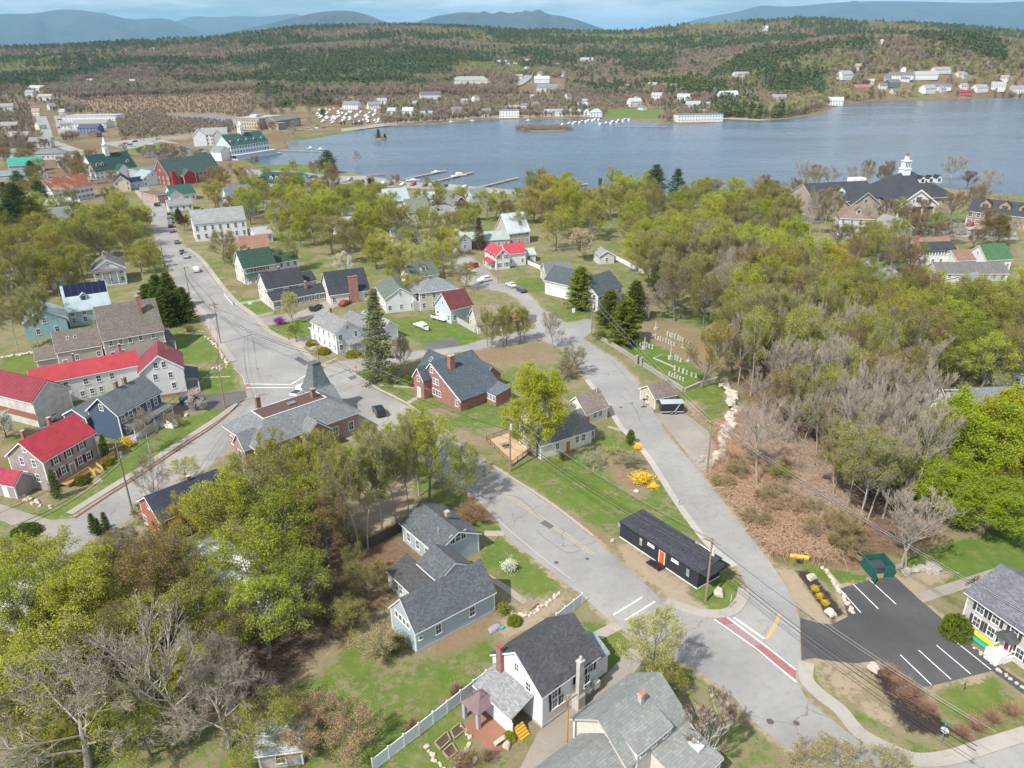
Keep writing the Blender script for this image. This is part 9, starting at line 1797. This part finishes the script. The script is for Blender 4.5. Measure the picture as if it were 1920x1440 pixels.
stone_row('garden_stones','row of stones edging the white house front yard',[(940,1140),(985,1155),(1020,1135),(1048,1112)],24,.45,PALEST,1,.25);stone_row('garden_stones','ring of stones round the garden beds',[(800,1400),(815,1425),(840,1445),(868,1420),(880,1385),(865,1360)],26,.4,PALEST,1,.15);stone_row('garden_stones','stones scattered below the left red-roofed house',[(30,925),(50,938),(75,945),(95,950)],18,.5,PALEST,1,.8);stone_row('garden_stones','stones edging the green strip beside the lot',[(1543,1065),(1560,1085),(1573,1105),(1600,1150)],20,.5,PALEST,1,.2);stone_row('wood_edge_stones','pale stones at the wood edge above the back lawn',[(1690,1068),(1715,1072),(1735,1070),(1760,1062)],14,.9,GREYST,1,.8);stone_row('driveway_stones','small stones along the apartment house foot',[(1825,1215),(1850,1235),(1880,1262),(1915,1290)],12,.35,PALEST,1,.2)
stone_row('field_stone_wall','old field stone wall at the left meadow',[(0,672),(30,667),(65,662)],22,.7,PALEST,1,.3);stone_row('driveway_stones','stones at the boulder wall foot beside the gravel spot',[(1300,868),(1320,862),(1340,868),(1335,880)],22,.7,GREYST,1,.9)
for (x,y,s,lb)in ((1346,1115,1.5,'big pale boulder on the grass beside the utility pole'),(1557,1152,1.2,'pale boulder at the end of the planting bed'),(1636,1255,1.3,'pale boulder at the parking lot corner'),(1521,1085,1.2,'flat grey boulder at the top of the bed'),(1310,1418,.9,'small white stone beside the birch'),(890,1427,.6,'small round stone by the garden beds'),(1193,923,.8,'white rock on the grass island'),(350,780,.8,'pale rock beside the driveway'),(950,1400,.9,'pale stone on the patio edge')):
 q=P(x,y);o=obj('boulder',rocks(PALEST)[int(x)%6],None,(q.x,q.y,s*.25));o.scale=(s*1.15,s*.9,s*.8);o.rotation_euler=(0,0,x);tag(o,lb,'boulder')
def block_wall(label,pts,h,w,mat,L_=1.3,name='stone_wall'):
 q=PP(pts);e=empty(name,(q[0][0],q[0][1],0));tag(e,label,'wall');rr=random.Random(3)
 for a,b in zip(q,q[1:]):
  d=Vector((b[0]-a[0],b[1]-a[1]));n=max(1,int(d.length/L_));l=d.length/n;an=math.atan2(d.y,d.x)
  m=shared(('blk',round(l,2),h,w,mat.name),lambda:(lambda b_:(b_.box(.012,l-.012,-w/2,w/2,-.2,h*.5-.01),b_.box(.03,l-.0,-w/2+.03,w/2-.03,h*.5-.01,h),b_.mesh('stone',mat))[-1])(MB()))
  for k in range(n):o=obj('stone',m,e);o.location=(a[0]-q[0][0]+d.normalized().x*k*l,a[1]-q[0][1]+d.normalized().y*k*l,rr.uniform(-.04,.04));o.rotation_euler=(0,0,an+rr.uniform(-.012,.012))
block_wall('long granite wall along the street side of the cemetery',[(1122,634),(1158,655),(1194,678)],.9,.6,GREYST);block_wall('granite cemetery wall below the gateposts',[(1203,684),(1240,708),(1281,734)],.9,.6,GREYST);block_wall('rough stone wall at the back corner of the cemetery',[(1283,734),(1310,722),(1347,712)],.7,.6,GREYST,1.0)
for x,y,lb in ((1194,682,'left granite gatepost of the cemetery'),(1202,686,'right granite gatepost of the cemetery')):q=P(x,y);b=MB();b.box(-.3,.3,-.3,.3,-.1,1.9);b.box(-.36,.36,-.36,.36,1.9,2.1);tag(b.build('gatepost',GREYST,loc=(q.x,q.y,0),rz=-.7),lb,'gatepost')
# gravestones in their rows
GST=stone((.5,.49,.46))
def grave(x,y,h,w,ang,label,group,slab=False,ob=False):
 b=shared(('gr',ob),lambda:(lambda m:((m.tube((0,0,0),(0,0,.25),.8,.8,4),m.tube((0,0,.25),(0,0,.95),.3,.16,4),m.tube((0,0,.95),(0,0,1.0),.16,.02,4))if ob else (m.extr([(-.5,-.05),(.5,-.05),(.5,.82),(.3,.97),(0,1.0),(-.3,.97),(-.5,.82)],-.1,.1,axis='y'),m.box(-.6,.6,-.2,.2,-.06,.08)),m.mesh('gravestone',GST))[-1])(MB()))
 o=obj('gravestone' if not ob else 'grave_obelisk',b,None,(x,y,0),ang);o.scale=(w,1.2,h)if not ob else (w,w,h);o.rotation_euler=(cr.uniform(-.06,.06),cr.uniform(-.06,.06),ang+cr.uniform(-.1,.1));tag(o,label,'gravestone',group)
for (a,b,n,lb)in (((1214,628),(1264,648),11,'front of the upper rows'),((1251,628),(1291,645),9,'back row of the cemetery'),((1181,640),(1210,653),7,'lower left row'),((1206,648),(1224,654),4,'short row right of the lower left obelisk'),((1279,652),(1300,664),6,'row behind the golden tree'),((1261,672),(1276,678),4,'row right of the tall obelisk'),((1255,704),(1281,714),6,'front row near the street wall'),((1266,694),(1288,702),4,'row behind the front row'),((1297,705),(1306,708),2,'pair beside the golden tree trunk'),((1335,652),(1348,656),3,'far right row')):
 p,q=P(*a),P(*b);an=math.atan2(q.y-p.y,q.x-p.x)
 for k in range(n):t_=(k+cr.uniform(-.12,.12))/max(n-1,1);grave(p.x+(q.x-p.x)*t_,p.y+(q.y-p.y)*t_,cr.uniform(.75,1.3),cr.uniform(.36,.52),an,'pale upright gravestone in the '+lb,'gravestones in the '+lb)
for x,y,h,lb in ((1257,674,3.8,'tallest pale grave obelisk in the cemetery'),(1208,655,3.2,'grave obelisk at the left of the cemetery'),(1230,618,2.4,'grave monument at the back of the cemetery'),(1291,678,1.4,'stout square gravestone below the golden tree')):q=P(x,y);grave(q.x,q.y,h,.8,.5,lb,None,ob=True)
b=MB();pts=PP([(1225,672),(1255,685),(1268,691),(1243,666)]);
for i in ((0,1),(1,2),(3,0)):a,c=Vector(pts[i[0]]),Vector(pts[i[1]]);d=(c-a).normalized();n=Vector((-d.y,d.x))*.07;b.quads([(*(a+n),0),(*(a-n),0),(*(c-n),0),(*(c+n),0),(*(a+n),.25),(*(a-n),.25),(*(c-n),.25),(*(c+n),.25)],[(4,5,6,7),(0,4,7,3),(1,2,6,5),(0,1,5,4),(2,3,7,6)])
tag(b.build('grave_plot_edging',GST),'low white stone edging round the tall obelisk plot','edging')
def at(px,py):q=P(px,py);return (q.x,q.y,0)
# cargo trailer
a,c=P(1238,778),P(1284,777);an=math.atan2(c.y-a.y,c.x-a.x);e=empty('cargo_trailer',((a.x+c.x)/2,(a.y+c.y)/2+1.1,0),an);tag(e,'black enclosed cargo trailer with silver roof parked below the garage','trailer')
b=MB();b.box(-2.4,2.2,-1.05,1.05,.55,2.4);b.build('body',plain((.025,.027,.035),.35),e);b=MB();b.box(-2.45,2.25,-1.1,1.1,2.4,2.48);b.box(-2.46,2.26,-1.09,-1.052,.5,.72);b.extr([(.3,.72),(.55,.72),(1.5,2.35),(1.25,2.35)],-1.09,-1.055,axis='y');b.build('trim',plain((.5,.56,.6),.35,.4),e)
for x in (-.15,.65):
 for s in (-1,1):o=obj('wheel',shared('wheel',None),e);o.location=(x,s*1.05,.34)
b=MB();b.tube((-2.4,-.7,.55),(-3.8,0,.55),.05,.05,5);b.tube((-2.4,.7,.55),(-3.8,0,.55),.05,.05,5);b.tube((-3.6,0,.55),(-3.6,0,0),.05,.05,5);b.build('hitch',plain((.1,.1,.1),.6),e)
b=MB();b.tube((0,0,0),(0,0,1.9),.06,.06,6);b.box(-.6,.6,-.25,.25,0,.06);b.box(-.35,.35,-.05,.05,1.5,1.9);tag(b.build('basket_stand',plain((.06,.05,.05),.7),loc=at(1207,763)),'dark post stand beside the hill street at the garage','stand')
# gazebo with mauve roof, garden beds, patio
cs=[P(861,1318,2.3),P(904,1284,2.3),P(940,1308,2.3),P(897,1342,2.3)];c=sum(cs,Vector())/4;e=empty('gazebo',(c.x,c.y,0));tag(e,'square garden gazebo with mauve-brown roof beside the white house','gazebo');an=math.atan2(cs[2].y-cs[3].y,cs[2].x-cs[3].x);s1=(cs[2]-cs[3]).length/2;s2=(cs[1]-cs[2]).length/2
b=MB();q=[(-s1,-s2),(s1,-s2),(s1,s2),(-s1,s2)]
for k in range(4):p1,p2=q[k],q[(k+1)%4];b.poly([(*p1,2.3),(*p2,2.3),(p2[0]*.22,p2[1]*.22,3.15),(p1[0]*.22,p1[1]*.22,3.15)]);b.poly([(p1[0]*.3,p1[1]*.3,3.2),(p2[0]*.3,p2[1]*.3,3.2),(0,0,3.55)])
b.poly([(*p,2.28)for p in q][::-1]);GZ=metalroof((.2,.14,.15));b.build('roof',GZ,e,rz=an)
for sx in (-1,1):
 for sy in (-1,1):b=MB();b.box(sx*(s1-.35)-.2,sx*(s1-.35)+.2,sy*(s2-.35)-.2,sy*(s2-.35)+.2,-.1,2.3);b.build('post',plain((.42,.4,.45),.6),e,rz=an)
sheet('brick_patio',PP([(868,1362),(915,1328),(982,1368),(958,1395),(925,1415)]),.02,brick((.36,.17,.11)));
t=NT('brick_paving');sheetm=bpy.data.objects['brick_patio'];sheetm.data.materials[0]=dirtmat((.33,.16,.105),(.27,.13,.09))
def bed(label,pts):
 q=PP(pts);e=empty('garden_bed',(q[0][0],q[0][1],0));tag(e,label,'garden bed','raised garden beds');
 for i in range(len(q)):
  a,c=Vector(q[i]),Vector(q[(i+1)%len(q)]);d=c-a;b=MB();b.box(0,d.length,-.07,.07,0,.3);o=b.build('plank',wood((.33,.27,.18)),e);o.location=(a.x-q[0][0],a.y-q[0][1],0);o.rotation_euler=(0,0,math.atan2(d.y,d.x))
 b=MB();b.poly([(x-q[0][0],y-q[0][1],.2)for x,y in q]);b.build('soil',dirtmat((.075,.05,.035),(.11,.075,.05)),e)
bed('left raised garden bed of the cross-shaped beds',[(815,1395),(838,1375),(845,1390),(826,1408)]);bed('right raised garden bed of the cross-shaped beds',[(845,1372),(862,1358),(872,1372),(852,1388)]);bed('front raised garden bed of the cross-shaped beds',[(830,1412),(848,1396),(858,1412),(842,1425)])
e=empty('garden_bench',at(938,1393),.7);tag(e,'pale curved stone bench on the brick patio','bench');b=MB();b.box(-.8,.8,-.25,.25,.38,.5);b.build('seat',PALEST,e)
for x in (-.6,.6):b=MB();b.box(x-.12,x+.12,-.2,.2,0,.38);b.build('leg',PALEST,e)
# dark octagonal gazebo under the trees
e=empty('gazebo',at(648,1165));tag(e,'dark octagonal gazebo in the shade of the grove','gazebo');b=MB()
pts=[(2.2*math.cos(k*PI/4),2.2*math.sin(k*PI/4))for k in range(8)]
for k in range(8):p1,p2=pts[k],pts[(k+1)%8];b.poly([(*p1,2.3),(*p2,2.3),(0,0,3.6)],0,[(-1,0),(1,0),(0,2)])
b.poly([(*p,2.28)for p in pts][::-1]);b.build('roof',shingle((.09,.075,.07)),e)
for p in pts[::1]:b=MB();b.box(p[0]*.88-.06,p[0]*.88+.06,p[1]*.88-.06,p[1]*.88+.06,0,2.3);b.build('post',wood((.2,.12,.08)),e)
b=MB()
for k in range(7):p1,p2=pts[k],pts[k+1];b.tube((p1[0]*.88,p1[1]*.88,.9),(p2[0]*.88,p2[1]*.88,.9),.05,.05,4)
b.build('railing',wood((.2,.12,.08)),e)
# cottage deck with railing
q=PP([(912,827),(952,813),(1000,845),(960,874)]);e=empty('wooden_deck',(q[0][0],q[0][1],0));tag(e,'sunlit tan terrace with brown railing beside the cream cottage','terrace');b=MB();lp=[(x-q[0][0],y-q[0][1])for x,y in q];b.poly([(*p,.15)for p in lp][::-1]);b.build('floor',dirtmat((.5,.36,.22),(.42,.3,.19)),e)
for i in (0,1,2,3):
 a,c=Vector(lp[i]),Vector(lp[(i+1)%4]);d=c-a;n=max(2,int(d.length/1.6))
 if i==1:continue
 b=MB();b.box(0,d.length,-.03,.03,1.0,1.08);b.box(0,d.length,-.02,.02,.2,.26);o=b.build('rail',wood((.2,.12,.07)),e);o.location=(a.x,a.y,0);o.rotation_euler=(0,0,math.atan2(d.y,d.x))
 for k in range(n):p_=a+d*(k/n);b=MB();b.box(-.06,.06,-.06,.06,0,1.15);o=b.build('post',wood((.2,.12,.07)),e);o.location=(p_.x,p_.y,0)
 b=MB()
 for k in range(int(d.length/.2)):b.box(.1+k*.2,.12+k*.2,-.015,.015,.26,1.0)
 o=b.build('balusters',wood((.2,.12,.07)),e);o['kind']='stuff';o.location=(a.x,a.y,0);o.rotation_euler=(0,0,math.atan2(d.y,d.x))
e=empty('picnic_table',at(948,838),.4);tag(e,'small table on the tan terrace','table');b=MB();b.box(-.8,.8,-.4,.4,.68,.74);b.build('top',plain((.25,.2,.17),.7),e)
for s in (-1,1):b=MB();b.box(s*.6-.05,s*.6+.05,-.35,.35,0,.68);b.build('leg',plain((.2,.16,.13),.7),e);b=MB();b.box(-.8,.8,s*.75-.12,s*.75+.12,.4,.45);b.build('seat',plain((.25,.2,.17),.7),e)
# dumpster enclosure
c4_=[P(1634,1085),P(1675,1082),P(1676,1062),P(1632,1060)];an=math.atan2(c4_[1].y-c4_[0].y,c4_[1].x-c4_[0].x);GP=siding((.02,.12,.1),.25);e=empty('dumpster_enclosure',(c4_[0].x,c4_[0].y,0),an);tag(e,'dark green fenced dumpster enclosure with an open gate at the lot end','enclosure');wd=(c4_[1]-c4_[0]).length
for nm,bx in (('back_panel',(0,wd,2.9,3.0)),('side_panel',(0,.1,0,2.9)),('side_panel',(wd-.1,wd,0,2.9)),('front_panel',(wd*.55,wd-.1,0,.1))):b=MB();b.box(*bx,0,1.9);b.build(nm,GP,e)
b=MB();b.box(0,1.5,-.05,.05,.1,1.85);o=b.build('gate',GP,e);o.rotation_euler=(0,0,-1.9);o.location=(.1,0,0)
e=empty('dumpster',(c4_[0].x+math.cos(an)*wd*.45-math.sin(an)*1.6,c4_[0].y+math.sin(an)*wd*.45+math.cos(an)*1.6,0),an);tag(e,'dark blue-grey dumpster inside the green enclosure','dumpster');b=MB();b.extr([(-.7,.1),(.7,.1),(.8,1.2),(-.8,1.0)],-1.0,1.0);b.build('bin',plain((.06,.09,.12),.6),e);b=MB();b.extr([(-.82,1.02),(.82,1.22),(.82,1.28),(-.82,1.08)],-1.05,1.05);b.build('lid',plain((.05,.06,.07),.5),e)
# yellow snow plough
e=empty('snow_plough',at(1498,1050),-.25);tag(e,'yellow snow plough blade left beside the brambles','snow plough');b=MB();b.extr([(0,.1),(.05,.1),(-.05,.5),(.15,.85),(.1,.88),(-.12,.5)],-1.3,1.3);b.build('blade',plain((.75,.5,.03),.4),e);b=MB();b.tube((-.6,-.05,.4),(-.3,-.9,.25),.06,.06,6);b.tube((.6,-.05,.4),(.3,-.9,.25),.06,.06,6);b.box(-.35,.35,-1.0,-.85,.15,.75);b.build('frame',plain((.03,.03,.03),.6),e)
# signs
def sign(label,px,py,h,w,hh,colr,ang,shape='rect',back=False,text=None):
 e=empty('street_sign',at(px,py),ang);tag(e,label,'sign');b=MB();b.tube((0,0,-.1),(0,0,h),.045,.045,6);b.build('post',STEEL,e);b=MB()
 if shape=='oct':pr=[(w*.5*math.cos(PI/8+k*PI/4),h-hh*.5+w*.5*math.sin(PI/8+k*PI/4))for k in range(8)]
 elif shape=='diamond':pr=[(0,h-hh),(w/2,h-hh/2),(0,h),(-w/2,h-hh/2)]
 else:pr=[(-w/2,h-hh),(w/2,h-hh),(w/2,h),(-w/2,h)]
 b.extr(pr,-.08,-.05,axis='y');b.build('face',plain(colr,.45),e);return e
sign('grey back of an octagonal stop sign at the lower right corner',1763,1398,2.6,.85,.85,(.5,.51,.52),2.4,'oct');sign('orange diamond warning sign at the crossroads',669,706,2.9,1.0,1.0,(.75,.28,.02),.2,'diamond');sign('yellow diamond sign at the far end of the street',258,369,3.4,1.3,1.3,(.8,.62,.02),.1,'diamond');sign('white street sign beside the black building',1161,1000,2.2,.6,1.0,(.7,.7,.7),.4);sign('small white sign lying low by the black building',1147,1018,.8,.5,.6,(.7,.7,.68),.3);sign('pale post sign on the grass corner by the crosswalk',1368,1141,2.3,.12,.9,(.6,.62,.6),.5);sign('white garden sign on the lawn by the cedar',1075,593,2.4,.9,1.3,(.7,.7,.7),.2);sign('white hanging sign in front of the long house',470,579,2.2,1.1,.8,(.7,.7,.7),.3);sign('small post beside the hill street',1273,948,1.1,.2,.5,(.25,.25,.25),.5);sign('dark lamp post on the small lawn',1803,1302,1.8,.3,.4,(.05,.05,.05),.5);sign('dark post with box in front of the street lawn',543,645,1.6,.3,.4,(.1,.1,.1),.2)
e=empty('street_name_sign',at(1763,1392),2.4);tag(e,'green street name blades above the stop sign','sign');b=MB();b.box(-.45,.45,-.03,.03,2.75,2.95);b.build('face',plain((.02,.25,.12),.4),e);b=MB();b.tube((0,0,2.55),(0,0,2.95),.04,.04,6);b.build('post',STEEL,e)
# kayaks leaning at the apartment house, condensers
for i,(u,c,lb)in enumerate(((2.3,(.8,.65,.02),'yellow kayak lying along the apartment house wall'),(2.3,(.02,.38,.3),'teal kayak lying below the yellow one'))):
 p_,an=wall_spot(APT,'f',(1845,1212));ca,sa=math.cos(APT.a),math.sin(APT.a);off=p_.y-.45-.65*i;x=APT.c.x+p_.x*ca-off*sa;y=APT.c.y+p_.x*sa+off*ca;b=MB();n=12;ring=[]
 for k in range(n+1):t_=k/n*2-1;w=.38*math.sqrt(max(0,1-t_*t_))+.01;ring.append([(t_*2.1,w*math.cos(j*PI/4),.35-.25*i+w*.55*math.sin(j*PI/4)+.12*abs(t_)**3)for j in range(8)])
 for k in range(n):
  for j in range(8):b.poly([ring[k][j],ring[k+1][j],ring[k+1][(j+1)%8],ring[k][(j+1)%8]])
 o=b.build('kayak',plain(c,.35,var=.04),loc=(x,y,.15),rz=APT.a,smooth=True);tag(o,lb,'kayak')
for x,y,lb in ((1795,1187,'left grey air conditioner beside the rounded bush'),(1808,1200,'right grey air conditioner beside the kayaks')):
 e=empty('air_conditioner',at(x,y),APT.a);tag(e,lb,'air conditioner');b=MB();b.box(-.42,.42,-.42,.42,.1,.95);b.build('case',plain((.42,.44,.46),.5),e);b=MB();b.tube((0,0,.95),(0,0,.98),.36,.36,16);b.build('fan_grille',plain((.12,.12,.13),.5),e);b=MB();b.box(-.5,.5,-.5,.5,0,.1);b.build('base',CONC,e)
 # bicycles
for i,(x,y)in enumerate(((1818,1096),(1828,1091))):
 e=empty('bicycle',at(x,y),.35);tag(e,['left of two dark bicycles standing on the tan path','right of two dark bicycles standing on the tan path'][i],'bicycle');bm_=plain((.03,.03,.035),.5)
 for s in (-.52,.52):
  b=MB();n=16
  for k in range(n):a0,a1=2*PI*k/n,2*PI*(k+1)/n;b.tube((s+.33*math.cos(a0),0,.34+.33*math.sin(a0)),(s+.33*math.cos(a1),0,.34+.33*math.sin(a1)),.025,.025,4,cap=False)
  b.build('wheel',TYRE,e)
 b=MB()
 for p,q in (((-.52,0,.34),(-.12,0,.3)),((-.12,0,.3),(-.22,0,.85)),((-.22,0,.8),(.38,0,.85)),((-.12,0,.3),(.38,0,.8)),((-.52,0,.34),(-.2,0,.78)),((.38,0,.95),(.52,0,.34))):b.tube(p,q,.025,.025,5)
 b.build('frame',bm_,e);b=MB();b.box(-.34,-.1,-.06,.06,.86,.92);b.build('saddle',bm_,e);b=MB();b.tube((.36,-.28,1.0),(.36,.28,1.0),.02,.02,5);b.build('handlebar',bm_,e)
 # boom lift behind the hall
e=empty('boom_lift',at(632,905),2.5);tag(e,'bright green boom lift with raised arm among the grove','boom lift');LG=plain((.18,.6,.03),.4);b=MB();b.box(-1.2,1.2,-.7,.7,.4,1.1);b.build('chassis',LG,e);b=MB();b.tube((-.6,0,1.1),(1.0,0,4.6),.16,.14,6);b.build('lower_arm',LG,e);b=MB();b.tube((1.0,0,4.6),(-3.6,0,7.6),.14,.1,6);b.build('upper_arm',LG,e);b=MB();b.box(-4.3,-3.5,-.5,.5,7.0,7.1);b.box(-4.3,-3.5,-.5,-.46,7.1,8.0);b.box(-4.3,-4.26,-.46,.5,7.1,8.0);b.build('basket',LG,e)
for sx in (-.8,.8):
 for sy in (-.75,.75):o=obj('wheel',shared('wheel',None),e);o.location=(sx,sy,.36)
 # garden steps, rubbish pile, paths
e=empty('garden_steps',at(985,1142),-.9);tag(e,'wooden garden steps with handrail below the front lawn','steps')
for k in range(5):b=MB();b.box(-.7,.7,k*.32,k*.32+.3,0,.12+.12*k);b.build('step',wood((.3,.24,.18)),e)
b=MB();b.tube((-.75,0,0),(-.75,0,1.0),.04,.04,5);b.tube((-.75,1.6,0),(-.75,1.6,1.5),.04,.04,5);b.tube((-.75,0,1.0),(-.75,1.6,1.5),.04,.04,5);b.build('handrail',wood((.35,.28,.2)),e)
e=empty('tarp_heap',at(928,1180),.5);tag(e,'heap of grey tarpaulin with a teal bag on the grass','heap');
for k in range(5):o=obj('bundle',rocks(plain((.3,.28,.34),.7))[k],e);o.location=(cr.uniform(-.6,.6),cr.uniform(-.4,.4),.15);o.scale=(1.0,.8,.5)
o=obj('bag',rocks(plain((.02,.4,.38),.6))[2],e);o.location=(.95,-.3,.15);o.scale=(.55,.5,.4)
WP=asphalt((.34,.3,.26),.3,.15)
for a,b_,w in (([(905,1075),(945,1100),(985,1130)],None,1.0),([(712,722),(780,727)],None,.9),([(762,757),(800,735)],None,1.1),([(1120,1192),(1160,1172)],None,1.6),([(908,1000),(945,1000)],None,1.4),([(600,685),(630,672)],None,.8),([(380,708),(432,706)],None,.7),([(345,618),(385,622)],None,.8),([(1140,800),(1170,808)],None,1.0),([(1546,1066),(1575,1100),(1590,1120)],None,.7),([(580,655),(600,643)],None,.8),([(185,905),(178,898)],None,1.5)):strip('path',PP(a),w,.014,WP)
# radio mast on the far ridge
x,y,z=hill_spot(657,44);b=MB();b.tube((0,0,0),(0,0,55),.8,.3,5);b.tube((0,0,45),(0,0,48),1.6,1.6,6);tag(b.build('radio_mast',plain((.6,.6,.62),.5),loc=(x,y,z-2)),'thin radio mast on the distant ridge','mast')
forest()
# the air
hz=MB();hz.box(-52000,52000,-52000,52000,-6.0,1750.0)
ho=hz.build('haze',plain((1,1,1)));ho.data.materials.clear();tag(ho,'thin blue haze in the air over the whole valley','haze',kind='stuff')
hm=bpy.data.materials.new('haze_air');hm.use_nodes=True;ht=hm.node_tree;ht.nodes.clear()
h_o=ht.nodes.new('ShaderNodeOutputMaterial');h_v=ht.nodes.new('ShaderNodeVolumePrincipled')
h_v.inputs['Color'].default_value=(0.36,0.70,1.0,1);h_v.inputs['Density'].default_value=0.000046;h_v.inputs['Anisotropy'].default_value=0.0
ht.links.new(h_v.outputs[0],h_o.inputs['Volume']);ho.data.materials.append(hm)
def tell_apart():
 same={}
 for o in scene.objects:
  if o.parent is None and o.get('category')and o.get('label'):same.setdefault(o['label'],[]).append(o)
 ORD=['leftmost','second from left','third from left','fourth from left','fifth from left','sixth from left','seventh from left','eighth from left','ninth from left','tenth from left','eleventh from left','twelfth from left','thirteenth from left','fourteenth from left','fifteenth from left','sixteenth from left','seventeenth from left','eighteenth from left','nineteenth from left','twentieth from left']
 for lb,os_ in same.items():
  def dep(o):return (o.location-vC).dot(vF)
  if 20<len(os_)<=40:
   os_.sort(key=dep);h=len(os_)//2;sets=[(os_[:h],' nearer half'),(os_[h:],' farther half')]
  elif 1<len(os_)<=20:sets=[(os_,'')]
  else:continue
  for os_,ex in sets:
   def sx(o):d=o.location-vC;return d.dot(vR)/d.dot(vF)
   os_.sort(key=sx)
   for i,o in enumerate(os_):o['label']=lb+','+ex+' '+(ORD[i]if i<len(os_)-1 else 'rightmost')
tell_apart()
